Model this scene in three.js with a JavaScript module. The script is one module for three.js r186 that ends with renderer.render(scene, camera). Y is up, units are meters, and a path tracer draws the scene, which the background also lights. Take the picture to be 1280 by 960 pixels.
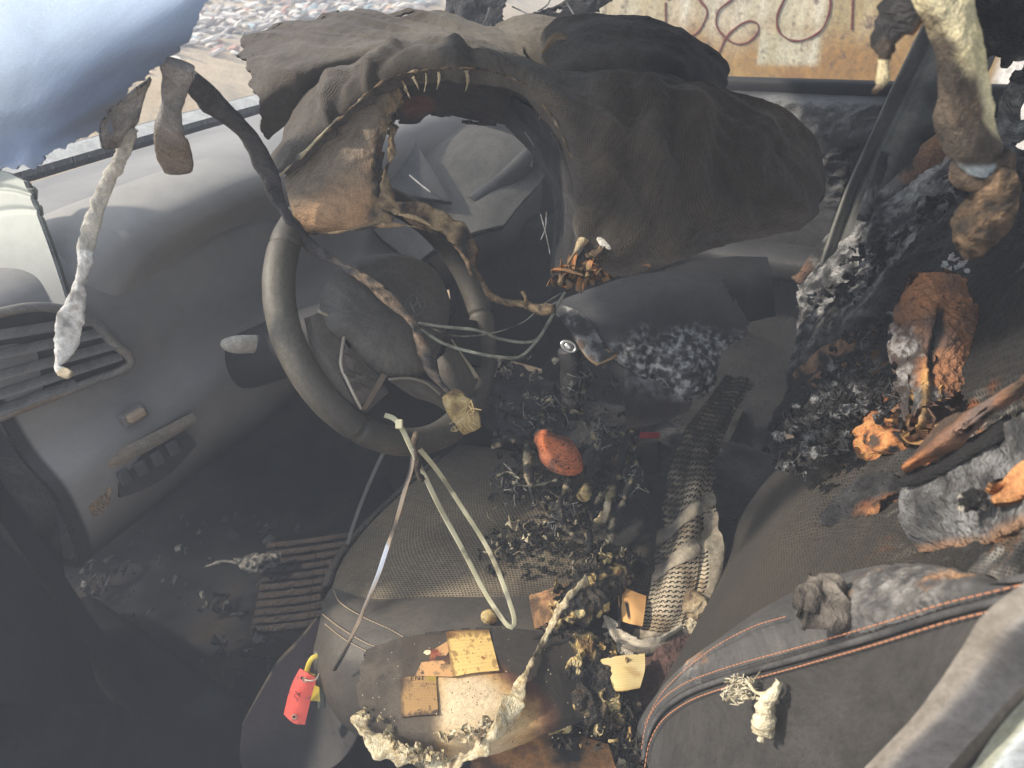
import * as THREE from 'three';
import { mergeGeometries } from 'three/addons/utils/BufferGeometryUtils.js';
import { RoundedBoxGeometry } from 'three/addons/geometries/RoundedBoxGeometry.js';

// ───────────────────────── camera, sky, sun, haze, exposure ─────────────────────────
const scene = new THREE.Scene();
const camera = new THREE.PerspectiveCamera(59.74, 4 / 3, 0.05, 200);
camera.position.set(0.70, 1.54, 0.68);
const R = d => d * Math.PI / 180;
camera.rotation.set(-R(34), R(34), 0, 'YXZ');
camera.rotateZ(-R(4.8));
camera.updateMatrixWorld(true);
camera.focus = 1.02; camera.userData.fStop = 7;

const SUN = new THREE.Vector3(-0.62, 0.66, 0.43).normalize();
{
  const W = 512, H = 256, d = new Float32Array(W * H * 4);
  for (let j = 0; j < H; j++) for (let i = 0; i < W; i++) {
    const el = (j + 0.5) / H * Math.PI - Math.PI / 2, az = (i + 0.5) / W * 2 * Math.PI - Math.PI;
    const y = Math.sin(el), v = new THREE.Vector3(Math.cos(el) * Math.cos(az), y, Math.cos(el) * Math.sin(az));
    const up = Math.max(0, y), s = Math.max(0, v.dot(SUN));
    const glow = 0.9 * Math.pow(s, 8) + 0.35 * Math.pow(s, 2);
    const k = y < 0 ? 0.35 : 1, o = (j * W + i) * 4;
    d[o] = k * (0.86 - 0.22 * Math.pow(up, 0.6) + glow); d[o + 1] = k * (0.88 - 0.18 * Math.pow(up, 0.6) + glow * 0.96); d[o + 2] = k * (0.90 - 0.08 * Math.pow(up, 0.6) + glow * 0.88); d[o + 3] = 1;
  }
  const sky = new THREE.DataTexture(d, W, H, THREE.RGBAFormat, THREE.FloatType);
  sky.mapping = THREE.EquirectangularReflectionMapping; sky.magFilter = sky.minFilter = THREE.LinearFilter; sky.needsUpdate = true;
  scene.background = sky; scene.environment = sky; scene.environmentIntensity = 1; scene.backgroundIntensity = 1;
}
const sun = new THREE.DirectionalLight(0xfff0dc, 4.2);
sun.position.copy(SUN).multiplyScalar(10); sun.castShadow = true; sun.shadow.radius = 5;
Object.assign(sun.shadow.camera, { left: -8, right: 8, top: 8, bottom: -8, near: 0.5, far: 30 }); sun.shadow.mapSize.set(2048, 2048);
scene.add(sun, sun.target);
scene.fog = new THREE.FogExp2(0xd6e0f2, 0.064);

const renderer = new THREE.WebGLRenderer({ antialias: true });
renderer.toneMapping = THREE.LinearToneMapping; renderer.toneMappingExposure = 1.68;
renderer.shadowMap.enabled = true; renderer.outputColorSpace = THREE.SRGBColorSpace;

// ───────────────────────── survey helpers: where a sight line meets a plane or a depth ─────────────────────────
const V = (x, y, z) => new THREE.Vector3(x, y, z);
const CQ = camera.quaternion.clone(), C0 = camera.position.clone(), F = 836;
const FW = V(0, 0, -1).applyQuaternion(CQ);
const dirOf = (px, py) => V((px - 640) / F, (480 - py) / F, -1).applyQuaternion(CQ);
const at = (px, py, d) => dirOf(px, py).multiplyScalar(d).add(C0);
const onPlane = (px, py, n, p0) => { const r = dirOf(px, py); const t = p0.clone().sub(C0).dot(n) / r.dot(n); return r.multiplyScalar(t).add(C0); };
const AX = { x: V(1, 0, 0), y: V(0, 1, 0), z: V(0, 0, 1) };
const onX = (px, py, v) => onPlane(px, py, AX.x, V(v, 0, 0));
const onY = (px, py, v) => onPlane(px, py, AX.y, V(0, v, 0));
const onZ = (px, py, v) => onPlane(px, py, AX.z, V(0, 0, v));
const P3 = p => p.isVector3 ? p : at(p[0], p[1], p[2]);

// ───────────────────────── noise ─────────────────────────
let seed = 7; const rnd = () => { seed = (seed * 1664525 + 1013904223) >>> 0; return seed / 4294967296; };
const rr = (a, b) => a + (b - a) * rnd();
const PERM = new Uint8Array(512); { const p = [...Array(256).keys()]; for (let i = 255; i > 0; i--) { const j = Math.floor(rnd() * (i + 1)); [p[i], p[j]] = [p[j], p[i]]; } for (let i = 0; i < 512; i++) PERM[i] = p[i & 255]; }
const GR = []; for (let i = 0; i < 256; i++) GR.push(rr(-1, 1));
function vn(x, y, z) {                                       // value noise, -1..1
  const X = Math.floor(x), Y = Math.floor(y), Z = Math.floor(z); x -= X; y -= Y; z -= Z;
  const u = x * x * (3 - 2 * x), v = y * y * (3 - 2 * y), w = z * z * (3 - 2 * z);
  const h = (i, j, k) => GR[PERM[(PERM[(PERM[(X + i) & 255] + Y + j) & 255] + Z + k) & 255]];
  const l = (a, b, t) => a + (b - a) * t;
  return l(l(l(h(0, 0, 0), h(1, 0, 0), u), l(h(0, 1, 0), h(1, 1, 0), u), v), l(l(h(0, 0, 1), h(1, 0, 1), u), l(h(0, 1, 1), h(1, 1, 1), u), v), w);
}
function fbm(p, f, o = 4, s = 0) { let a = 0, g = 0.55, x = p.x * f + s * 17.3, y = p.y * f + s * 5.1, z = p.z * f - s * 9.7; for (let i = 0; i < o; i++) { a += g * vn(x, y, z); x = x * 2.03 + 3.1; y = y * 2.03 + 1.7; z = z * 2.03 + 5.3; g *= 0.5; } return a; }
const ridge = (p, f, o, s) => 1 - 2 * Math.abs(fbm(p, f, o, s));
const clamp = (x, a = 0, b = 1) => Math.min(b, Math.max(a, x));
const sstep = (a, b, x) => { const t = clamp((x - a) / (b - a)); return t * t * (3 - 2 * t); };
const mix3 = (a, b, t) => [a[0] + (b[0] - a[0]) * t, a[1] + (b[1] - a[1]) * t, a[2] + (b[2] - a[2]) * t];
// albedo palette, linear
const K = {
  soot: [0.016, 0.017, 0.019], char: [0.008, 0.008, 0.009], dkgrey: [0.04, 0.042, 0.046], grey: [0.09, 0.09, 0.092], dust: [0.17, 0.165, 0.155], dustbrown: [0.16, 0.125, 0.09],
  brown: [0.075, 0.05, 0.034], tan: [0.24, 0.175, 0.10], cream: [0.56, 0.49, 0.33], pale: [0.7, 0.67, 0.58], orange: [0.46, 0.185, 0.065], rust: [0.22, 0.08, 0.03], ash: [0.26, 0.27, 0.28], ashlt: [0.42, 0.43, 0.43],
};
const mottle = (stops, f = 12, s = 0, o = 5, gain = 1.3) => (u, v, p) => { let t = clamp(0.5 + gain * fbm(p, f, o, s)) * (stops.length - 1); const i = Math.min(stops.length - 2, Math.floor(t)); return mix3(stops[i], stops[i + 1], t - i); };
const flat = c => () => c;

// ───────────────────────── textures ─────────────────────────
function dataTex(n, fn, srgb = false) {
  const d = new Uint8Array(n * n * 4);
  for (let j = 0; j < n; j++) for (let i = 0; i < n; i++) { const c = fn(i / n, j / n, i, j), o = (j * n + i) * 4; d[o] = 255 * clamp(c[0]); d[o + 1] = 255 * clamp(c[1]); d[o + 2] = 255 * clamp(c[2]); d[o + 3] = 255; }
  const t = new THREE.DataTexture(d, n, n); t.wrapS = t.wrapT = THREE.RepeatWrapping; t.magFilter = THREE.LinearFilter; t.minFilter = THREE.LinearMipmapLinearFilter; t.generateMipmaps = true; if (srgb) t.colorSpace = THREE.SRGBColorSpace; t.needsUpdate = true; return t;
}
const tile = (u, v, f, s) => { const a = u * 2 * Math.PI, b = v * 2 * Math.PI, r = f / 6.283; return fbm(V(Math.cos(a) * r + 3 + s, Math.sin(a) * r + Math.cos(b) * r * 0.618, Math.sin(b) * r + 7), 1, 3, s); };
const speck = new Float32Array(512 * 512); for (let i = 0; i < 2600; i++) { const k = Math.floor(rnd() * 512 * 512), v = rr(0.2, 1); speck[k] = v; if (rnd() < 0.35) speck[(k + 1) % speck.length] = v * 0.7; if (rnd() < 0.2) speck[(k + 512) % speck.length] = v * 0.6; }
const grit = dataTex(512, (u, v, i, j) => { const g = 0.6 + 0.16 * tile(u, v, 26, 1) + 0.30 * (rnd() - 0.5) + 0.20 * tile(u, v, 110, 2) + 0.38 * speck[j * 512 + i]; return [g, g * 0.995, g * 0.98]; });
const gritFine = dataTex(512, (u, v, i, j) => { const g = 0.6 + 0.05 * tile(u, v, 26, 1) + 0.10 * (rnd() - 0.5) + 0.3 * speck[j * 512 + i] * speck[j * 512 + i]; return [g, g * 0.995, g * 0.98]; });
const gritBump = dataTex(512, (u, v, i, j) => { const g = 0.5 + 0.3 * tile(u, v, 60, 3) + 0.35 * (rnd() - 0.5) + 0.3 * speck[j * 512 + i]; return [g, g, g]; });
const crackBump = dataTex(512, (u, v) => { const g = 1 - Math.abs(tile(u, v, 40, 5)) * 2.2; const h = 1 - Math.abs(tile(u, v, 100, 6)) * 2; return [0.6 * g + 0.4 * h, 0.6 * g + 0.4 * h, 0.6 * g + 0.4 * h]; });
const weave = dataTex(128, (u, v) => { const a = Math.floor(u * 8), b = Math.floor(v * 8), fu = u * 8 % 1, fv = v * 8 % 1, o = (b % 2) * 0.5; const x = ((u * 8 + o) % 1) - 0.5, y = fv - 0.5; const d = Math.hypot(x, y * 0.9); const k = d < 0.27 ? 0.14 : 0.75 + 0.15 * vn(a * 3.1, b * 2.7, 1); return [k, k * 0.95, k * 0.84]; });
const clothBump = dataTex(512, (u, v, i, j) => { const a = Math.sin(u * 2 * Math.PI * 96) * Math.sin(v * 2 * Math.PI * 96); const g = 0.5 + 0.22 * a + 0.35 * (rnd() - 0.5) + 0.3 * tile(u, v, 50, 4); return [g, g, g]; });
const weaveBump = dataTex(128, (u, v) => { const fv = v * 8 % 1, o = (Math.floor(v * 8) % 2) * 0.5; const x = ((u * 8 + o) % 1) - 0.5, y = fv - 0.5; const d = Math.hypot(x, y); return Array(3).fill(d < 0.3 ? 0.1 : 0.9); });
const canvasTex = (w, h, draw) => { const c = document.createElement('canvas'); c.width = w; c.height = h; const g = c.getContext('2d'); draw(g, w, h); const t = new THREE.CanvasTexture(c); t.colorSpace = THREE.SRGBColorSpace; t.anisotropy = 8; return t; };
const withRep = (t, r) => { const c = t.clone(); c.repeat.set(r, r); c.needsUpdate = true; return c; };

// materials: colour is 1/0.62 so that the grit map averages to the vertex colour
const matCache = {};
function mat(o = {}) {
  const key = JSON.stringify([o.rough, o.metal, o.bump, o.kind, o.rep, o.sheen, o.coat, o.trans, o.plain, o.spec]);
  if (matCache[key]) return matCache[key];
  const rep = o.rep ?? 2;
  const p = { color: new THREE.Color().setRGB(1.62, 1.62, 1.62), vertexColors: true, roughness: o.rough ?? 0.9, metalness: o.metal ?? 0, side: THREE.DoubleSide };
  if (!o.plain) { p.map = o.kind === 'weave' ? withRep(weave, rep) : o.kind === 'fine' ? withRep(gritFine, rep) : withRep(grit, rep); p.bumpMap = o.kind === 'cloth' ? withRep(clothBump, rep) : o.kind === 'weave' ? withRep(weaveBump, rep) : o.kind === 'crack' ? withRep(crackBump, rep) : withRep(gritBump, rep); p.bumpScale = o.bump ?? 0.0006; }
  else p.color.setRGB(1, 1, 1);
  const m = new THREE.MeshPhysicalMaterial(p);
  if (o.spec !== undefined) m.specularIntensity = o.spec;
  if (o.sheen) { m.sheen = o.sheen; m.sheenRoughness = 0.7; m.sheenColor.setRGB(0.8, 0.82, 0.88); }
  if (o.coat) { m.clearcoat = o.coat; m.clearcoatRoughness = 0.25; }
  if (o.trans) { m.transmission = o.trans; m.thickness = 0; }
  return matCache[key] = m;
}
const colorMat = (rgb, rough = 0.6, metal = 0) => new THREE.MeshStandardMaterial({ color: new THREE.Color().setRGB(...rgb), roughness: rough, metalness: metal, side: THREE.DoubleSide });

// ───────────────────────── geometry builders ─────────────────────────
const spl = (pts) => pts.length === 2 ? new THREE.LineCurve3(pts[0], pts[1]) : new THREE.CatmullRomCurve3(pts, false, 'centripetal');
const even = (pts, n) => { const c = spl(pts); return Array.from({ length: n + 1 }, (_, i) => c.getPoint(i / n)); };
/** A skin through several curves, with noise relief, torn edges, thickness and per-vertex albedo. */
function loft(rows, o = {}) {
  const nu = o.nu ?? 80, nv = o.nv ?? 60, W = nu + 1, H = nv + 1, th = o.thick ?? 0.003;
  const cs = rows.map(r => even(r.map(P3), nu));
  const g = new Array(W * H);
  for (let i = 0; i <= nu; i++) { const c = spl(cs.map(r => r[i])); for (let j = 0; j <= nv; j++) g[j * W + i] = c.getPoint(j / nv); }
  const normals = () => { const N = new Array(W * H); for (let j = 0; j < H; j++) for (let i = 0; i < W; i++) { const a = g[j * W + Math.max(0, i - 1)], b = g[j * W + Math.min(nu, i + 1)], c = g[Math.max(0, j - 1) * W + i], e = g[Math.min(nv, j + 1) * W + i]; const n = b.clone().sub(a).cross(e.clone().sub(c)); if (n.lengthSq() < 1e-16) n.copy(N[(j * W + i) - 1] || V(0, 1, 0)); N[j * W + i] = n.normalize(); } return N; };
  let N = normals(), s = 0;
  for (let k = 0; k < W * H; k += 7) s += N[k].dot((o.facing ?? C0).clone().sub(o.facing ? V(0, 0, 0) : g[k])) > 0 ? 1 : -1;
  const flip = s < 0; if (flip) N.forEach(n => n.negate());
  if (o.relief) { for (let j = 0; j < H; j++) for (let i = 0; i < W; i++) { const k = j * W + i; g[k] = g[k].clone().addScaledVector(N[k], o.relief(i / nu, j / nv, g[k])); } N = normals(); if (flip) N.forEach(n => n.negate()); }
  let lu = 0, lv = 0; const mj = Math.floor(H / 2), mi = Math.floor(W / 2);
  for (let i = 0; i < nu; i++) lu += g[mj * W + i].distanceTo(g[mj * W + i + 1]); for (let j = 0; j < nv; j++) lv += g[j * W + mi].distanceTo(g[(j + 1) * W + mi]);
  if (o.unitUV) lu = lv = 1;
  const keep = (i, j) => !o.hole || !o.hole((i + 0.5) / nu, (j + 0.5) / nv, g[j * W + i]);
  const kept = new Uint8Array(nu * nv); for (let j = 0; j < nv; j++) for (let i = 0; i < nu; i++) kept[j * nu + i] = keep(i, j) ? 1 : 0;
  const pos = [], uv = [], col = [], nor = [], idx = [];
  const colf = o.color ?? flat(K.grey), backf = o.back ?? colf;
  for (let side = 0; side < (th > 0 ? 2 : 1); side++) for (let j = 0; j < H; j++) for (let i = 0; i < W; i++) {
    const k = j * W + i, p = g[k].clone().addScaledVector(N[k], side ? -th : 0); pos.push(p.x, p.y, p.z); uv.push(i / nu * lu, j / nv * lv); nor.push(N[k].x * (side ? -1 : 1), N[k].y * (side ? -1 : 1), N[k].z * (side ? -1 : 1));
    col.push(...(side ? backf : colf)(i / nu, j / nv, g[k]), 1);
  }
  const B = W * H, q = (a, b, c, d, f) => f ? idx.push(a, c, b, a, d, c) : idx.push(a, b, c, a, c, d);
  for (let j = 0; j < nv; j++) for (let i = 0; i < nu; i++) if (kept[j * nu + i]) {
    const a = j * W + i, b = a + 1, c = b + W, d = a + W; q(a, b, c, d, flip);
    if (th > 0) {
      q(a + B, b + B, c + B, d + B, !flip);
      if (!(j > 0 && kept[(j - 1) * nu + i])) q(a, b, b + B, a + B, !flip); if (!(j < nv - 1 && kept[(j + 1) * nu + i])) q(d, c, c + B, d + B, flip);
      if (!(i > 0 && kept[j * nu + i - 1])) q(a, d, d + B, a + B, flip); if (!(i < nu - 1 && kept[j * nu + i + 1])) q(b, c, c + B, b + B, !flip);
    }
  }
  const G = new THREE.BufferGeometry();
  G.setAttribute('position', new THREE.Float32BufferAttribute(pos, 3)); G.setAttribute('normal', new THREE.Float32BufferAttribute(nor, 3)); G.setAttribute('uv', new THREE.Float32BufferAttribute(uv, 2)); G.setAttribute('color', new THREE.Float32BufferAttribute(col, 4)); G.setIndex(idx);
  if (o.hole && th > 0) return G;
  return G;
}
/** A tube along points whose radius and section vary: cords, ribs, rolls, charred strands. rx, ry are half widths. */
function rope(pts, rx, o = {}) {
  const c = spl(pts.map(P3)), len = c.getLength(), n = o.n ?? Math.max(8, Math.min(260, Math.round(len / (o.step ?? 0.006)))), m = o.m ?? 10;
  const fx = typeof rx === 'function' ? rx : () => rx, fy = o.ry === undefined ? fx : typeof o.ry === 'function' ? o.ry : () => o.ry;
  const fr = c.computeFrenetFrames(n, false), pos = [], uv = [], col = [], idx = [], colf = o.color ?? flat(K.grey);
  let toC = null;
  for (let i = 0; i <= n; i++) {
    const t = i / n, p = c.getPointAt(t), T = fr.tangents[i];
    let nx, ny;
    if (o.flat) { const v = (o.facing ?? C0.clone().sub(p)).clone().normalize(); nx = T.clone().cross(v).normalize(); ny = nx.clone().cross(T).normalize(); const a = o.twist ? o.twist(t) : 0; const x2 = nx.clone().multiplyScalar(Math.cos(a)).addScaledVector(ny, Math.sin(a)); ny = nx.clone().multiplyScalar(-Math.sin(a)).addScaledVector(ny, Math.cos(a)); nx = x2; }
    else { nx = fr.normals[i]; ny = fr.binormals[i]; }
    for (let k = 0; k <= m; k++) {
      const a = k / m * 2 * Math.PI, e = o.square ? 0.5 : 1, ca = Math.sign(Math.cos(a)) * Math.abs(Math.cos(a)) ** e, sa = Math.sign(Math.sin(a)) * Math.abs(Math.sin(a)) ** e;
      const q0 = p.clone().addScaledVector(nx, ca * fx(t)).addScaledVector(ny, sa * fy(t));
      const r = o.relief ? o.relief(t, k / m, q0) : 0, q = q0.add(q0.clone().sub(p).normalize().multiplyScalar(r));
      pos.push(q.x, q.y, q.z); uv.push(k / m * 2 * Math.PI * fx(0.5), t * len); col.push(...colf(t, k / m, q), 1);
    }
  }
  const M = m + 1; for (let i = 0; i < n; i++) for (let k = 0; k < m; k++) { const a = i * M + k; idx.push(a, a + 1, a + M + 1, a, a + M + 1, a + M); }
  for (const [row, f] of [[0, 1], [n, 0]]) { const b = row * M; for (let k = 1; k < m - 1; k++) f ? idx.push(b, b + k + 1, b + k) : idx.push(b, b + k, b + k + 1); }
  const G = new THREE.BufferGeometry(); G.setAttribute('position', new THREE.Float32BufferAttribute(pos, 3)); G.setAttribute('uv', new THREE.Float32BufferAttribute(uv, 2)); G.setAttribute('color', new THREE.Float32BufferAttribute(col, 4)); G.setIndex(idx); G.computeVertexNormals(); return G;
}
/** A lumpy mass (burnt foam, crust). */
function lump(center, size, o = {}) {
  const G = new THREE.IcosahedronGeometry(1, o.detail ?? 24); const p = G.attributes.position, col = [], c = P3(center), q = o.rot ? new THREE.Quaternion().setFromEuler(new THREE.Euler(...o.rot)) : o.quat ?? new THREE.Quaternion(), colf = o.color ?? flat(K.grey);
  for (let i = 0; i < p.count; i++) {
    const d = V().fromBufferAttribute(p, i), w = V(d.x * size[0], d.y * size[1], d.z * size[2]); if (o.shape) o.shape(w, d); w.applyQuaternion(q); const W = w.clone().add(c);
    const k = o.relief ? o.relief(W, d) : (o.amp ?? 0.25) * fbm(W, o.f ?? 30, 4, o.s ?? 0); w.multiplyScalar(1 + k).add(c); p.setXYZ(i, w.x, w.y, w.z); col.push(...colf(0, 0, w), 1);
  }
  G.setAttribute('color', new THREE.Float32BufferAttribute(col, 4)); const u = G.attributes.uv; for (let i = 0; i < u.count; i++) u.setXY(i, p.getX(i) + p.getZ(i) * 0.6, p.getY(i) - p.getZ(i) * 0.5);
  G.deleteAttribute('normal'); G.computeVertexNormals(); return smooth(G);
}
function smooth(G) {                                          // shared normals for coincident corners
  const p = G.attributes.position, n = G.attributes.normal, m = new Map();
  for (let i = 0; i < p.count; i++) { const k = [p.getX(i), p.getY(i), p.getZ(i)].map(x => Math.round(x * 1e5)).join(); const a = m.get(k) ?? V(0, 0, 0); a.add(V().fromBufferAttribute(n, i)); m.set(k, a); }
  for (let i = 0; i < p.count; i++) { const k = [p.getX(i), p.getY(i), p.getZ(i)].map(x => Math.round(x * 1e5)).join(); const a = m.get(k).clone().normalize(); n.setXYZ(i, a.x, a.y, a.z); }
  return G;
}
function tint(G, c) { const n = G.attributes.position.count, a = new Float32Array(n * 4), f = typeof c === 'function' ? c : flat(c), p = G.attributes.position; for (let i = 0; i < n; i++) { const k = f(0, 0, V().fromBufferAttribute(p, i)); a.set([...k, 1], i * 4); } G.setAttribute('color', new THREE.BufferAttribute(a, 4)); return G; }
function boxG(w, h, d, r, c) { const G = tint(new RoundedBoxGeometry(w, h, d, 3, r), c ?? K.grey); return G; }
/** A small curled, crumpled flake between four corners. */
function flake(c, sx, sy, o = {}) {
  const q = new THREE.Quaternion().setFromEuler(new THREE.Euler(...(o.rot ?? [rr(-0.9, 0.9), rr(0, 6.28), rr(-0.9, 0.9)]))), s = rnd() * 50, ce = P3(c), bend = o.bend ?? rr(-1.6, 1.6), n = o.n ?? 5, cr = o.cr ?? 0.35;
  const L = (u, v) => V((u - 0.5) * sx, bend * sx * (u - 0.5) * (u - 0.5) + cr * sx * vn(u * 3 + s, v * 3, s), (v - 0.5) * sy * (0.7 + 0.4 * vn(u * 2.5, s, 1))).applyQuaternion(q).add(ce);
  const rows = []; for (let j = 0; j <= 3; j++) rows.push([0, 0.33, 0.66, 1].map(u => L(u, j / 3)));
  return loft(rows, { nu: n, nv: n, thick: o.thick ?? 0.0015, color: o.color ?? flat(K.char) });
}
const merge = l => mergeGeometries(l.map(g => { const k = g.index ? g.toNonIndexed() : g; for (const a of Object.keys(k.attributes)) if (!['position', 'normal', 'uv', 'color'].includes(a)) k.deleteAttribute(a); return k; }));

// ───────────────────────── naming ─────────────────────────
const taken = {};
function numbered(n) { const k = taken[n] = (taken[n] ?? -1) + 1; return k ? `${n}_${String(k).padStart(3, '0')}` : n; }
function tag(o, label, category, group, kind) { Object.assign(o.userData, { label, category }); if (group) o.userData.group = group; if (kind) o.userData.kind = kind; return o; }
function thing(name, label, category, p = V(0, 0, 0), group) { const g = new THREE.Group(); g.name = numbered(name); g.position.copy(p); scene.add(g); return tag(g, label, category, group); }
function obj(name, G, m, parent = scene, label) {
  const o = new THREE.Mesh(Array.isArray(G) ? merge(G) : G, m); o.name = parent === scene ? numbered(name) : name; o.castShadow = o.receiveShadow = true;
  if (parent !== scene) { let w = V(0, 0, 0); for (let p = parent; p && p !== scene; p = p.parent) w.add(p.position); if (w.lengthSq() && !o.geometry.userData.local) o.geometry.translate(-w.x, -w.y, -w.z); }
  parent.add(o); if (label) o.userData.label = label; return o;
}
function structure(name, G, m) { const o = obj(name, G, m); o.userData.kind = 'structure'; return o; }
const stuff = (o) => { o.userData.kind = 'stuff'; return o; };
const solo = (name, G, m, label, category, group) => tag(obj(name, G, m), label, category, group);
const M = {
  soot: mat({ rough: 0.97, spec: 0.3 }), black: mat({ rough: 1, spec: 0.12, rep: 1.5 }), cloth: mat({ rough: 0.97, sheen: 0.4, bump: 0.0035, rep: 2.6, kind: 'cloth' }), plastic: mat({ rough: 0.66, bump: 0.0007, rep: 2.2 }), leather: mat({ rough: 0.6, bump: 0.0006, rep: 3 }), crack: mat({ rough: 0.85, kind: 'crack', bump: 0.004, rep: 3 }),
  ash: mat({ rough: 1, kind: 'crack', bump: 0.005, rep: 4 }), foam: mat({ rough: 1, bump: 0.004, rep: 2.4 }), weave: mat({ rough: 0.95, kind: 'weave', bump: 0.0012, rep: 36 }), weaveFine: mat({ rough: 0.95, kind: 'weave', bump: 0.0012, rep: 26 }), plain: mat({ plain: 1, rough: 0.7 }), glossy: mat({ plain: 1, rough: 0.35 }), metal: mat({ plain: 1, rough: 0.32, metal: 0.9 }),
};

// ───────────────────────── setting: ground, sand bank, rubble, wall ─────────────────────────
structure('ground', loft([[V(-14, -0.02, -12), V(9, -0.02, -12)], [V(-14, 0, 0), V(9, 0, 0)], [V(-14, 0, 8), V(9, 0, 8)]], { nu: 60, nv: 60, thick: 0, relief: (u, v, p) => 0.02 * fbm(p, 1.5, 4), color: mottle([[0.34, 0.25, 0.15], [0.42, 0.33, 0.22]], 2, 1), facing: V(0, 1, 0) }), mat({ rough: 1, bump: 0.004, rep: 1 }));
const bankH = (x, z) => -0.03 + 1.0 * sstep(-2.4, -5.2, x) + 1.5 * sstep(-5.0, -9.5, x) + 0.05 * vn(x * 1.3, 2, z * 1.3);
{
  const rows = []; for (let i = 0; i <= 16; i++) { const x = -1.9 - i * 0.6; rows.push(Array.from({ length: 15 }, (_, k) => V(x, bankH(x, -10 + k), -10 + k))); }
  structure('sand_bank', loft(rows, { nu: 140, nv: 140, thick: 0, facing: V(0, 1, 0), relief: (u, v, p) => 0.03 * fbm(p, 3, 4), color: mottle([[0.40, 0.30, 0.17], [0.50, 0.40, 0.25], [0.36, 0.29, 0.2]], 1.6, 3) }), mat({ rough: 1, bump: 0.004, rep: 1 }));
  const st = new THREE.DodecahedronGeometry(1, 0), N = 9500, im = new THREE.InstancedMesh(st, new THREE.MeshStandardMaterial({ color: 0xffffff, roughness: 0.95 }), N), m4 = new THREE.Matrix4(), q = new THREE.Quaternion(), c = new THREE.Color();
  for (let i = 0; i < N; i++) {
    const x = rr(-10.5, -4.75 + 0.25 * Math.sin(i)), z = rr(-9.5, 2), s = rr(0.018, 0.05);
    q.setFromEuler(new THREE.Euler(rr(-0.5, 0.5), rr(-0.4, 1.0), rr(-0.3, 0.5))); m4.compose(V(x, bankH(x, z) + s * 0.4, z), q, V(s * rr(1.2, 3.2), s * rr(0.3, 0.6), s * rr(0.6, 1.0))); im.setMatrixAt(i, m4);
    const k = rnd(); const b = rr(0.28, 0.7); im.setColorAt(i, k < 0.72 ? c.setRGB(b, b * 0.95, b * 0.86) : k < 0.88 ? c.setRGB(0.16, 0.14, 0.12) : k < 0.94 ? c.setRGB(b * 0.6, b * 0.8, b * 0.85) : c.setRGB(b, b * 0.62, b * 0.5));
  }
  im.name = 'rubble'; stuff(im); im.castShadow = im.receiveShadow = true; scene.add(im); tag(im, 'bank of pale broken stones strewn beyond the empty windscreen', 'rubble', null, 'stuff');
}
{ // rusty painted wall beyond the far window
  const wall = thing('painted_wall', 'rust stained pale wall with brown red writing beyond the far window', 'wall', V(1.2, 0, -2.6));
  const rects = [[0.02, 0.42, 1.0, 1.6], [-0.62, -0.12, 1.0, 1.7], [0.7, 2.0, 0.9, 1.7]];
  const wcol = (u, v, p) => {
    const n = fbm(p, 3.2, 5, 2), n2 = fbm(p, 40, 3, 4), drip = fbm(V(p.x * 14, p.y * 1.1, 0), 1, 3, 8);
    let white = sstep(0.98, 1.16, p.y + 0.09 * n) * (0.55 + 0.5 * clamp(0.5 + drip)) * sstep(0.62, 0.1, p.x + 0.22 * n);
    white = Math.max(white, sstep(0.97, 1.0, p.y) * sstep(-0.09, -0.075, p.x) * sstep(0.19, 0.14, p.x) * sstep(1.25, 1.05, p.y) * 0.95);
    white = Math.max(white, sstep(0.78, 0.82, p.x) * 1.0);
    white = clamp(white - 0.45 * sstep(0.15, 0.5, drip) * sstep(0.8, 1.15, p.y));
    let c = mix3(mix3([0.30, 0.17, 0.05], [0.40, 0.27, 0.10], clamp(0.5 + n)), [0.2, 0.08, 0.035], clamp(0.9 * sstep(0.12, 0.5, fbm(p, 5, 4, 9))));
    c = mix3(c, p.x > 0.78 ? [0.8, 0.8, 0.78] : mix3([0.62, 0.62, 0.52], [0.38, 0.35, 0.2], clamp(0.5 + 1.2 * fbm(V(p.x * 9, p.y * 1.4, 1), 1, 4, 3))), white);
    return mix3(c, [0.12, 0.08, 0.06], 0.8 * sstep(0.3, 0.5, n2) + 0.35 * sstep(0.1, 0.35, fbm(p, 90, 2, 6)));
  };
  obj('wall_face', loft([[V(-1.0, 2.6, -2.6), V(3.8, 2.6, -2.6)], [V(-1.0, -0.05, -2.6), V(3.8, -0.05, -2.6)]], { nu: 620, nv: 340, thick: 0.12, relief: (u, v, p) => 0.004 * fbm(p, 6, 3), color: wcol }), mat({ rough: 0.85, bump: 0.002, rep: 2 }), wall);
  const st = [[[832, 3], [832, 18], [832, 36]], [[835, 30], [842, 40], [856, 45], [870, 42], [880, 28], [884, 14], [877, 3], [862, -12], [845, -12], [834, 0]],
    [[930, -18], [914, 0], [899, 12], [895, 25], [897, 35], [903, 43], [914, 52], [926, 55], [939, 50], [948, 38], [947, 30], [939, 26], [928, 29], [916, 38], [907, 48], [899, 66], [896, 74]],
    [[1012, -26], [990, -14], [976, 8], [971, 24], [974, 39], [984, 48], [996, 51], [1012, 47], [1026, 38], [1036, 18], [1038, 0], [1030, -18], [1012, -26]], [[1067, -24], [1066, 5], [1065, 37]]];
  const lm = colorMat([0.13, 0.02, 0.014], 0.8);
  st.forEach(s => obj('painted_letter', rope(s.map(a => onZ(a[0], a[1], -2.596)), t => 0.0042 + 0.0016 * vn(t * 23, 1, s.length), { ry: 0.0025, flat: 1, facing: V(0, 0, 1), step: 0.008, m: 8 }), lm, wall));
}

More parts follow.
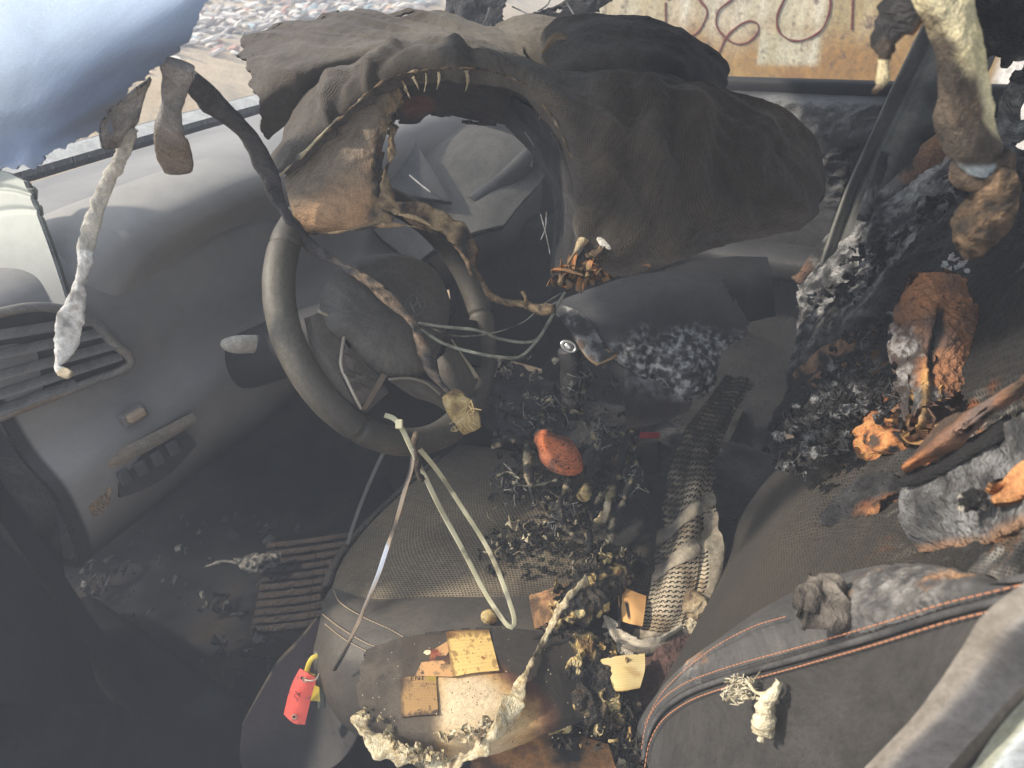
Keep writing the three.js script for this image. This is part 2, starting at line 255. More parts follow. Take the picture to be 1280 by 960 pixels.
// ───────────────────────── car body ─────────────────────────
const car = thing('burnt_car', 'burnt out car body with open driver door and soot blackened trim', 'car', V(0.2, 0, -0.35));
{
  const blk = mottle([K.char, K.soot, K.dkgrey], 9, 1);
  obj('roof', tint(new THREE.BoxGeometry(1.75, 0.05, 1.22).translate(0.78, 1.69, -0.37), blk), M.soot, car);
  obj('floor_pan', loft([[V(-1.15, 0.18, 0.40), V(1.7, 0.18, 0.40)], [V(-1.15, 0.2, -0.4), V(1.7, 0.2, -0.4)], [V(-1.15, 0.18, -1.1), V(1.7, 0.18, -1.1)]], { nu: 160, nv: 90, thick: 0.03, facing: V(0, 1, 0), relief: (u, v, p) => 0.012 * fbm(p, 9, 4) + 0.004 * fbm(p, 40, 3), color: mottle([K.char, K.char, K.soot, [0.03, 0.024, 0.02]], 9, 6, 5, 1.5) }), M.black, car);
  obj('firewall', tint(new THREE.BoxGeometry(0.05, 0.95, 1.5).translate(-1.2, 0.62, -0.36), K.char), M.soot, car);
  obj('rear_bulkhead', tint(new THREE.BoxGeometry(0.1, 1.0, 1.4).translate(1.75, 0.68, -0.36), K.char), M.soot, car);
  obj('rear_bench', loft([[V(1.2, 0.3, 0.3), V(1.2, 0.3, -1.02)], [V(1.22, 0.62, 0.3), V(1.22, 0.62, -1.02)], [V(1.55, 0.64, 0.3), V(1.55, 0.64, -1.02)], [V(1.68, 1.15, 0.3), V(1.68, 1.15, -1.02)]], { nu: 70, nv: 70, thick: 0.02, relief: (u, v, p) => 0.03 * fbm(p, 9, 4), color: blk }), M.crack, car);
  // door opening sill with its worn edge
  obj('door_sill', loft([[V(-0.8, 0.20, 0.34), V(-0.2, 0.20, 0.34), V(0.9, 0.20, 0.34)], [V(-0.8, 0.29, 0.37), V(-0.2, 0.29, 0.37), V(0.9, 0.29, 0.37)], [V(-0.8, 0.29, 0.50), V(-0.2, 0.29, 0.50), V(0.9, 0.29, 0.50)], [V(-0.8, -0.02, 0.78), V(-0.2, -0.02, 0.8), V(0.9, -0.02, 0.8)]], { nu: 120, nv: 50, thick: 0.01, relief: (u, v, p) => 0.010 * fbm(p, 9, 4), color: mottle([K.char, K.char, K.soot], 8, 4) }), M.black, car);
  obj('seat_side_shield', loft([[[303, 905, 1.27], [322, 868, 1.3], [345, 828, 1.32], [372, 800, 1.33], [396, 772, 1.34]], [[300, 950, 1.22], [330, 920, 1.25], [368, 890, 1.26], [400, 850, 1.27], [412, 800, 1.28]], [[320, 985, 1.16], [370, 975, 1.16], [420, 955, 1.16], [445, 920, 1.16], [450, 880, 1.16]]], { nu: 90, nv: 50, thick: 0.006, relief: (u, v, p) => 0.004 * fbm(p, 16, 4), color: (u, v, p) => v < 0.03 ? mix3(K.soot, K.tan, clamp(0.5 + 1.4 * fbm(p, 40, 3))) : mix3([0.035, 0.02, 0.022], K.char, sstep(0.2, 0.75, v + 0.2 * fbm(p, 12, 3))) }), M.plastic, car);
  // inner face of the open driver door, low at the left
  obj('open_door_panel', loft([[V(-0.50, 0.86, 0.50), V(-0.42, 0.84, 0.9), V(-0.36, 0.84, 1.4)], [V(-0.46, 0.6, 0.50), V(-0.37, 0.6, 0.9), V(-0.31, 0.6, 1.4)], [V(-0.44, 0.22, 0.50), V(-0.36, 0.22, 0.9), V(-0.30, 0.22, 1.4)], [V(-0.42, -0.04, 0.50), V(-0.30, -0.04, 0.9), V(-0.22, -0.04, 1.4)]], { nu: 80, nv: 60, thick: 0.06, relief: (u, v, p) => 0.012 * fbm(p, 8, 4), color: mottle([K.char, K.char, K.soot], 12, 3) }), M.black, car);
  obj('kick_panel', loft([[[-40, 585, 1.12], [0, 572, 1.13], [40, 582, 1.15], [66, 612, 1.17]], [[-40, 640, 1.1], [10, 632, 1.11], [48, 640, 1.13], [74, 660, 1.16]], [[-40, 740, 1.08], [15, 735, 1.1], [55, 738, 1.13], [85, 740, 1.18]], [[-40, 880, 1.08], [20, 880, 1.1], [80, 880, 1.16], [130, 880, 1.25]]], { nu: 70, nv: 70, thick: 0.01, relief: (u, v, p) => 0.005 * fbm(p, 10, 4), color: (u, v, p) => mix3([0.12, 0.118, 0.11], K.char, sstep(0.12, 0.5, v + 0.3 * fbm(p, 9, 3))) }), M.black, car);  // top painted paler as if lit, fading to black lower down
  obj('added_dark_panel', tint(new THREE.BoxGeometry(0.34, 1.05, 0.03).translate(-0.56, 0.5, 0.475), K.char), M.black, car);  // added dark panel, blocks the bright ground past the dash end
  // pale body metal at the near windscreen corner
  obj('windscreen_pillar_base', loft([[[-90, 196, 1.05], [-30, 205, 1.03], [6, 214, 1.01], [29, 226, 1.0]], [[-90, 256, 1.04], [-30, 258, 1.02], [16, 258, 1.005], [44, 264, 0.995]], [[-90, 320, 1.02], [-30, 320, 1.005], [30, 320, 0.995], [66, 324, 0.985]], [[-90, 410, 1.0], [-30, 405, 0.99], [44, 396, 0.985], [88, 392, 0.98]]], { nu: 80, nv: 90, thick: 0.012, relief: (u, v, p) => -0.005 * Math.exp(-(((v - 0.20 + 0.06 * u) / 0.025) ** 2)) - 0.003 * Math.exp(-(((v - 0.42 + 0.1 * u) / 0.02) ** 2)), color: (u, v, p) => mix3([0.34, 0.37, 0.34], [0.15, 0.16, 0.16], sstep(0.3, 0.95, v + 0.12 * fbm(p, 9, 3))) }), mat({ rough: 0.6, bump: 0.0002, rep: 3, kind: 'fine' }), car);
  obj('windscreen_pillar', rope([at(-40, 205, 1.03), at(-45, 100, .92), V(-0.16, 1.65, 0.28)], 0.032, { ry: 0.02, color: mottle([K.soot, K.dkgrey], 9, 2) }), M.plastic, car);
  // near door pillar at the lower right, close to the eye
  const pc = [[0.45, 0.40, 0.33], [0.22, 0.22, 0.22], [0.5, 0.56, 0.5]];
  obj('door_pillar_trim', loft([[[880, 1180, 0.58], [1000, 1040, 0.49], [1085, 955, 0.44], [1150, 885, 0.40], [1200, 815, 0.37], [1232, 765, 0.345], [1300, 712, 0.33], [1480, 560, 0.33], [1640, 400, 0.35]], [[920, 1200, 0.55], [1035, 1050, 0.46], [1120, 955, 0.41], [1185, 890, 0.37], [1235, 830, 0.345], [1270, 785, 0.32], [1330, 740, 0.31], [1520, 590, 0.31], [1690, 430, 0.33]], [[980, 1230, 0.55], [1100, 1070, 0.45], [1190, 955, 0.40], [1235, 905, 0.37], [1275, 860, 0.35], [1330, 810, 0.33], [1400, 760, 0.32], [1580, 620, 0.32], [1750, 460, 0.34]]], { nu: 90, nv: 40, thick: 0.012, relief: (u, v, p) => 0.001 * fbm(p, 30, 3), color: (u, v, p) => mix3([0.24, 0.22, 0.195], [0.11, 0.112, 0.12], sstep(0.28, 0.6, v)) }), M.plastic, car);
  obj('body_pillar', loft([[[1020, 1240, 0.56], [1130, 1080, 0.46], [1215, 960, 0.41], [1245, 915, 0.39], [1285, 870, 0.37], [1340, 820, 0.35], [1600, 640, 0.34], [1760, 480, 0.36]], [[1080, 1260, 0.54], [1190, 1090, 0.44], [1262, 950, 0.385], [1285, 920, 0.37], [1330, 870, 0.35], [1400, 820, 0.34], [1660, 670, 0.33], [1820, 510, 0.35]], [[1160, 1290, 0.56], [1280, 1110, 0.46], [1370, 960, 0.4], [1400, 910, 0.38], [1430, 870, 0.37], [1460, 830, 0.36], [1720, 720, 0.35], [1880, 560, 0.37]]], { nu: 60, nv: 40, thick: 0.01, color: (u, v, p) => mix3([0.40, 0.43, 0.36], [0.55, 0.62, 0.66], sstep(0.3, 0.42, v)) }), mat({ rough: 0.3, bump: 0.0001, coat: 0.6 }), car);

  // far passenger door
  const door = obj('far_door', loft([[V(-0.75, 1.185, -1.14), V(0.5, 1.175, -1.14), V(0.75, 1.18, -1.14)], [V(-0.75, 1.17, -1.09), V(0.5, 1.165, -1.09), V(0.75, 1.17, -1.09)], [V(-0.75, 1.05, -1.075), V(0.5, 1.05, -1.075), V(0.75, 1.05, -1.075)], [V(-0.75, 0.95, -1.10), V(0.5, 0.95, -1.10), V(0.75, 0.95, -1.10)], [V(-0.75, 0.80, -1.10), V(0.5, 0.80, -1.10), V(0.75, 0.80, -1.10)], [V(-0.75, 0.2, -1.10), V(0.5, 0.2, -1.10), V(0.75, 0.2, -1.10)]], { nu: 300, nv: 220, thick: 0.03, relief: (u, v, p) => 0.010 * Math.max(-0.2, ridge(p, 26, 4, 4)) * sstep(0.85, 1.0, p.y) * sstep(1.175, 1.15, p.y) + 0.004 * fbm(p, 12, 4), color: (u, v, p) => mix3(mottle([K.dkgrey, [0.08, 0.085, 0.09], [0.13, 0.135, 0.14]], 10, 5)(u, v, p), [0.04, 0.04, 0.043], sstep(0.98, 0.8, p.y)) }), mat({ rough: 0.55, kind: 'crack', bump: 0.0015, rep: 4 }), car);
  obj('armrest', loft([[V(-0.5, 0.80, -1.10), V(0.5, 0.81, -1.10)], [V(-0.5, 0.81, -1.03), V(0.5, 0.82, -1.03)], [V(-0.5, 0.79, -0.99), V(0.5, 0.80, -0.99)], [V(-0.5, 0.74, -1.0), V(0.5, 0.75, -1.0)], [V(-0.5, 0.70, -1.09), V(0.5, 0.71, -1.09)]], { nu: 90, nv: 40, relief: (u, v, p) => 0.003 * fbm(p, 14, 3), color: mottle([K.soot, K.dkgrey], 9, 8) }), M.plastic, door);
  obj('window_switch', boxG(0.07, 0.012, 0.035, 0.004, [0.12, 0.11, 0.10]).rotateY(0.15).translate(...onY(1018, 268, 0.86).toArray()), M.plastic, door);
  obj('window_seal', loft([[V(-0.75, 1.20, -1.16), V(0.8, 1.20, -1.16)], [V(-0.75, 1.20, -1.13), V(0.8, 1.20, -1.13)], [V(-0.75, 1.18, -1.125), V(0.8, 1.18, -1.125)], [V(-0.75, 1.10, -1.135), V(0.8, 1.10, -1.135)]], { nu: 40, nv: 8, thick: 0.01, color: flat([0.012, 0.014, 0.018]) }), M.plastic, door);
  // far middle pillar, leaning back: bevel highlight painted along its edge, a narrow dark rubber, a grey face, a dark belt cover
  obj('far_pillar', loft([[[1024, 330, 1.62], [1056, 240, 1.54], [1094, 155, 1.47], [1136, 65, 1.40], [1180, -20, 1.34]], [[1048, 332, 1.59], [1080, 240, 1.51], [1117, 160, 1.44], [1158, 75, 1.375], [1203, -15, 1.32]], [[1082, 335, 1.58], [1114, 245, 1.50], [1148, 165, 1.435], [1186, 80, 1.37], [1230, -10, 1.31]], [[1130, 340, 1.60], [1165, 250, 1.52], [1200, 170, 1.46], [1238, 85, 1.39], [1280, -5, 1.33]]], { nu: 120, nv: 70, thick: 0.02, relief: (u, v, p) => 0.012 * Math.exp(-(((v - 0.08) / 0.05) ** 2)) - 0.008 * Math.exp(-(((v - 0.22) / 0.05) ** 2)) + 0.003 * fbm(p, 16, 3), color: (u, v, p) => mix3(mix3([0.09, 0.095, 0.09], [0.19, 0.195, 0.18], Math.max(sstep(0.32, 0.42, v) * sstep(0.62, 0.5, v), sstep(0.12, 0.05, v))), K.soot, clamp(0.35 + 1.6 * fbm(p, 14, 4, 2) - 0.2)) }), M.plastic, car);
  obj('belt_anchor', rope([[1078, 275, 1.46], [1088, 245, 1.42], [1100, 215, 1.39], [1107, 188, 1.37]], t => 0.012 * (1.15 - 0.4 * t), { flat: 1, ry: 0.007, relief: (t, k, p) => 0.004 * fbm(p, 60, 3), color: mottle([K.soot, K.dkgrey, K.ash], 30, 2) }), M.crack, car);
  obj('rear_far_door', loft([[V(0.85, 1.18, -1.12), V(1.7, 1.2, -1.12)], [V(0.85, 1.15, -1.05), V(1.7, 1.17, -1.05)], [V(0.85, 0.9, -1.06), V(1.7, 0.9, -1.06)], [V(0.85, 0.2, -1.06), V(1.7, 0.2, -1.06)]], { nu: 80, nv: 80, thick: 0.03, relief: (u, v, p) => 0.01 * fbm(p, 10, 4), color: blk }), M.crack, car);
  // charred far windscreen pillar and what hangs off it, at the top
  obj('far_windscreen_pillar', loft([[[560, 60, 1.78], [556, 20, 1.76], [560, -40, 1.72]], [[590, 62, 1.76], [590, 20, 1.74], [600, -40, 1.70]], [[640, 60, 1.76], [628, 18, 1.74], [650, -40, 1.70]]], { nu: 60, nv: 50, thick: 0.02, relief: (u, v, p) => 0.02 * fbm(p, 22, 4), color: blk, hole: (u, v, p) => fbm(p, 14, 3, 7) > 0.52 }), M.crack, car);
  obj('far_windscreen_pillar', loft([[[640, 30, 1.76], [668, 16, 1.74], [700, 4, 1.72], [745, -25, 1.70]], [[650, 45, 1.76], [690, 34, 1.74], [724, 26, 1.72], [800, -25, 1.70]]], { nu: 70, nv: 40, thick: 0.015, relief: (u, v, p) => 0.02 * fbm(p, 24, 4), color: blk, hole: (u, v, p) => fbm(p, 17, 3, 9) > 0.34 + 0.3 * (1 - Math.abs(2 * v - 1)) }), M.crack, car);
  for (const w of [[[565, 0], [572, 25], [568, 52]], [[612, 10], [604, 32], [596, 40]], [[613, 30], [612, 45], [610, 52]], [[640, 8], [660, 18], [672, 30], [668, 34]], [[690, -5], [684, 6], [672, 14]], [[706, 0], [715, 14], [724, 30]]]) obj('loose_wire', rope(w.map(a => [a[0], a[1], 1.66]), 0.0018, { relief: (t, k, p) => 0.001 * fbm(p, 200, 2), color: mottle([K.soot, K.ash], 30, 1) }), M.soot, car);
}

// ───────────────────────── dashboard ─────────────────────────
const dash = thing('dashboard', 'dusty grey dashboard lightened for haze with slatted side vent left of the steering wheel', 'dashboard', V(-0.6, 0.6, -0.3));
{
  const prof = [[-1.20, 1.10], [-1.0, 1.15], [-0.75, 1.175], [-0.5, 1.18], [-0.40, 1.165], [-0.365, 1.12], [-0.36, 1.04], [-0.36, 0.95], [-0.33, 0.90], [-0.33, 0.86], [-0.36, 0.76], [-0.42, 0.68], [-0.6, 0.60]];
  const dcol = (u, v, p) => { const n = fbm(p, 5, 4, 3); let c = mix3([0.14, 0.142, 0.145], [0.23, 0.23, 0.228], clamp(0.45 + n)); c = mix3(c, [0.24, 0.19, 0.135], 0.6 * clamp(0.2 + 1.6 * fbm(p, 4, 3, 8)) * sstep(0.98, 0.9, p.y)); return mix3(mix3(c, K.soot, sstep(0.86, 0.68, p.y + 0.03 * n)), K.soot, u < 0.012 ? 1 : 0); };  // dusty grey, tone lifted to stand in for haze over the dash
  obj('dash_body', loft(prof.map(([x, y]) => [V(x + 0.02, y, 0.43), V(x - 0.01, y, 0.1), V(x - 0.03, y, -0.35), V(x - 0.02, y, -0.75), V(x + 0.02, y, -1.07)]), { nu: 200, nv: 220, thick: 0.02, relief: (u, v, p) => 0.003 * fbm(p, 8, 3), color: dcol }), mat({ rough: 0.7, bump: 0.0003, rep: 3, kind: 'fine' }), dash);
  obj('windscreen_base_trim', loft([[V(-1.24, 1.16, 0.4), V(-1.27, 1.16, -0.35), V(-1.24, 1.16, -1.1)], [V(-1.2, 1.165, 0.4), V(-1.23, 1.165, -0.35), V(-1.2, 1.165, -1.1)], [V(-1.13, 1.15, 0.4), V(-1.16, 1.15, -0.35), V(-1.13, 1.15, -1.1)]], { nu: 60, nv: 14, thick: 0.03, color: (u, v) => v < 0.45 ? [0.025, 0.03, 0.04] : [0.3, 0.31, 0.31] }), M.plastic, dash);
  // hood over the instruments
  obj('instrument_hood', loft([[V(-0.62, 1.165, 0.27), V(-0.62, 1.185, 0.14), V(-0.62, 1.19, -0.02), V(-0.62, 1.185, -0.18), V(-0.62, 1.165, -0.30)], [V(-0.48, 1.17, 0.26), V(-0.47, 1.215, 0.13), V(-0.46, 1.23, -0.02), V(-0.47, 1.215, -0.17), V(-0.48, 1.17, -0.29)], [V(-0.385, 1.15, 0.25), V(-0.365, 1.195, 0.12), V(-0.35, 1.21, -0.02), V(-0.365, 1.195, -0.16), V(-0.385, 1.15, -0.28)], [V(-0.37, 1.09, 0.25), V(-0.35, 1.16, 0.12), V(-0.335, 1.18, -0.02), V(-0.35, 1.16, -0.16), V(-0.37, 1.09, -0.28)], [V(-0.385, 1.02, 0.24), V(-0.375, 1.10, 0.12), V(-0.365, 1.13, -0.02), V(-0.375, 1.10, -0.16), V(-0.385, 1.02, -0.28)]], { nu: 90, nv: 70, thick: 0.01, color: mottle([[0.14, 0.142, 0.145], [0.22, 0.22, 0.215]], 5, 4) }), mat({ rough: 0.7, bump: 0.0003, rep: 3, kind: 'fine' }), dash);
  // near air vent: rounded frame, slats
  const vx = -0.335, frame = [[-70, 402], [-10, 393], [40, 384], [80, 387], [112, 400], [140, 428], [163, 453], [100, 482], [20, 513], [-40, 537], [-75, 548]];
  const vent = obj('air_vent', loft([frame.slice(0, 6).map(a => onX(a[0], a[1], vx - 0.012)), [[-70, 548], [-20, 528], [20, 512], [70, 491], [115, 473], [160, 454]].map(a => onX(a[0], a[1], vx - 0.012))], { nu: 30, nv: 20, thick: 0.004, color: flat([0.02, 0.02, 0.022]) }), M.plastic, dash);
  obj('vent_frame', rope(frame.map(a => onX(a[0], a[1], vx)), 0.007, { step: 0.004, color: mottle([[0.11, 0.11, 0.108], [0.17, 0.165, 0.15], K.dustbrown], 8, 2) }), M.plastic, vent);
  for (const [a, b] of [[[-60, 428], [118, 400]], [[-60, 456], [134, 414]], [[-60, 486], [146, 430]], [[-60, 512], [150, 445]], [[-55, 534], [95, 478]]]) obj('slat', rope([onX(a[0], a[1], vx), onX(b[0], b[1], vx)], 0.0085, { ry: 0.0018, flat: 1, square: 1, twist: () => 0.5, color: mottle([[0.09, 0.09, 0.09], [0.15, 0.145, 0.135]], 9, 2) }), M.plastic, vent);
  // trim line, mirror knob, button bank
  obj('trim_strip', loft([[[82, 596], [130, 571], [185, 544], [240, 516]], [[88, 604], [135, 580], [190, 552], [244, 523]], [[92, 612], [140, 588], [194, 559], [247, 528]]].map(r => r.map(a => onX(a[0], a[1], -0.318))), { nu: 60, nv: 10, thick: 0.006, relief: (u, v) => 0.004 * Math.sin(Math.PI * v), color: mottle([[0.15, 0.14, 0.125], [0.22, 0.185, 0.14]], 9, 2) }), M.plastic, dash);
  const kn = onX(166, 519, -0.325);
  obj('mirror_knob', [boxG(0.018, 0.026, 0.042, 0.005, [0.14, 0.135, 0.13]).translate(kn.x, kn.y, kn.z), boxG(0.02, 0.014, 0.030, 0.004, [0.36, 0.28, 0.2]).translate(kn.x + 0.008, kn.y + 0.004, kn.z)], M.plastic, dash);
  const bank = obj('switch_bank', loft([[[142, 588], [170, 572], [200, 556], [226, 536]], [[146, 600], [176, 590], [205, 572], [238, 545]], [[150, 622], [180, 612], [215, 590], [246, 556]]].map(r => r.map(a => onX(a[0], a[1], -0.322))), { nu: 40, nv: 20, thick: 0.01, color: mottle([K.soot, K.dkgrey], 12, 2) }), M.plastic, dash);
  for (const a of [[155, 596], [176, 585], [196, 573], [216, 560]]) { const c = onX(a[0], a[1], -0.315); obj('button', boxG(0.01, 0.026, 0.018, 0.003, [0.055, 0.055, 0.06]).translate(c.x, c.y, c.z), M.plastic, bank); }
  obj('fuse_cover', loft([[[92, 616], [120, 606], [140, 600]], [[108, 632], [124, 628], [138, 622]], [[118, 646], [128, 642], [134, 636]]].map(r => r.map(a => onX(a[0], a[1], -0.318))), { nu: 24, nv: 20, thick: 0.008, relief: (u, v, p) => 0.003 * fbm(p, 60, 3), color: mottle([K.dust, K.dustbrown, K.tan], 30, 2) }), M.crack, dash);
  // middle of the dash, seen through the burnt hole: screen in its surround and the slope below
  const scr = obj('centre_surround', loft([[[430, 205, 1.66], [470, 168, 1.70], [520, 152, 1.73], [580, 152, 1.76], [650, 172, 1.79], [690, 185, 1.80]], [[440, 240, 1.60], [480, 205, 1.63], [530, 190, 1.66], [590, 190, 1.69], [640, 205, 1.71], [680, 220, 1.73]], [[470, 290, 1.55], [510, 270, 1.57], [550, 260, 1.59], [590, 255, 1.61], [620, 250, 1.63], [650, 255, 1.65]], [[520, 330, 1.52], [545, 310, 1.53], [565, 300, 1.54], [590, 290, 1.56], [610, 285, 1.58], [630, 280, 1.6]]], { nu: 100, nv: 80, thick: 0.02, relief: (u, v, p) => 0.004 * fbm(p, 10, 3), color: mottle([[0.05, 0.051, 0.048], [0.085, 0.083, 0.075]], 6, 3) }), M.plastic, dash);
  obj('screen', loft([[[487, 200, 1.60], [518, 175, 1.63]], [[486, 240, 1.555], [565, 252, 1.57]]], { nu: 30, nv: 30, thick: 0.012, relief: (u, v) => 0, color: mottle([K.soot, K.dkgrey], 14, 2) }), M.plastic, scr);
  obj('screen_edge', rope([[512, 219, 1.565], [525, 230, 1.555], [538, 240, 1.55]], 0.002, { color: mottle([K.ash, K.ashlt], 50, 1) }), M.plastic, scr);
  obj('console_edge', rope([[590, 258, 1.64], [630, 228, 1.68], [660, 200, 1.7], [690, 180, 1.74]], 0.022, { ry: 0.03, color: mottle([K.soot, K.dkgrey], 9, 1) }), M.plastic, dash);
  // light stalk of the steering column
  obj('column_shroud', rope([V(-0.36, 0.88, 0.02), V(-0.2, 0.96, 0.025), V(-0.03, 1.03, 0.026)], 0.062, { ry: 0.055, m: 24, color: mottle([K.char, K.soot], 8, 1) }), M.plastic, dash);
  obj('stalk', rope([[276, 432, 1.14], [284, 431, 1.14], [320, 430, 1.17], [360, 428, 1.21], [420, 425, 1.27]], t => 0.018 * (t < 0.16 ? Math.sqrt(Math.max(0.02, 1 - (1 - t / 0.16) ** 2)) : 1 - 0.35 * sstep(0.25, 0.5, t)), { ry: t => 0.011 * (t < 0.16 ? Math.sqrt(Math.max(0.02, 1 - (1 - t / 0.16) ** 2)) : 1), step: 0.003, color: (u, v, p) => u < 0.28 ? mix3([0.40, 0.39, 0.35], [0.3, 0.29, 0.26], clamp(0.5 + fbm(p, 60, 3))) : K.grey }), M.plastic, dash);
}

// ───────────────────────── steering wheel ─────────────────────────
{
  const T = 0.5017, YA = -0.08, hub = V(0.059, 1.074, 0.026), n = V(Math.cos(T) * Math.cos(YA), Math.sin(T), Math.cos(T) * Math.sin(YA)), rt = V(0, 1, 0).cross(n).normalize(), up = n.clone().cross(rt);
  const W = (x, y, z) => hub.clone().addScaledVector(rt, x).addScaledVector(up, y).addScaledVector(n, z);
  const H = (px, py, off) => onPlane(px, py, n, hub.clone().addScaledVector(n, off));
  const wheel = thing('steering_wheel', 'sooty grey leather steering wheel with button spoke under the collapsed lining', 'steering wheel', hub);
  const rim = []; for (let i = 0; i <= 96; i++) { const a = i / 96 * 2 * Math.PI; rim.push(W(0.1925 * Math.sin(a), -0.1925 * Math.cos(a), 0)); }
  const seams = [0.175, 0.41, 0.59, 0.825];
  obj('rim', rope(rim, t => 0.0205 + 0.0028 * Math.exp(-(((Math.abs(((t + 0.5) % 1) - 0.5)) / 0.05) ** 2)) - (seams.some(s => Math.abs(t - s) < 0.0022) ? 0.0022 : 0), { n: 480, m: 26, relief: (t, k, p) => 0.0004 * fbm(p, 60, 3), color: (u, v, p) => { const f = clamp(0.5 + fbm(p, 9, 4)); return mix3(mix3([0.042, 0.041, 0.038], [0.085, 0.079, 0.065], f), K.char, sstep(0.22, 0.3, u) * sstep(0.62, 0.5, u) * 0.9); } }), M.leather, wheel);  // right and top of the rim blackened to paint its shadow
  // air bag cover: a raised shield
  const cov = obj('hub_cover', (() => {
    const pts = [[398, 395], [405, 360], [430, 332], [465, 319], [505, 318], [540, 335], [558, 368], [560, 400], [548, 440], [530, 466], [505, 476], [478, 470], [450, 452], [425, 430], [404, 412], [398, 395]], rows = [];
    const c = H(482, 398, 0.0); for (let k = 0; k <= 6; k++) { const r = k / 6, h = 0.012 + 0.034 * Math.sqrt(Math.max(0, 1 - r ** 3.2)); rows.push(pts.map(a => { const e = H(a[0], a[1], 0.012); return c.clone().addScaledVector(n, 0.012).lerp(e, Math.max(0.02, r)).addScaledVector(n, h - 0.012); })); }
    return loft(rows, { nu: 150, nv: 60, thick: 0.004, relief: (u, v, p) => 0.001 * fbm(p, 20, 3), color: mottle([[0.065, 0.064, 0.062], [0.125, 0.12, 0.108]], 9, 3) });
  })(), M.plastic, wheel);
  const em = []; for (let i = 0; i <= 40; i++) { const a = i / 40 * 6.283; const q = H(519, 381, 0.046); em.push(q.addScaledVector(rt, 0.022 * Math.cos(a)).addScaledVector(up, 0.0145 * Math.sin(a)).addScaledVector(n, -0.001)); }
  const ec = H(519, 381, 0.046);
  const el = (x, y) => ec.clone().addScaledVector(rt, x).addScaledVector(up, y);
  obj('emblem', [rope(em, 0.0012, { color: flat([0.10, 0.10, 0.096]) }), rope([el(-0.010, -0.009), el(-0.006, 0.009)], 0.0016, { color: flat([0.12, 0.12, 0.115]) }), rope([el(0.006, -0.009), el(0.010, 0.009)], 0.0016, { color: flat([0.12, 0.12, 0.115]) }), rope([el(-0.008, -0.001), el(0.008, 0.001)], 0.0016, { color: flat([0.12, 0.12, 0.115]) })], M.glossy, cov);
  // spoke to the driver's left, with its silver bracket and buttons
  const spl1 = [[380, 398], [390, 440], [408, 478], [430, 506], [452, 521]], spr1 = [[406, 388], [438, 440], [460, 463], [475, 478], [485, 492]];
  const spoke = obj('spoke', loft([spl1.map(a => H(a[0], a[1], 0.004)), spl1.map((a, i) => H((a[0] * 2 + spr1[i][0]) / 3, (a[1] * 2 + spr1[i][1]) / 3, 0.014)), spr1.map(a => H(a[0], a[1], 0.016)), spr1.map(a => H(a[0] + 6, a[1] + 4, 0.0))], { nu: 50, nv: 30, thick: 0.012, color: mottle([[0.07, 0.065, 0.06], [0.12, 0.105, 0.085]], 10, 2) }), M.plastic, wheel);
  const pad = obj('button_pad', loft([[[430, 405], [427, 440], [430, 470], [441, 492], [453, 511]].map(a => H(a[0], a[1], 0.019)), [[434, 420], [440, 446], [448, 468], [455, 484], [460, 500]].map(a => H(a[0], a[1], 0.021)), [[436, 430], [450, 447], [462, 460], [472, 468], [478, 472]].map(a => H(a[0], a[1], 0.019))], { nu: 40, nv: 24, thick: 0.006, color: mottle([[0.10, 0.088, 0.074], [0.16, 0.14, 0.115]], 30, 4) }), M.plastic, spoke);
  obj('silver_trim', rope([[398, 389], [414, 396], [428, 403], [430, 415], [427, 440], [426, 457], [434, 476], [444, 497], [452, 512]].map(a => H(a[0], a[1], 0.020)), 0.0026, { step: 0.003, ry: 0.0026, color: mottle([[0.28, 0.24, 0.18], [0.46, 0.42, 0.35]], 30, 1) }), mat({ plain: 1, rough: 0.45, metal: 0.4 }), spoke);
  obj('silver_trim', loft([[[452, 512], [462, 494], [472, 476], [478, 466]].map(a => H(a[0], a[1], 0.023)), [[458, 512], [468, 496], [478, 480], [484, 470]].map(a => H(a[0], a[1], 0.021))], { nu: 20, nv: 8, thick: 0.004, color: mottle([[0.22, 0.18, 0.14], [0.36, 0.31, 0.25]], 30, 1) }), mat({ plain: 1, rough: 0.45, metal: 0.4 }), spoke);
  for (const [x, y, w, h] of [[437, 440, 0.010, 0.016], [449, 461, 0.015, 0.013], [437, 466, 0.008, 0.018], [446, 482, 0.008, 0.014], [458, 480, 0.007, 0.018], [466, 472, 0.006, 0.013]]) { const c = H(x, y, 0.024), b = boxG(w, h, 0.004, 0.0015, mottle([[0.06, 0.055, 0.05], [0.11, 0.095, 0.08]], 40, 2)); b.applyMatrix4(new THREE.Matrix4().makeBasis(rt, up, n).multiply(new THREE.Matrix4().makeRotationZ(0.55))); obj('button', b.translate(c.x, c.y, c.z), M.plastic, spoke); }
  obj('spoke', loft([[[560, 395], [590, 400], [620, 405]].map(a => H(a[0], a[1], 0.006)), [[552, 440], [580, 452], [606, 460]].map(a => H(a[0], a[1], 0.012))], { nu: 30, nv: 20, thick: 0.012, color: mottle([K.char, K.soot], 10, 2) }), M.plastic, wheel);
  obj('lower_spoke', loft([[[486, 473], [510, 470], [535, 476], [556, 490]].map(a => H(a[0], a[1], 0.02)), [[495, 482], [516, 486], [536, 494], [556, 506]].map(a => H(a[0], a[1], 0.016)), [[520, 498], [535, 502], [548, 508], [560, 516]].map(a => H(a[0], a[1], 0.004))], { nu: 40, nv: 24, thick: 0.008, color: mottle([[0.09, 0.085, 0.075], [0.14, 0.13, 0.11]], 12, 2) }), M.plastic, wheel);
  obj('silver_trim', rope([[486, 474], [512, 473], [534, 480], [550, 493]].map(a => H(a[0], a[1], 0.023)), 0.002, { color: flat([0.36, 0.34, 0.29]) }), mat({ plain: 1, rough: 0.4, metal: 0.5 }), wheel);
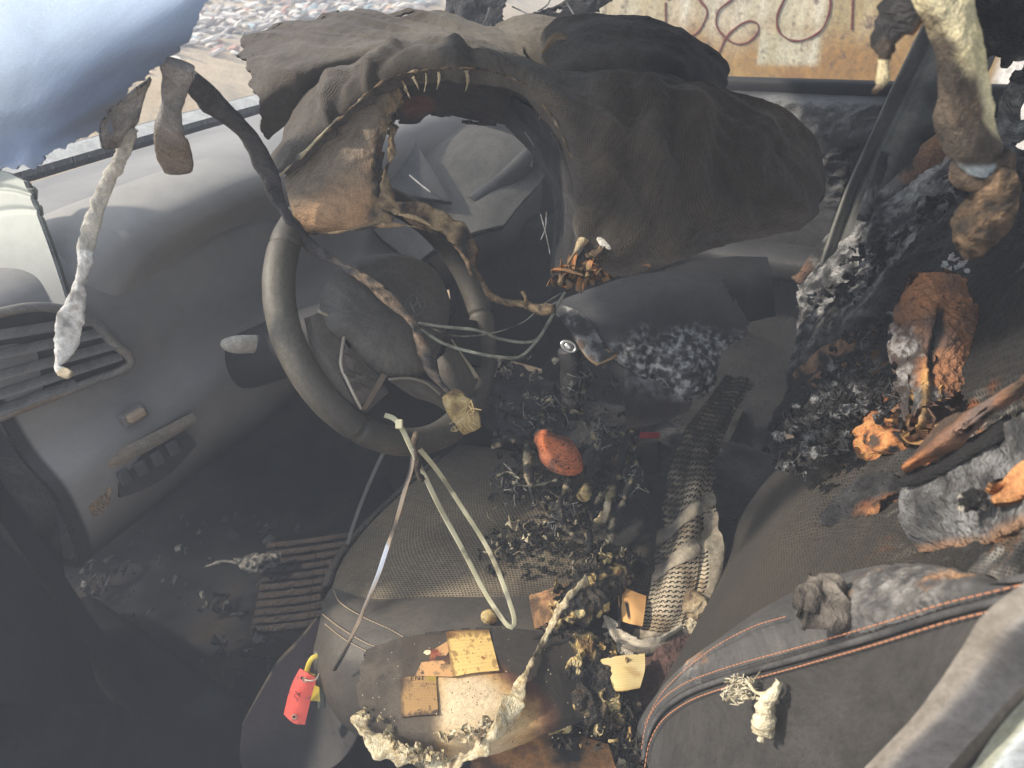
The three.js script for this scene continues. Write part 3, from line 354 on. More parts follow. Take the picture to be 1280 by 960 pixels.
  obj('lower_spoke', loft([[[560, 425], [572, 440], [585, 458], [598, 475]].map(a => H(a[0], a[1], 0.022)), [[556, 440], [566, 460], [576, 478], [590, 494]].map(a => H(a[0], a[1], 0.018)), [[546, 450], [552, 478], [562, 500], [580, 520]].map(a => H(a[0], a[1], 0.0))], { nu: 36, nv: 24, thick: 0.006, color: mottle([K.dkgrey, [0.09, 0.08, 0.065]], 12, 2) }), M.plastic, wheel);
  obj('silver_trim', rope([[564, 424], [575, 440], [586, 456], [596, 472]].map(a => H(a[0], a[1], 0.025)), t => 0.0012 + 0.003 * t * t, { ry: 0.0016, flat: 1, color: flat([0.3, 0.27, 0.19]) }), mat({ plain: 1, rough: 0.4, metal: 0.4 }), wheel);
}

// ───────────────────────── driver seat ─────────────────────────
const seat = thing('driver_seat', 'scorched driver seat with woven fabric centre and orange stitched leather bolsters', 'car seat', V(0.3, 0.2, 0));
const dashes = (pts, r, len, gap, c, lift = 0.001) => { const cv = spl(pts), L = cv.getLength(), out = []; for (let s = 0; s < L - len; s += len + gap) { const a = cv.getPointAt(s / L), b = cv.getPointAt((s + len) / L), d = b.clone().sub(a), m = a.clone().lerp(b, 0.5).addScaledVector(C0.clone().sub(a).normalize(), lift); const G = new THREE.CapsuleGeometry(r, d.length(), 2, 5); G.applyQuaternion(new THREE.Quaternion().setFromUnitVectors(V(0, 1, 0), d.normalize())); G.translate(m.x, m.y, m.z); out.push(tint(G, c)); } return merge(out); };
const yl = (l) => l.map(a => onY(...a));
{
  const scol = (u, v, p) => { const b = fbm(p, 14, 4, 3); let c = mix3([0.19, 0.165, 0.125], [0.115, 0.10, 0.078], clamp(0.5 + 1.2 * b)); const burn = sstep(0.16, 0.36, p.x + 0.10 * b) * 0.65 + sstep(-0.05, -0.22, p.z + 0.06 * b) * 0.6; return mix3(c, K.soot, clamp(burn)); };
  const r0 = [[415, 733, .575], [460, 747, .588], [560, 745, .597], [650, 746, .599], [740, 760, .597], [830, 790, .60]];
  obj('cushion_centre', loft([yl(r0), yl([[424, 706, .574], [480, 700, .588], [580, 690, .594], [680, 690, .594], [760, 700, .594], [850, 715, .60]]), yl([[448, 672, .572], [520, 655, .585], [600, 645, .59], [700, 640, .59], [780, 645, .59], [875, 650, .60]]), yl([[497, 622, .57], [560, 608, .582], [630, 600, .588], [720, 595, .588], [800, 592, .588], [895, 590, .60]]), yl([[552, 574, .565], [600, 566, .575], [670, 556, .58], [750, 548, .582], [830, 546, .585], [915, 545, .60]]), yl([[590, 540, .53], [640, 530, .54], [700, 520, .55], [780, 515, .55], [850, 512, .56], [930, 510, .58]])], { nu: 300, nv: 240, thick: 0.01, relief: (u, v, p) => 0.006 * fbm(p, 7, 3) + 0.0012 * fbm(p, 60, 2), color: scol }), mat({ rough: 0.95, kind: 'weave', bump: 0.0016, rep: 21 }), seat);
  // front roll of the cushion
  const fr = [[415, 733, .575], [424, 706, .574], [448, 672, .572], [497, 622, .57], [552, 574, .565]].map(a => onY(...a));
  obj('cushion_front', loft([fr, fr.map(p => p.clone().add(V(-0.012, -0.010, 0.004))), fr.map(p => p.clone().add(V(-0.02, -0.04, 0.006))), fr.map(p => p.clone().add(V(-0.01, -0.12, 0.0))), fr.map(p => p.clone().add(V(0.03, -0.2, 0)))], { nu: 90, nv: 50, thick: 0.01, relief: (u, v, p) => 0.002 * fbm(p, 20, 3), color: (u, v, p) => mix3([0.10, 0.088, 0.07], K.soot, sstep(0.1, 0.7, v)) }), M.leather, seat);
  // near leather bolster of the cushion
  const lcol = (u, v, p) => mix3(mix3([0.05, 0.046, 0.04], [0.085, 0.075, 0.06], clamp(0.5 + fbm(p, 12, 4))), K.char, sstep(0.62, 0.95, v));
  const b1 = yl([[404, 752, .555], [440, 776, .592], [540, 785, .613], [640, 795, .617], [740, 815, .615], [815, 840, .612]]), b2 = yl([[398, 785, .535], [425, 820, .575], [520, 832, .60], [640, 850, .60], [740, 870, .60], [800, 890, .60]]);
  obj('cushion_bolster', loft([yl(r0).map(p => p.clone().add(V(0, -0.002, 0))), yl([[409, 742, .566], [450, 760, .593], [550, 762, .608], [645, 768, .610], [740, 785, .608], [825, 812, .608]]), b1, b2, b2.map((p, i) => p.clone().add(V(-0.004, -0.06, 0.03))), b2.map((p, i) => p.clone().add(V(0.01, -0.16, 0.035))), b2.map(p => p.clone().add(V(0.02, -0.26, 0.0)))], { nu: 160, nv: 110, thick: 0.01, relief: (u, v, p) => 0.0025 * fbm(p, 10, 4), color: lcol }), M.leather, seat);
  const sc = [0.42, 0.32, 0.2];
  stuff(obj('stitching', [dashes(yl([[417, 738, .577], [424, 752, .590], [455, 772, .612], [488, 787, .613], [510, 800, .612]]), 0.0007, 0.0045, 0.002, sc, 0.003), dashes(yl([[403, 768, .560], [430, 788, .598], [456, 803, .606], [476, 811, .608]]), 0.0007, 0.0045, 0.002, sc, 0.004), dashes(yl([[406, 780, .558], [432, 800, .594], [462, 816, .602]]), 0.0007, 0.0045, 0.002, sc, 0.004)], M.plain, seat));
  obj('seat_base', tint(new RoundedBoxGeometry(0.48, 0.28, 0.46, 3, 0.03).translate(0.3, 0.36, 0), mottle([K.char, K.soot], 10, 2)), M.plastic, seat);

  // backrest: centre panel of fine fabric, charred towards the far shoulder, top corner blackened as shade of a gap
  const T = [[795, 908, .945], [840, 852, .90], [900, 797, .83], [960, 756, .745], [1040, 722, .645], [1130, 704, .56], [1205, 714, .49], [1290, 735, .42]];
  const back = obj('backrest_centre', loft([T, [[846, 822, .965], [905, 742, .945], [955, 695, .86], [1035, 668, .755], [1120, 650, .67], [1200, 630, .58], [1290, 610, .47]], [[896, 728, 1.08], [942, 655, 1.05], [990, 610, .955], [1065, 575, .86], [1140, 552, .76], [1215, 540, .66], [1300, 520, .54]], [[912, 668, 1.22], [950, 610, 1.13], [1000, 550, 1.05], [1070, 500, .97], [1135, 450, .9], [1200, 400, .83], [1290, 330, .76]], [[922, 645, 1.265], [968, 588, 1.17], [1025, 525, 1.08], [1095, 460, 1.0], [1160, 400, .93], [1225, 340, .87], [1300, 270, .80]]], { nu: 300, nv: 260, thick: 0.015, relief: (u, v, p) => 0.003 * fbm(p, 9, 3) + (0.010 * fbm(p, 22, 4) + 0.004 * fbm(p, 90, 3)) * sstep(0.75, 1.02, p.y + 0.08 * fbm(p, 6, 3) + 0.25 * v - 0.1), color: (u, v, p) => { const b = fbm(p, 8, 4, 2), k = sstep(0.93, 1.07, p.y + 0.07 * b + 0.22 * (v - 0.4)); let c = mix3([0.044, 0.040, 0.034], [0.027, 0.026, 0.025], clamp(0.5 + b)); c = mix3(c, K.soot, sstep(0.45, 0.85, v + 0.1 * b)); const ch = mix3(mottle([K.char, K.soot, K.dkgrey, K.brown, K.rust], 34, 6, 5, 1.3)(u, v, p), mottle([K.grey, K.ash], 90, 2)(u, v, p), 0.8 * sstep(0.12, 0.4, fbm(p, 40, 4, 14))); return mix3(mix3(c, ch, clamp(k)), K.char, sstep(0.70, 0.78, u) * sstep(0.5, 0.62, v)); } }), M.weaveFine, seat);
  // near bolster of the backrest: rolled leather between the seam and the piping, then the side panel
  const Pp = [[803, 945, .86], [808, 918, .86], [820, 893, .85], [852, 866, .80], [905, 845, .73], [1000, 818, .62], [1100, 789, .52], [1180, 764, .465], [1262, 744, .42], [1320, 730, .40]];
  const Tm = [[797, 935, .90], [800, 905, .89], [822, 868, .865], [860, 828, .81], [925, 790, .735], [1020, 755, .615], [1110, 735, .525], [1190, 730, .463], [1268, 733, .415], [1320, 725, .395]];
  const Tt = [[793, 930, .95], [797, 905, .94], [838, 852, .898], [868, 825, .865], [930, 775, .785], [1030, 724, .653], [1130, 703, .557], [1205, 713, .487], [1280, 731, .42], [1330, 722, .40]];
  const ash1 = (p, c, r) => sstep(r, r * 0.45, p.distanceTo(c) + r * 0.5 * fbm(p, 26, 4, 3));
  const h1 = at(1090, 742, .535), h2 = at(1160, 735, .49), h3 = at(875, 845, .78), h4 = at(1030, 745, .60);
  const bolcol = (u, v, p) => { const b = fbm(p, 10, 4, 1); let c = mix3([0.058, 0.059, 0.062], [0.105, 0.103, 0.10], clamp(0.5 + 1.2 * b)); const a = Math.max(ash1(p, h1, .07), ash1(p, h2, .05), ash1(p, h3, .045), 0.8 * ash1(p, h4, .04)) * sstep(0.02, 0.1, v) * sstep(0.8, 0.68, v); const burnt = mix3(mottle([[0.07, 0.07, 0.073], [0.13, 0.127, 0.122], [0.2, 0.195, 0.19]], 60, 5, 4, 1.5)(u, v, p), mottle([[0.26, 0.15, 0.085], [0.40, 0.24, 0.13]], 70, 5)(u, v, p), 0.85 * sstep(0.05, 0.28, fbm(p, 24, 4, 7) + (u > 0.6 ? 0.08 : 0.0))); return mix3(c, burnt, clamp(a * 1.4)); };
  const bol = obj('backrest_bolster', loft([Tt, Tm, Pp], { nu: 420, nv: 130, thick: 0.008, relief: (u, v, p) => 0.0012 * fbm(p, 14, 3) + 0.005 * Math.max(ash1(p, h1, .07), ash1(p, h2, .05), ash1(p, h3, .04)) * fbm(p, 110, 3) - 0.005 * Math.exp(-(((v - 1) / 0.03) ** 2)), color: bolcol }), M.leather, seat);
  const low = (l, dx, dy, dd) => l.map(a => [a[0] + dx, a[1] + dy, a[2] + dd]);
  obj('backrest_side', loft([low(Pp, 2, 2, 0.006), low(Pp, 6, 9, -0.002), low(Pp, 12, 60, -0.012), low(Pp, 20, 150, -0.02), low(Pp, 30, 300, 0.0)], { nu: 200, nv: 90, thick: 0.01, relief: (u, v, p) => 0.0012 * fbm(p, 12, 3), color: mottle([[0.034, 0.033, 0.033], [0.054, 0.052, 0.050]], 10, 6) }), M.leather, seat);
  obj('piping', rope(low(Pp, 1, 4, -0.001), 0.0028, { step: 0.006, color: mottle([K.dkgrey, K.grey], 20, 2) }), M.leather, bol);
  const os = [0.44, 0.20, 0.11];
  stuff(obj('stitching', [dashes(low(Pp, -1, -9, -0.004).map(P3), 0.00065, 0.004, 0.0028, os, 0.001), dashes(low(Pp, 3, 14, -0.006).map(P3), 0.00075, 0.0042, 0.0028, os, 0.001), dashes([[806, 905, .87], [826, 868, .845], [880, 818, .775], [940, 784, .70], [985, 770, .64]].map(P3), 0.0006, 0.004, 0.003, os, 0.004)], M.plain, bol));
  // burnt open shoulder: grey ash pad, curled cover lip, foam column
  obj('ash_pad', loft([[[1128, 610, .60], [1180, 585, .56], [1230, 545, .52], [1300, 500, .47]], [[1122, 640, .595], [1180, 620, .55], [1240, 590, .50], [1300, 560, .45]], [[1135, 672, .575], [1190, 660, .535], [1245, 640, .48], [1300, 615, .44]], [[1150, 690, .565], [1205, 688, .52], [1255, 668, .47], [1300, 645, .43]]], { nu: 200, nv: 120, thick: 0.01, relief: (u, v, p) => 0.004 * fbm(p, 24, 3) + 0.0035 * fbm(p, 120, 3), color: (u, v, p) => mix3(mottle([K.dkgrey, K.grey, [0.15, 0.155, 0.16], [0.22, 0.225, 0.23]], 50, 2, 5, 1.3)(u, v, p), [0.25, 0.15, 0.09], sstep(0.76, 0.95, v + 0.12 * fbm(p, 20, 3))) }), M.ash, seat);
  obj('curled_cover_lip', loft([[[1132, 592, .60], [1175, 572, .565], [1215, 545, .53], [1250, 515, .50], [1300, 478, .46]], [[1128, 585, .58], [1170, 558, .55], [1212, 530, .515], [1250, 500, .485], [1300, 465, .45]], [[1136, 576, .595], [1165, 552, .57], [1210, 520, .54], [1250, 492, .51], [1300, 455, .47]], [[1150, 555, .64], [1170, 535, .62], [1200, 512, .60], [1240, 500, .58], [1300, 470, .52]]], { nu: 150, nv: 60, thick: 0.004, relief: (u, v, p) => 0.005 * fbm(p, 30, 4), hole: (u, v, p) => v > 0.93 && fbm(p, 60, 2) > 0.1, color: (u, v, p) => mix3(mottle([K.brown, [0.24, 0.12, 0.07], [0.2, 0.15, 0.13]], 18, 5, 5)(u, v, p), K.orange, 0.8 * sstep(0.28, 0.12, u + 0.1 * fbm(p, 30, 3)) * sstep(0.7, 0.3, v)) }), M.foam, seat);
  obj('lip_shadow_char', rope([[1130, 600, .595], [1170, 588, .57], [1215, 560, .535], [1255, 535, .50]], t => 0.009 + 0.005 * t, { ry: 0.005, relief: (t, k, p) => 0.004 * fbm(p, 80, 3), color: mottle([K.char, K.soot], 40, 2) }), M.ash, seat);  // charred strip put in as the shade under the curled lip
  const foamc = (s) => mottle([K.char, [0.30, 0.12, 0.05], K.orange, [0.5, 0.22, 0.09], K.orange, [0.26, 0.17, 0.13]], 20, s, 5, 1.15);
  obj('foam_slab', loft([[[1130, 362, .80], [1150, 342, .79], [1185, 340, .79], [1212, 352, .80]], [[1120, 392, .80], [1150, 385, .77], [1188, 380, .77], [1220, 388, .80]], [[1112, 432, .79], [1150, 428, .75], [1190, 425, .75], [1224, 430, .79]], [[1118, 480, .75], [1152, 478, .715], [1190, 472, .72], [1224, 472, .76]], [[1128, 518, .70], [1155, 522, .675], [1188, 514, .685], [1214, 506, .72]], [[1142, 546, .665], [1152, 544, .66], [1168, 534, .67], [1186, 524, .69]]], { nu: 220, nv: 260, thick: 0.02, relief: (u, v, p) => { const d = u - 0.5 + 0.3 * (v - 0.5); return 0.010 * fbm(p, 22, 4, 3) + 0.0045 * fbm(p, 120, 3) - 0.010 * Math.exp(-(((d + 0.02) / 0.05) ** 2)) * sstep(0.15, 0.3, v) * sstep(0.7, 0.5, v) + 0.010 * Math.exp(-(((d + 0.08) / 0.06) ** 2)) * sstep(0.45, 0.6, v); }, color: (u, v, p) => { const d = u - 0.5 + 0.3 * (v - 0.5); let c = mottle([[0.13, 0.08, 0.06], [0.24, 0.12, 0.065], [0.36, 0.165, 0.075], [0.42, 0.21, 0.10]], 20, 4, 5, 1.2)(u, v, p); c = mix3(c, [0.5, 0.30, 0.10], 0.7 * sstep(0.1, 0.03, Math.abs(d + 0.08)) * sstep(0.45, 0.6, v)); c = mix3(c, K.char, sstep(0.07, 0.03, Math.abs(d + 0.02)) * sstep(0.15, 0.25, v) * sstep(0.66, 0.5, v)); c = mix3(c, mottle([K.soot, K.dkgrey, K.ash], 90, 2)(u, v, p), 0.9 * sstep(0.40, 0.22, u + 0.2 * fbm(p, 20, 4)) * sstep(0.18, 0.34, v) * sstep(0.95, 0.7, v)); c = mix3(c, mottle([K.soot, K.ash], 90, 5)(u, v, p), 0.8 * sstep(0.02, 0.012, p.distanceTo(at(1170, 495, .70)) + 0.01 * fbm(p, 50, 3))); return mix3(c, K.char, 0.7 * sstep(0.3, 0.44, fbm(p, 170, 2, 3))); }, hole: (u, v, p) => (u < 0.05 || u > 0.94) && fbm(p, 40, 3) > 0.0 }), M.foam, seat);
  for (const [x, y, d, s, r] of [[1100, 545, .83, .022, 1], [1120, 555, .79, .02, 2], [1092, 560, .83, .016, 3], [1110, 530, .84, .018, 4]]) obj('foam_crumb', lump([x, y, d], [s * 1.5, s * 0.8, s], { amp: 0.6, f: 40, s: r, detail: 16, color: mottle([K.char, K.orange, [0.5, 0.26, 0.10], K.orange, K.brown], 44, r) }), M.foam, seat);
  const flakeC = mottle([K.char, K.soot, K.dkgrey, K.ash], 60, 2);
  const crust = []; for (let i = 0; i < 230; i++) { const t = rnd(), x = 985 + 115 * t + rr(-26, 26), y = 560 - 125 * t + rr(-42, 70) * (0.5 + t * 0.5), d = 1.07 - 0.30 * (x - 960) / 240 - 0.0022 * (y - 480) * 0.7; crust.push(flake([x, y, d - 0.02], rr(0.008, 0.026), rr(0.008, 0.022), { color: flakeC, n: 4 })); }
  stuff(obj('charred_crust', crust, M.ash, seat));
  for (const [a, w, s] of [[[[992, 470, 1.12], [1030, 448, 1.07], [1065, 428, 1.03], [1095, 416, 1.0]], 0.011, 1], [[[1000, 482, 1.1], [1040, 470, 1.05], [1075, 455, 1.01], [1098, 438, .98]], 0.008, 2], [[[1035, 478, 1.06], [1060, 470, 1.03], [1080, 458, 1.0]], 0.017, 3]]) obj('charred_edge', rope(a, t => w * (0.6 + 0.7 * Math.sin(Math.PI * t)), { flat: 1, ry: w * 0.4, relief: (t, k, p) => 0.006 * fbm(p, 50, 4, s), color: mottle([K.char, [0.2, 0.12, 0.08], [0.3, 0.19, 0.12], K.soot], 40, s) }), M.ash, seat);
  // burnt patch with a curled rim in the middle of the backrest
  obj('burnt_patch', loft([[[1040, 640, .81], [1070, 612, .79], [1110, 590, .76], [1135, 590, .72]], [[1030, 655, .80], [1070, 635, .77], [1115, 615, .735], [1138, 612, .70]], [[1035, 668, .785], [1075, 660, .75], [1110, 645, .71], [1130, 630, .685]]], { nu: 130, nv: 70, thick: 0.003, relief: (u, v, p) => 0.008 + 0.007 * fbm(p, 45, 4) + 0.006 * Math.max(0, ridge(p, 40, 3, 2)), color: (u, v, p) => mix3(mottle([K.char, K.soot, K.dkgrey], 50, 2)(u, v, p), mottle([K.rust, [0.3, 0.14, 0.06], K.char], 40, 3)(u, v, p), sstep(0.62, 0.85, v + 0.2 * fbm(p, 30, 3)) * sstep(0.3, 0.6, u)), hole: (u, v, p) => Math.hypot((u - 0.5) * 2, (v - 0.5) * 2) > 1 + 0.5 * fbm(p, 40, 3) }), M.ash, seat);
  obj('orange_foam_tear', loft([[[1240, 620, .475], [1262, 590, .47], [1300, 560, .45]], [[1245, 612, .49], [1270, 605, .46], [1300, 595, .44]], [[1238, 624, .47], [1265, 622, .455], [1300, 612, .44]]], { nu: 50, nv: 30, thick: 0.006, relief: (u, v, p) => 0.002 * fbm(p, 60, 3), color: mottle([K.orange, [0.55, 0.27, 0.11], K.rust], 24, 3) }), M.foam, seat);
  for (const [x, y, d, s, r] of [[1215, 628, .485, .006, 1], [1222, 622, .48, .007, 2], [1208, 634, .49, .004, 3]]) obj('char_crumb', lump([x, y, d], [s * 1.4, s, s], { amp: 0.7, f: 120, s: r, detail: 10, color: mottle([K.char, K.char, K.pale], 120, r) }), M.ash, seat);
}

// ───────────────────────── passenger seat (burnt to ash) ─────────────────────────
{
  const ps = thing('passenger_seat', 'passenger seat burnt to grey ash and charred foam behind the driver seat', 'car seat', V(0.6, 0.3, -0.75));
  obj('backrest', loft([[[1000, 355, 1.72], [1030, 320, 1.66], [1080, 272, 1.58], [1130, 232, 1.5], [1175, 190, 1.44], [1230, 140, 1.38]], [[998, 375, 1.62], [1035, 340, 1.55], [1090, 290, 1.46], [1140, 250, 1.39], [1190, 212, 1.33], [1250, 160, 1.26]], [[1000, 410, 1.58], [1045, 375, 1.48], [1100, 330, 1.38], [1155, 280, 1.3], [1205, 240, 1.23], [1270, 190, 1.16]], [[985, 470, 1.5], [1040, 425, 1.4], [1095, 390, 1.3], [1150, 345, 1.21], [1205, 300, 1.13], [1280, 230, 1.06]], [[965, 540, 1.45], [1020, 480, 1.36], [1080, 430, 1.27], [1145, 370, 1.18], [1220, 300, 1.1], [1300, 225, 1.02]]], { nu: 260, nv: 220, thick: 0.02, relief: (u, v, p) => 0.018 * fbm(p, 10, 4, 2) + 0.009 * Math.max(-0.3, ridge(p, 24, 4, 3)) + 0.003 * fbm(p, 110, 2), color: (u, v, p) => { const n = fbm(p, 7, 4, 5); let c = mottle([K.soot, K.dkgrey, [0.10, 0.103, 0.106], [0.2, 0.205, 0.21], [0.32, 0.325, 0.33]], 44, 3, 5, 1.3)(u, v, p); c = mix3(c, mottle([[0.25, 0.255, 0.25], K.ashlt, [0.55, 0.56, 0.54]], 90, 3)(u, v, p), sstep(0.14, 0.42, fbm(p, 6, 3, 12)) * sstep(0.45, 0.6, u) * sstep(0.75, 0.4, v)); c = mix3(c, [0.26, 0.14, 0.07], 0.8 * sstep(0.2, 0.5, n) * sstep(0.5, 0.1, v)); return mix3(c, K.char, sstep(0.55, 0.85, v)); } }), M.ash, ps);
  obj('backrest_edge_roll', rope([[1000, 352, 1.70], [1035, 312, 1.63], [1085, 268, 1.55], [1135, 228, 1.47], [1165, 200, 1.42], [1190, 182, 1.39]], t => 0.022 + 0.012 * t, { relief: (t, k, p) => 0.012 * fbm(p, 26, 4), m: 20, color: (u, v, p) => mix3(mottle([K.soot, K.dkgrey, K.ash], 30, 3)(u, v, p), mottle([[0.3, 0.17, 0.09], [0.22, 0.13, 0.09], K.soot], 40, 4)(u, v, p), sstep(0.62, 0.85, u) + 0.7 * sstep(0.2, 0.08, u)) }), M.ash, ps);
  obj('cushion', loft([[V(-0.1, 0.5, -0.5), V(-0.1, 0.5, -1.02)], [V(-0.05, 0.58, -0.5), V(-0.05, 0.58, -1.02)], [V(0.25, 0.58, -0.5), V(0.25, 0.58, -1.02)], [V(0.52, 0.55, -0.5), V(0.52, 0.55, -1.02)]], { nu: 70, nv: 70, thick: 0.04, relief: (u, v, p) => 0.03 * fbm(p, 9, 4), color: mottle([K.char, K.soot], 14, 4) }), M.ash, ps);
  const fl = []; for (let i = 0; i < 120; i++) { const t = rnd(), x = 1010 + 200 * t + rr(-15, 15), y = 400 - 170 * t + rr(-30, 30); fl.push(flake([x, y, 1.5 - 0.28 * t - 0.02], rr(0.01, 0.035), rr(0.008, 0.025), { color: mottle([K.char, K.soot, K.ash], 40, 3), n: 4 })); }
  obj('added_dark_lump', lump([1238, 318, 1.08], [0.16, 0.07, 0.10], { rot: [0, 0.6, 0.5], detail: 40, relief: (p) => 0.3 * fbm(p, 16, 4, 2) + 0.15 * ridge(p, 34, 3, 3), color: mottle([K.char, K.soot, K.dkgrey], 30, 3) }), M.ash, ps);  // added dark lump, covers the bright gap behind the seat
  stuff(obj('charred_crust', fl, M.ash, ps));
}

// ───────────────────────── lining collapsed over the wheel ─────────────────────────
const fullRope = rope;
{
  const rope = (p, rx, o = {}) => fullRope(p, typeof rx === 'function' ? t => 0.8 * rx(t) : 0.8 * rx, { ...o, ry: o.ry === undefined ? undefined : typeof o.ry === 'function' ? t => 0.8 * o.ry(t) : 0.8 * o.ry });
  const lin = thing('collapsed_lining', 'large sooty grey fabric bag sagging in folds over the steering wheel, torn open by fire', 'fabric lining', V(0.1, 1.2, -0.35));
  const sunDustTop = (u, v, p) => { const b = fbm(p, 6, 4, 2); let c = mix3([0.085, 0.08, 0.07], [0.165, 0.152, 0.128], clamp(0.5 + 1.2 * b)); c = mix3(c, [0.045, 0.035, 0.027], 0.7 * sstep(0.0, 0.5, fbm(p, 3.2, 3, 6) + 0.18)); c = mix3(c, [0.14, 0.085, 0.05], 0.7 * sstep(0.18, 0.4, fbm(p, 7, 4, 9)) * sstep(1.32, 1.2, p.y)); return c; };  // dusty grey, made paler to paint sun on the top ridges
  const folds = (p) => 0.009 * fbm(p, 8, 2, 2) + 0.013 * fbm(V(p.x * 0.8 + p.y * 0.6, p.y * 0.4, p.z * 2), 6, 2, 4) + 0.007 * ridge(V(p.x + 0.5 * p.y, p.y * 0.4, p.z * 1.4), 7, 1, 5) + 0.007 * ridge(V(p.x * 0.5 + p.y * 0.5, p.y * 0.5, p.z * 2.0), 13, 2, 7) + 0.003 * fbm(p, 26, 3, 3) + 0.0012 * fbm(p, 80, 2);
  // far roll
  obj('far_roll', loft([[[288, 70, 1.056], [340, 40, 1.079], [410, 24, 1.086], [480, 17, 1.094], [545, 22, 1.101], [590, 36, 1.101], [640, 45, 1.094]], [[300, 92, 1.012], [345, 62, 1.012], [410, 45, 1.012], [480, 40, 1.012], [545, 44, 1.019], [600, 56, 1.027], [650, 62, 1.042]], [[316, 130, 0.952], [350, 108, 0.937], [410, 80, 0.930], [480, 66, 0.922], [550, 64, 0.930], [610, 72, 0.937], [660, 84, 0.960]], [[330, 180, 1.017], [360, 150, 1.002], [420, 110, 0.995], [490, 90, 0.995], [550, 84, 1.002], [610, 90, 1.017], [660, 105, 1.032]]], { nu: 240, nv: 140, thick: 0.004, relief: (u, v, p) => folds(p), color: sunDustTop, hole: (u, v, p) => (v < 0.04 && fbm(p, 40, 2) > 0.1) || u < 0.05 + 0.07 * fbm(p, 24, 4) }), M.cloth, lin);
  obj('far_roll', loft([[[612, 48, 1.116], [640, 33, 1.116], [680, 29, 1.116], [720, 34, 1.116], [750, 50, 1.116]], [[625, 62, 1.056], [655, 50, 1.049], [690, 46, 1.049], [730, 54, 1.056], [760, 70, 1.064]], [[640, 85, 1.042], [665, 74, 1.027], [700, 72, 1.027], [740, 82, 1.034], [770, 98, 1.042]], [[655, 110, 1.05], [690, 104, 1.04], [720, 102, 1.04], [755, 106, 1.05], [785, 116, 1.06]]], { nu: 120, nv: 70, thick: 0.004, relief: (u, v, p) => folds(p), color: sunDustTop }), M.cloth, lin);
  obj('side_roll', loft([[[676, 68, 0.997], [690, 42, 1.012], [730, 28, 1.012], [790, 27, 1.004], [840, 42, 0.997], [880, 64, 0.990], [905, 96, 0.982]], [[684, 80, 0.952], [702, 58, 0.952], [740, 46, 0.945], [795, 46, 0.937], [840, 62, 0.937], [878, 86, 0.945], [900, 112, 0.952]], [[705, 92, 0.923], [725, 80, 0.915], [755, 72, 0.908], [800, 72, 0.908], [838, 86, 0.908], [868, 106, 0.923], [890, 128, 0.937]], [[720, 105, 0.930], [745, 98, 0.923], [775, 95, 0.923], [805, 95, 0.923], [835, 105, 0.923], [860, 122, 0.930], [880, 140, 0.945]]], { nu: 200, nv: 120, thick: 0.004, relief: (u, v, p) => folds(p) + 0.006 * Math.max(0, ridge(p, 18, 3, 2)) * sstep(0.4, 0.8, u), color: (u, v, p) => mix3(sunDustTop(u, v, p), mottle([K.soot, K.dkgrey, K.soot], 20, 3)(u, v, p), 0.3 + 0.7 * sstep(0.35, 0.7, u)) }), M.cloth, lin);
  obj('pale_fold', rope([[678, 66, 0.975], [690, 54, 0.963], [702, 48, 0.956], [712, 52, 0.949]], t => 0.012 * Math.sin(Math.PI * clamp(t, 0.1, 0.95)), { flat: 1, ry: 0.006, relief: (t, k, p) => 0.004 * fbm(p, 60, 3), color: mottle([K.tan, [0.34, 0.27, 0.2], K.cream], 30, 2) }), M.foam, lin);
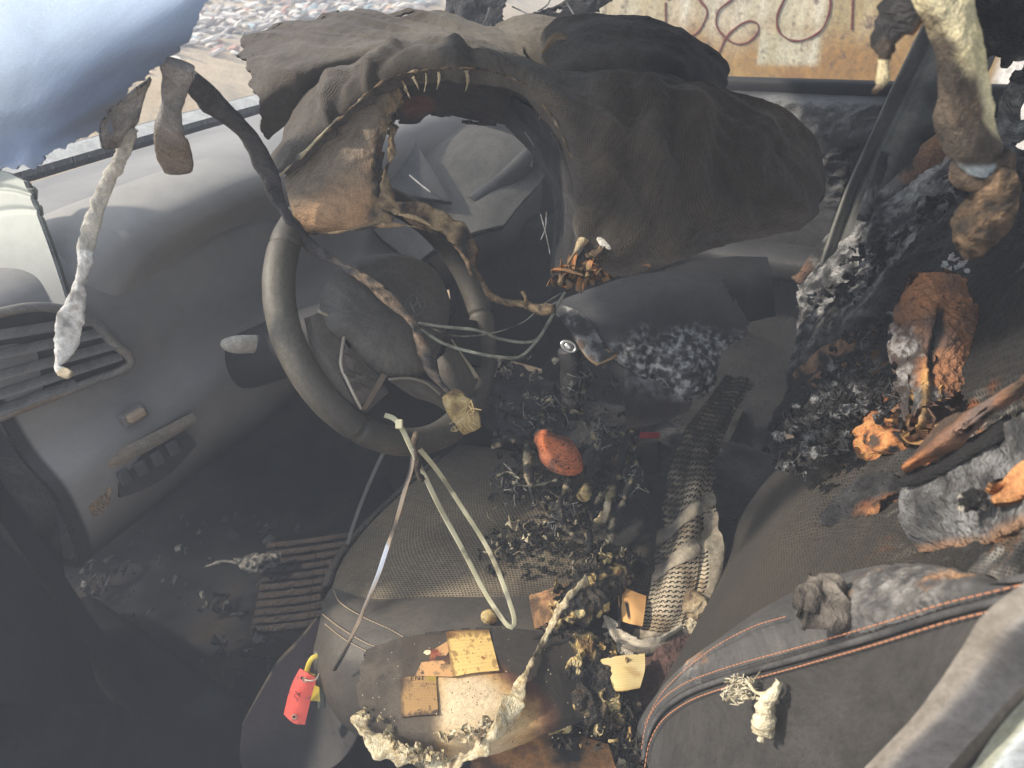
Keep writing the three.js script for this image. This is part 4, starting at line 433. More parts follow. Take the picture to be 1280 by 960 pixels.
  // near roll: from its ridge down to the torn lip over the wheel and the hanging right lobe
  obj('near_roll', loft([
    [[340, 215, 0.937], [372, 140, 0.952], [428, 80, 0.960], [500, 52, 0.960], [560, 54, 0.960], [612, 62, 0.960], [662, 76, 0.952], [712, 89, 0.945], [765, 88, 0.937], [822, 86, 0.937], [872, 102, 0.930], [930, 128, 0.930], [978, 152, 0.930], [1012, 185, 0.937], [1027, 228, 0.945]],
    [[345, 215, 0.900], [380, 150, 0.893], [434, 92, 0.893], [498, 66, 0.893], [556, 66, 0.885], [611, 72, 0.885], [660, 90, 0.870], [708, 120, 0.856], [752, 140, 0.841], [805, 150, 0.833], [850, 160, 0.841], [900, 175, 0.856], [955, 185, 0.878], [1008, 205, 0.908], [1027, 232, 0.937]],
    [[350, 215, 0.878], [388, 165, 0.863], [440, 110, 0.856], [494, 82, 0.848], [553, 76, 0.848], [610, 80, 0.848], [658, 98, 0.841], [703, 140, 0.826], [740, 190, 0.804], [778, 220, 0.796], [815, 235, 0.804], [870, 235, 0.826], [940, 230, 0.856], [1004, 235, 0.893], [1027, 236, 0.937]],
    [[355, 216, 0.878], [394, 176, 0.863], [444, 126, 0.856], [491, 94, 0.848], [551, 84, 0.848], [610, 87, 0.848], [656, 106, 0.848], [700, 155, 0.841], [730, 225, 0.826], [748, 280, 0.826], [770, 310, 0.833], [840, 300, 0.848], [925, 280, 0.870], [1000, 262, 0.908], [1026, 240, 0.945]],
    [[358, 217, 0.893], [396, 180, 0.878], [446, 131, 0.870], [490, 98, 0.863], [550, 87, 0.863], [610, 90, 0.863], [654, 110, 0.863], [697, 160, 0.856], [726, 240, 0.848], [738, 292, 0.848], [762, 336, 0.856], [832, 322, 0.870], [922, 300, 0.893], [1000, 274, 0.930], [1026, 242, 0.952]]],
    { nu: 520, nv: 220, thick: 0.005, relief: (u, v, p) => 1.25 * folds(p) + 0.014 * fbm(V(p.x * 1.8 - p.y * 0.6, p.y * 0.35, p.z), 9, 2, 8) * sstep(0.5, 0.65, u) + [[.58, .12, .009, .028], [.68, .22, .008, .024], [.77, .22, .009, .03], [.87, .14, .007, .022], [.12, -.05, .008, .012], [.2, -.04, .007, .012], [.3, .03, .008, .014]].reduce((a, [c, k, h, w]) => { const d = u - c - k * (v - 0.4) + 0.05 * fbm(p, 9, 2, 6); return a + h * (Math.exp(-((d / w) ** 2)) - 0.8 * Math.exp(-(((d - 1.7 * w) / w) ** 2))); }, 0) * sstep(0.02, 0.2, v) * sstep(1, 0.8, v), color: (u, v, p) => { const c = sunDustTop(u, v, p); const d = mix3(mottle([[0.036, 0.031, 0.025], [0.066, 0.054, 0.042], [0.115, 0.092, 0.068]], 10, 4)(u, v, p), [0.16, 0.10, 0.06], 0.55 * sstep(0.22, 0.46, fbm(p, 11, 4, 3)) * sstep(1.22, 1.12, p.y)); let r = mix3(c, d, sstep(0.42, 0.6, u + 0.25 * v - 0.1)); return mix3(r, mottle([K.brown, K.tan, K.soot], 40, 3)(u, v, p), sstep(0.955, 0.99, v + 0.03 * fbm(p, 40, 3))); }, hole: (u, v, p) => v > 0.955 + 0.06 * fbm(p, 34, 4) }), M.cloth, lin);
  // frayed pale seam that runs along the torn lip
  obj('torn_seam', rope([[396, 178, 0.848], [446, 128, 0.841], [470, 108, 0.837], [492, 96, 0.833], [551, 85, 0.833], [610, 88, 0.833], [656, 107, 0.833], [690, 146, 0.830], [712, 190, 0.826], [728, 232, 0.818], [735, 262, 0.818]], t => 0.0008 + 0.0016 * Math.max(0, vn(t * 40, 2, 3)) + 0.003 * sstep(0.86, 1, t), { step: 0.003, relief: (t, k, p) => 0.003 * fbm(p, 120, 3), color: mottle([K.soot, K.brown, K.tan, K.brown, [0.4, 0.33, 0.24]], 50, 2) }), M.foam, lin);
  obj('torn_seam', rope([[348, 222, 0.870], [365, 205, 0.859], [385, 186, 0.852], [410, 160, 0.844], [424, 146, 0.841]], t => 0.0026 * (0.3 + Math.sin(Math.PI * t)) * (0.6 + 0.8 * Math.max(0, vn(t * 30, 4, 1))), { relief: (t, k, p) => 0.002 * fbm(p, 90, 3), color: mottle([[0.3, 0.29, 0.27], K.cream, K.grey], 30, 4) }), M.foam, lin);
  obj('foam_edge', rope([[738, 262, 0.833], [742, 278, 0.830], [730, 300, 0.826], [716, 320, 0.826], [704, 342, 0.833], [700, 356, 0.841]], t => 0.012 * (0.6 + 0.5 * Math.sin(t * 5 + 1)), { flat: 1, ry: 0.006, relief: (t, k, p) => 0.006 * fbm(p, 50, 4), color: mottle([K.soot, K.brown, K.tan, K.cream, K.brown], 36, 5) }), M.foam, lin);
  for (const [x, y, w, l] of [[503, 101, 2, 20], [516, 96, 2.4, 18], [531, 85, 2.0, 30], [547, 84, 2.8, 28], [583, 88, 3.4, 26], [505, 110, 1.6, 13]]) obj('pale_shred', rope([[x, y, .837], [x + (x < 520 ? 5 : 2), y + l * 0.5, .841], [x + (x < 520 ? 8 : -1), y + l, .845]], t => w / 800 * (1.1 - t) * (1 + 0.5 * vn(t * 9, x, 1)), { flat: 1, ry: 0.001, color: mottle([K.tan, K.cream, K.brown], 60, x) }), M.foam, lin);
  // inside of the bag, dark, above and right of the hole
  obj('inner_face', loft([[[440, 140, 0.893], [492, 100, 0.885], [551, 88, 0.885], [610, 91, 0.885], [656, 110, 0.893], [692, 150, 0.908]], [[445, 150, 0.937], [495, 128, 0.945], [552, 120, 0.952], [610, 122, 0.952], [652, 138, 0.952], [688, 170, 0.952]], [[452, 178, 0.982], [484, 157, 0.997], [524, 156, 1.012], [534, 147, 1.012], [590, 154, 1.019], [640, 162, 1.012], [690, 185, 1.004]]], { nu: 200, nv: 80, thick: 0.004, relief: (u, v, p) => 0.008 * fbm(p, 14, 4), color: (u, v, p) => mix3(mottle([K.soot, [0.035, 0.032, 0.032], K.dkgrey], 12, 4)(u, v, p), [0.17, 0.075, 0.05], 0.8 * sstep(0.036, 0.016, p.distanceTo(at(522, 136, 0.967)) + 0.012 * fbm(p, 40, 3))), hole: (u, v, p) => v > 0.9 && fbm(p, 40, 3) > -0.02 }), M.cloth, lin);
  obj('inner_face', loft([[[640, 120, 0.923], [680, 150, 0.908], [712, 200, 0.885], [730, 260, 0.878], [735, 300, 0.878]], [[632, 150, 0.967], [668, 180, 0.960], [700, 230, 0.945], [712, 280, 0.937], [712, 330, 0.930]], [[640, 165, 1.042], [672, 200, 1.027], [690, 240, 1.012], [696, 290, 0.997], [690, 350, 0.990]]], { nu: 140, nv: 80, thick: 0.004, relief: (u, v, p) => 0.01 * fbm(p, 14, 4), color: mottle([K.char, K.soot, K.dkgrey], 14, 3) }), M.cloth, lin);
  for (const w of [[[672, 120], [676, 135], [674, 150]], [[656, 165], [668, 185], [664, 208]], [[700, 145], [704, 170], [712, 196]], [[676, 268], [682, 290], [688, 318]], [[683, 265], [682, 285], [676, 300]]]) obj('loose_thread', rope(w.map((a, i) => [a[0], a[1], .91]), 0.0011, { relief: (t, k, p) => 0.001 * fbm(p, 200, 2), color: mottle([K.grey, K.ash, K.tan], 60, 1) }), M.soot, lin);
  // left flap: brown scorched sheet below the seam
  obj('scorched_flap', loft([[[354, 222, 0.893], [392, 182, 0.878], [442, 134, 0.870], [482, 106, 0.867], [500, 112, 0.870], [503, 128, 0.878]], [[358, 240, 0.885], [400, 205, 0.874], [445, 165, 0.867], [470, 150, 0.867], [482, 150, 0.870], [490, 158, 0.878]], [[364, 262, 0.885], [405, 240, 0.870], [440, 215, 0.867], [462, 205, 0.867], [470, 205, 0.870], [478, 210, 0.878]], [[376, 286, 0.893], [412, 278, 0.878], [440, 262, 0.870], [462, 248, 0.870], [474, 250, 0.874], [488, 262, 0.878]], [[384, 292, 0.908], [412, 290, 0.893], [440, 287, 0.885], [462, 282, 0.882], [484, 280, 0.878], [500, 280, 0.878]]], { nu: 240, nv: 200, thick: 0.004, relief: (u, v, p) => 0.006 * fbm(p, 13, 4, 3) + 0.003 * Math.max(0, ridge(p, 50, 3, 2)) * sstep(0.45, 0.7, u) + 0.0015 * fbm(p, 90, 2), color: (u, v, p) => { let c = mix3([0.19, 0.16, 0.125], [0.36, 0.225, 0.125], sstep(0.3, 0.85, v + 0.25 * fbm(p, 9, 4))); c = mix3(c, [0.32, 0.17, 0.085], 0.6 * sstep(0.2, 0.5, fbm(p, 14, 4, 7)) * sstep(0.4, 0.7, v)); c = mix3(c, mottle([K.brown, K.dkgrey, K.tan], 50, 4)(u, v, p), sstep(0.5, 0.75, u + 0.15 * fbm(p, 16, 3))); return mix3(c, K.tan, sstep(0.95, 0.99, v)); }, hole: (u, v, p) => (u > 0.9 && fbm(p, 34, 3) > 0.0) }), M.foam, lin);
  obj('foam_strand', rope([[492, 158, 0.878], [488, 190, 0.874], [482, 225, 0.870], [484, 248, 0.867], [500, 262, 0.863], [530, 270, 0.863], [560, 282, 0.867], [580, 300, 0.874], [590, 325, 0.885], [603, 352, 0.900]], t => 0.008 + 0.012 * Math.exp(-(((t - 0.62) / 0.2) ** 2)) - 0.003 * sstep(0.8, 1, t), { flat: 1, ry: t => 0.005 + 0.004 * Math.exp(-(((t - 0.62) / 0.2) ** 2)), m: 18, step: 0.003, relief: (t, k, p) => 0.010 * fbm(p, 45, 4, 2) + 0.004 * fbm(p, 130, 3), color: mottle([K.soot, K.brown, [0.15, 0.115, 0.075], K.tan, [0.3, 0.23, 0.14]], 60, 3) }), M.foam, lin);
  obj('foam_strand', rope([[498, 268, 0.859], [520, 272, 0.856], [536, 281, 0.856], [542, 286, 0.857]], t => 0.0045 * Math.sin(Math.PI * clamp(t, .1, .92)), { relief: (t, k, p) => 0.002 * fbm(p, 90, 3), color: mottle([K.tan, [0.42, 0.33, 0.2]], 60, 1) }), M.foam, lin);
  obj('foam_strand', rope([[603, 352, 0.900], [612, 368, 0.908], [632, 378, 0.908], [655, 380, 0.900], [672, 386, 0.893], [694, 386, 0.885]], t => 0.0045 + 0.004 * t, { relief: (t, k, p) => 0.004 * fbm(p, 60, 4), color: mottle([K.brown, K.tan, K.soot, K.tan], 50, 6) }), M.foam, lin);
  obj('foam_strand', rope([[657, 382, 0.893], [657, 374, 0.889], [653, 364, 0.889]], 0.003, { relief: (t, k, p) => 0.002 * fbm(p, 90, 3), color: mottle([K.tan, K.brown], 50, 6) }), M.foam, lin);
  obj('torn_hem', rope([[384, 292, 0.893], [412, 291, 0.882], [440, 288, 0.874], [484, 281, 0.867], [520, 284, 0.863], [552, 296, 0.867], [578, 318, 0.878], [590, 345, 0.893]], t => 0.0018 + 0.002 * Math.max(0, vn(t * 25, 1, 8)), { step: 0.003, relief: (t, k, p) => 0.004 * fbm(p, 60, 4), color: mottle([K.tan, [0.34, 0.24, 0.14], K.brown, K.soot], 40, 2) }), M.foam, lin);
  const bits = []; for (const [x, y, d] of [[712, 342, 0.841], [722, 350, 0.841], [738, 336, 0.833], [745, 322, 0.826], [700, 350, 0.848], [758, 338, 0.841], [774, 330, 0.841], [732, 345, 0.848], [820, 325, 0.863], [800, 330, 0.863], [750, 345, 0.863]]) for (let k = 0; k < 3; k++) bits.push(flake([x + rr(-8, 8), y + rr(-6, 6), d + rr(-.01, .01)], rr(.012, .03), rr(.008, .02), { color: mottle([K.soot, K.brown, K.tan, K.orange], 50, x + k), cr: 0.6 }));
  stuff(obj('charred_bits', bits, M.foam, lin));
  obj('orange_shred', rope([[766, 330, 0.837], [780, 325, 0.833], [796, 326, 0.833], [812, 331, 0.841]], t => 0.008 * Math.sin(Math.PI * clamp(t, .12, .9)), { flat: 1, ry: 0.003, relief: (t, k, p) => 0.004 * fbm(p, 60, 3), color: mottle([K.brown, [0.38, 0.2, 0.1], K.tan], 40, 3) }), M.foam, lin);
  obj('pale_chip', lump([757, 305, 0.818], [0.012, 0.004, 0.007], { amp: 0.3, f: 60, detail: 10, rot: [0, 0, -0.5], color: mottle([K.ash, K.pale], 60, 1) }), M.foam, lin);
}

// ───────────────────────── hanging things near the eye ─────────────────────────
// roof-edge air curtain remnant, top left; sky tint and glare painted into its colour
solo('hanging_curtain', loft([[[-90, -70, .60], [60, -70, .58], [180, -70, .56], [285, -70, .54], [325, -60, .54]], [[-90, 20, .61], [50, 20, .575], [150, 8, .56], [230, 0, .55], [284, -15, .55]], [[-90, 90, .63], [30, 78, .59], [115, 62, .575], [190, 50, .57], [262, 36, .57]], [[-90, 140, .66], [20, 130, .62], [85, 112, .60], [150, 92, .60], [222, 70, .60]], [[-90, 180, .69], [0, 172, .66], [60, 158, .64], [110, 136, .63], [180, 104, .63]], [[-80, 214, .71], [0, 206, .69], [44, 194, .67], [84, 172, .66], [140, 140, .66]], [[-80, 228, .72], [0, 224, .70], [50, 222, .69], [92, 206, .68], [142, 166, .68]]], { nu: 260, nv: 260, thick: 0.003, relief: (u, v, p) => 0.005 * fbm(V(p.x * 3 + p.y, p.y * 0.7, p.z * 3), 4, 2, 2) , color: (u, v, p) => mix3(mix3([0.46, 0.57, 0.72], [0.24, 0.34, 0.54], sstep(0.15, 0.75, 0.45 * u + 0.65 * v + 0.06 * fbm(p, 8, 2))), [0.22, 0.235, 0.27], sstep(0.72, 1, v + 0.15 * fbm(p, 16, 4)) * 0.75), hole: (u, v, p) => Math.max(v - 0.93, u - 0.965) > 0.12 * fbm(V(p.x * 3, p.y, p.z * 3), 16, 4) - 0.01 }), mat({ rough: 0.9, bump: 0.0003, rep: 3, kind: 'fine', trans: 0.3 }), 'blurred blue white sheet hanging from the roof edge at top left', 'sheet');
const hazeGreyC = mottle([[0.22, 0.23, 0.25], [0.34, 0.34, 0.345], [0.25, 0.235, 0.22]], 26, 2);  // shred greys lightened to paint the haze over them
solo('hanging_shred', rope([[222, 78, .64], [220, 105, .66], [212, 140, .70], [212, 170, .73], [218, 195, .76], [222, 214, .78]], t => t < 0.7 ? 0.0165 - 0.006 * Math.sin(Math.PI * t / 0.7) : 0.019 * Math.cos((t - 0.8) * 3.2), { flat: 1, ry: 0.006, m: 20, relief: (t, k, p) => 0.003 * fbm(p, 50, 4), color: (u, v, p) => mix3(hazeGreyC(u, v, p), [0.24, 0.20, 0.165], sstep(0.45, 0.8, u)) }), M.foam, 'stubby grey brown shred hanging at the dash, thickest at its lower end', 'shred', 'shreds hanging from the roof edge');
solo('hanging_shred', loft([[[128, 150, .66], [150, 128, .66], [180, 106, .66], [190, 100, .66]], [[126, 168, .67], [146, 150, .675], [170, 140, .68], [180, 122, .68]], [[130, 185, .68], [142, 172, .69], [158, 168, .70], [176, 140, .69]], [[134, 188, .69], [140, 186, .70], [150, 184, .71], [172, 158, .70]]], { nu: 90, nv: 70, thick: 0.004, relief: (u, v, p) => 0.004 * fbm(p, 30, 4), color: hazeGreyC, hole: (u, v, p) => fbm(p, 26, 3, 5) > 0.3 || (v > 0.9 && fbm(p, 60, 2) > 0) }), M.foam, 'ragged short grey shred with holes under the blue white sheet', 'shred', 'shreds hanging from the roof edge');
solo('foil_strip', rope([[166, 160, .70], [150, 198, .72], [131, 235, .74], [118, 270, .75], [108, 305, .76], [106, 330, .76], [101, 348, .765], [96, 372, .77], [88, 402, .775], [83, 428, .78], [76, 448, .78], [72, 457, .78], [80, 466, .78], [89, 469, .78]], t => { const b = [[0, .006], [.15, .0065], [.4, .0075], [.5, .0085], [.58, .005], [.66, .007], [.76, .0135], [.85, .0125], [.91, .006], [.94, .003], [.965, .0065], [1, .0045]]; let i = 0; while (i < b.length - 2 && t > b[i + 1][0]) i++; const [a, x] = b[i], [c, y] = b[i + 1]; return x + (y - x) * clamp((t - a) / (c - a)); }, { flat: 1, ry: 0.0028, m: 28, step: 0.0022, relief: (t, k, p) => 0.0028 * fbm(p, 110, 3) + 0.0016 * Math.abs(fbm(p, 260, 2)), color: (u, v, p) => { let c = mottle([[0.22, 0.215, 0.20], [0.5, 0.5, 0.48], [0.72, 0.72, 0.7], [0.42, 0.40, 0.37]], 90, 2)(u, v, p); if (u > 0.955) c = mottle([[0.4, 0.32, 0.22], K.cream], 60, 2)(u, v, p); else if (u < 0.5) c = mix3(c, mottle([[0.4, 0.39, 0.34], [0.6, 0.58, 0.5], [0.33, 0.32, 0.28]], 40, 3)(u, v, p), 0.75); return c; } }), mat({ rough: 0.5, bump: 0.0012, rep: 14 }), 'crumpled silvery white strip dangling in front of the dash vent', 'strip');
// charred cord hanging across the steering wheel
{
  const cd = thing('dangling_cord', 'long charred cord sagging across the steering wheel to a frayed tan end', 'cord', at(236, 100, .72));
  obj('cord_strand', rope([[234, 98, .72], [265, 125, .75], [302, 160, .79], [330, 205, .83], [350, 255, .86], [385, 305, .90], [425, 330, .90], [462, 352, .905], [495, 382, .915], [518, 408, .93], [528, 435, .94], [540, 462, .955], [556, 485, .965], [572, 500, .97]], t => 0.0118 - 0.005 * sstep(0.15, 0.45, t) + 0.002 * Math.sin(t * 31), { ry: t => 0.010 - 0.004 * sstep(0.1, 0.4, t), flat: 1, m: 16, relief: (t, k, p) => 0.004 * fbm(p, 60, 4, 3), color: (u, v, p) => mix3(mottle([K.dkgrey, [0.08, 0.08, 0.085], K.dkgrey], 24, 2)(u, v, p), mottle([K.dkgrey, [0.16, 0.14, 0.12], [0.3, 0.22, 0.15], K.soot], 70, 3)(u, v, p), sstep(0.4, 0.6, u)) }), M.foam, cd);
  const en = obj('frayed_end', rope([[562, 492, .965], [572, 506, .96], [582, 520, .96], [590, 538, .965]], t => 0.0105 + 0.006 * Math.sin(t * 3), { flat: 1, ry: 0.008, m: 26, step: 0.002, relief: (t, k, p) => 0.004 * ridge(V(p.x * 3, p.y, p.z * 3), 50, 3, 2), color: mottle([[0.2, 0.14, 0.07], [0.42, 0.31, 0.13], [0.56, 0.45, 0.24]], 70, 3) }), M.foam, cd);
  const fr = []; for (let i = 0; i < 26; i++) { const x = 566 + rr(0, 26), y = 498 + rr(0, 38); fr.push(rope([[x, y, .955], [x + rr(-5, 6), y + rr(2, 9), .95], [x + rr(-8, 12), y + rr(5, 16), .948]], 0.0007, { m: 4, n: 6, color: flat([0.48, 0.37, 0.18]) })); }
  stuff(obj('loose_fibres', fr, M.plain, en));
}
// burnt foam and cloth hanging at the upper right, close to the eye
{
  const fs = thing('hanging_foam', 'cream and brown burnt foam hanging down at the upper right', 'foam strip', at(1180, 0, .44));
  obj('foam_sheet', loft([[[1118, -60, .42], [1150, -60, .41], [1190, -60, .41], [1222, -60, .42]], [[1136, 5, .425], [1160, 0, .41], [1195, 0, .41], [1220, 5, .42]], [[1158, 60, .435], [1180, 55, .42], [1205, 55, .415], [1232, 60, .425]], [[1168, 110, .445], [1190, 112, .43], [1215, 112, .43], [1244, 112, .44]], [[1164, 150, .455], [1190, 160, .44], [1220, 160, .44], [1252, 158, .45]], [[1176, 184, .46], [1196, 192, .45], [1222, 198, .45], [1256, 196, .46]], [[1200, 196, .465], [1212, 216, .46], [1230, 222, .46], [1256, 216, .465]]], { nu: 130, nv: 190, thick: 0.012, relief: (u, v, p) => 0.005 * fbm(p, 26, 4, 2) + 0.001 * fbm(p, 160, 2), hole: (u, v, p) => Math.abs(u - 0.5) > 0.47 + 0.06 * fbm(p, 50, 3), color: (u, v, p) => { const n = fbm(p, 34, 4, 3); let c = mix3([0.50, 0.44, 0.25], [0.60, 0.55, 0.36], clamp(0.5 + n)); c = mix3(c, mottle([[0.05, 0.042, 0.036], [0.09, 0.072, 0.055], K.brown], 40, 2)(u, v, p), sstep(0.26, 0.4, v - 0.25 * (u - 0.3) + 0.16 * n) * sstep(0.9, 0.72, u - 0.5 * sstep(0.62, 0.9, v) + 0.1 * n)); return mix3(c, [0.46, 0.54, 0.58], sstep(0.86, 0.93, v) * sstep(0.25, 0.4, u) * 0.9); } }), M.foam, fs);
  obj('side_tatter', rope([[1142, -12, .43], [1130, 12, .44], [1112, 34, .45], [1100, 48, .455], [1106, 60, .455], [1104, 75, .46], [1102, 92, .46], [1100, 106, .46], [1094, 113, .46]], t => [0.013, 0.016, 0.0165, 0.012, 0.008, 0.007, 0.005, 0.004, 0.0045, 0.003][Math.min(9, Math.floor(t * 9.99))] * 0.95, { flat: 1, ry: 0.005, m: 20, step: 0.002, relief: (t, k, p) => 0.003 * fbm(p, 50, 3), color: (u, v, p) => u < 0.5 ? mix3(mix3(K.soot, [0.09, 0.09, 0.095], clamp(0.5 + fbm(p, 50, 3))), [0.36, 0.20, 0.12], sstep(0.42, 0.5, v + 0.1 * fbm(p, 40, 2)) * sstep(0.98, 0.9, v)) : u < 0.68 ? mix3(K.dkgrey, K.brown, clamp(0.5 + fbm(p, 60, 3))) : mix3([0.5, 0.44, 0.28], [0.22, 0.17, 0.12], sstep(0.93, 0.97, u)) }), M.foam, fs);
  obj('ring_tear', rope([[1206, 196, .462], [1200, 210, .465], [1206, 226, .465], [1226, 232, .465], [1244, 224, .465], [1256, 205, .462], [1250, 192, .46]], t => 0.006 + 0.002 * Math.sin(9 * t), { relief: (t, k, p) => 0.003 * fbm(p, 70, 3), color: mottle([K.brown, K.soot, [0.2, 0.14, 0.09]], 50, 2) }), M.foam, fs);
  obj('foam_clump', lump([1230, 270, .475], [0.0145, 0.026, 0.012], { rot: [0, 0, -0.15], detail: 40, relief: (p) => 0.35 * fbm(p, 60, 4, 2) + 0.25 * Math.max(-.4, ridge(p, 80, 3, 3)), color: mottle([[0.025, 0.02, 0.016], [0.05, 0.036, 0.024], [0.09, 0.06, 0.036], [0.2, 0.135, 0.085]], 110, 3) }), M.foam, fs);
}
// black tatters at the right edge
solo('black_tatter', loft([[[1185, -40, .80], [1210, -40, .78], [1250, -40, .76], [1300, -40, .75]], [[1215, 5, .80], [1232, 0, .775], [1258, -2, .76], [1300, 0, .75]], [[1222, 45, .81], [1240, 35, .79], [1262, 30, .77], [1300, 30, .76]], [[1222, 82, .82], [1238, 62, .80], [1266, 62, .78], [1300, 68, .77]], [[1240, 95, .83], [1250, 80, .82], [1272, 92, .80], [1300, 96, .79]]], { nu: 150, nv: 150, thick: 0.005, relief: (u, v, p) => 0.016 * fbm(p, 16, 4, 3) + 0.008 * Math.max(-.3, ridge(p, 34, 3, 2)), hole: (u, v, p) => fbm(p, 20, 4, 8) > 0.34 + 0.25 * (1 - v) || (v > 0.8 && fbm(p, 40, 3) > 0), color: mottle([K.char, K.soot, K.dkgrey, [0.13, 0.13, 0.125], K.soot], 24, 4) }), M.ash, 'crumpled black burnt sheet hanging at the top right corner', 'burnt sheet');
solo('burnt_strap', rope([[1300, 85, .80], [1275, 115, .83], [1262, 140, .85], [1268, 165, .85], [1300, 150, .83]], t => 0.013, { flat: 1, ry: 0.008, relief: (t, k, p) => 0.008 * fbm(p, 40, 4), color: mottle([K.soot, K.ash, K.dkgrey, [0.3, 0.33, 0.33]], 40, 3) }), M.ash, 'grey crusted burnt strap looping out at the right edge', 'strap');
solo('burnt_rod', rope([[1226, 400, .86], [1240, 385, .84], [1258, 365, .81], [1300, 325, .77]], t => 0.007 + 0.004 * t, { relief: (t, k, p) => 0.004 * fbm(p, 60, 4), color: mottle([K.soot, K.grey, K.ashlt, K.soot], 40, 3) }), M.ash, 'ash coated rod sticking out behind the orange foam at the right edge', 'rod');
solo('burnt_ribbon', loft([[[1215, 420, .90], [1245, 385, .86], [1275, 355, .83], [1310, 320, .80]], [[1222, 440, .90], [1250, 410, .87], [1280, 385, .84], [1310, 360, .81]], [[1235, 460, .90], [1255, 430, .88], [1272, 412, .86], [1310, 400, .83]]], { nu: 90, nv: 50, thick: 0.003, relief: (u, v, p) => 0.008 * fbm(p, 26, 4), hole: (u, v, p) => v > 0.6 && fbm(p, 30, 3, 2) > 0.05, color: mottle([K.soot, K.brown, [0.13, 0.085, 0.065]], 24, 3) }), M.foam, 'brown scorched ribbon under the ash coated rod at the right', 'ribbon');
solo('white_shards', Array.from({ length: 7 }, (_, i) => flake([1180 + 5 * i, 330 + 7 * Math.sin(i * 2.3), .985], .006 + .003 * (i % 3), .010, { color: flat([0.36 + .03 * (i % 3), 0.39, 0.40]), cr: .9 })), M.plain, 'small white melted fragments above the orange foam slab', 'fragments');

// ───────────────────────── centre: console, burnt sheet, wires ─────────────────────────
{
  const con = thing('centre_console', 'melted black centre console between the front seats', 'console', V(0, 0.4, -0.38));
  obj('console_body', loft([[V(-0.36, 0.88, -0.22), V(-0.36, 0.92, -0.38), V(-0.36, 0.88, -0.54)], [V(-0.22, 0.70, -0.26), V(-0.22, 0.74, -0.38), V(-0.22, 0.70, -0.52)], [V(0, 0.62, -0.27), V(0, 0.66, -0.38), V(0, 0.62, -0.5)], [V(0.3, 0.60, -0.28), V(0.3, 0.66, -0.38), V(0.3, 0.6, -0.5)], [V(0.7, 0.58, -0.28), V(0.7, 0.64, -0.38), V(0.7, 0.58, -0.5)]], { nu: 160, nv: 200, thick: 0.02, relief: (u, v, p) => 0.014 * fbm(p, 12, 4) + 0.006 * Math.max(-.2, ridge(p, 30, 3, 2)), color: mottle([K.char, K.soot, K.dkgrey], 16, 2) }), M.crack, con);
  obj('console_side', loft([[V(-0.36, 0.88, -0.22), V(0, 0.62, -0.27), V(0.7, 0.58, -0.28)], [V(-0.36, 0.5, -0.26), V(0, 0.4, -0.28), V(0.7, 0.4, -0.29)], [V(-0.36, 0.2, -0.27), V(0, 0.2, -0.29), V(0.7, 0.2, -0.29)]], { nu: 60, nv: 40, thick: 0.01, relief: (u, v, p) => 0.008 * fbm(p, 12, 4), color: mottle([K.char, K.soot], 12, 2) }), M.soot, con);
  obj('gear_lever', rope([at(712, 520, 1.36), at(715, 470, 1.33), at(712, 436, 1.31)], t => 0.026 - 0.004 * t, { ry: 0.02, relief: (t, k, p) => 0.006 * fbm(p, 40, 4), color: mottle([K.char, K.soot, K.dkgrey], 30, 3) }), M.plastic, con);
  const kc = at(711, 433, 1.285), kq = new THREE.Quaternion().setFromUnitVectors(V(0, 1, 0), C0.clone().sub(kc).normalize());
  obj('chrome_button', [tint(new THREE.TorusGeometry(0.0125, 0.003, 10, 28).rotateX(Math.PI / 2).scale(1.15, 1, 0.75).applyQuaternion(kq).translate(kc.x, kc.y, kc.z), [0.6, 0.6, 0.6]), tint(new THREE.SphereGeometry(0.009, 18, 12).scale(1, 0.5, 0.8).applyQuaternion(kq).translate(kc.x, kc.y, kc.z), [0.7, 0.7, 0.68])], M.metal, con);
  // ribbed burnt remains beside the gear lever
  const dk = mottle([K.char, K.soot, K.dkgrey, [0.12, 0.125, 0.11], K.soot], 50, 2), rm = []; for (let i = 0; i < 170; i++) rm.push(flake([rr(610, 800), rr(440, 640), rr(1.30, 1.42) - 0.03], rr(.008, .03), rr(.005, .022), { color: dk, n: 4 }));
  stuff(obj('charred_remains', rm, M.crack, con));
}
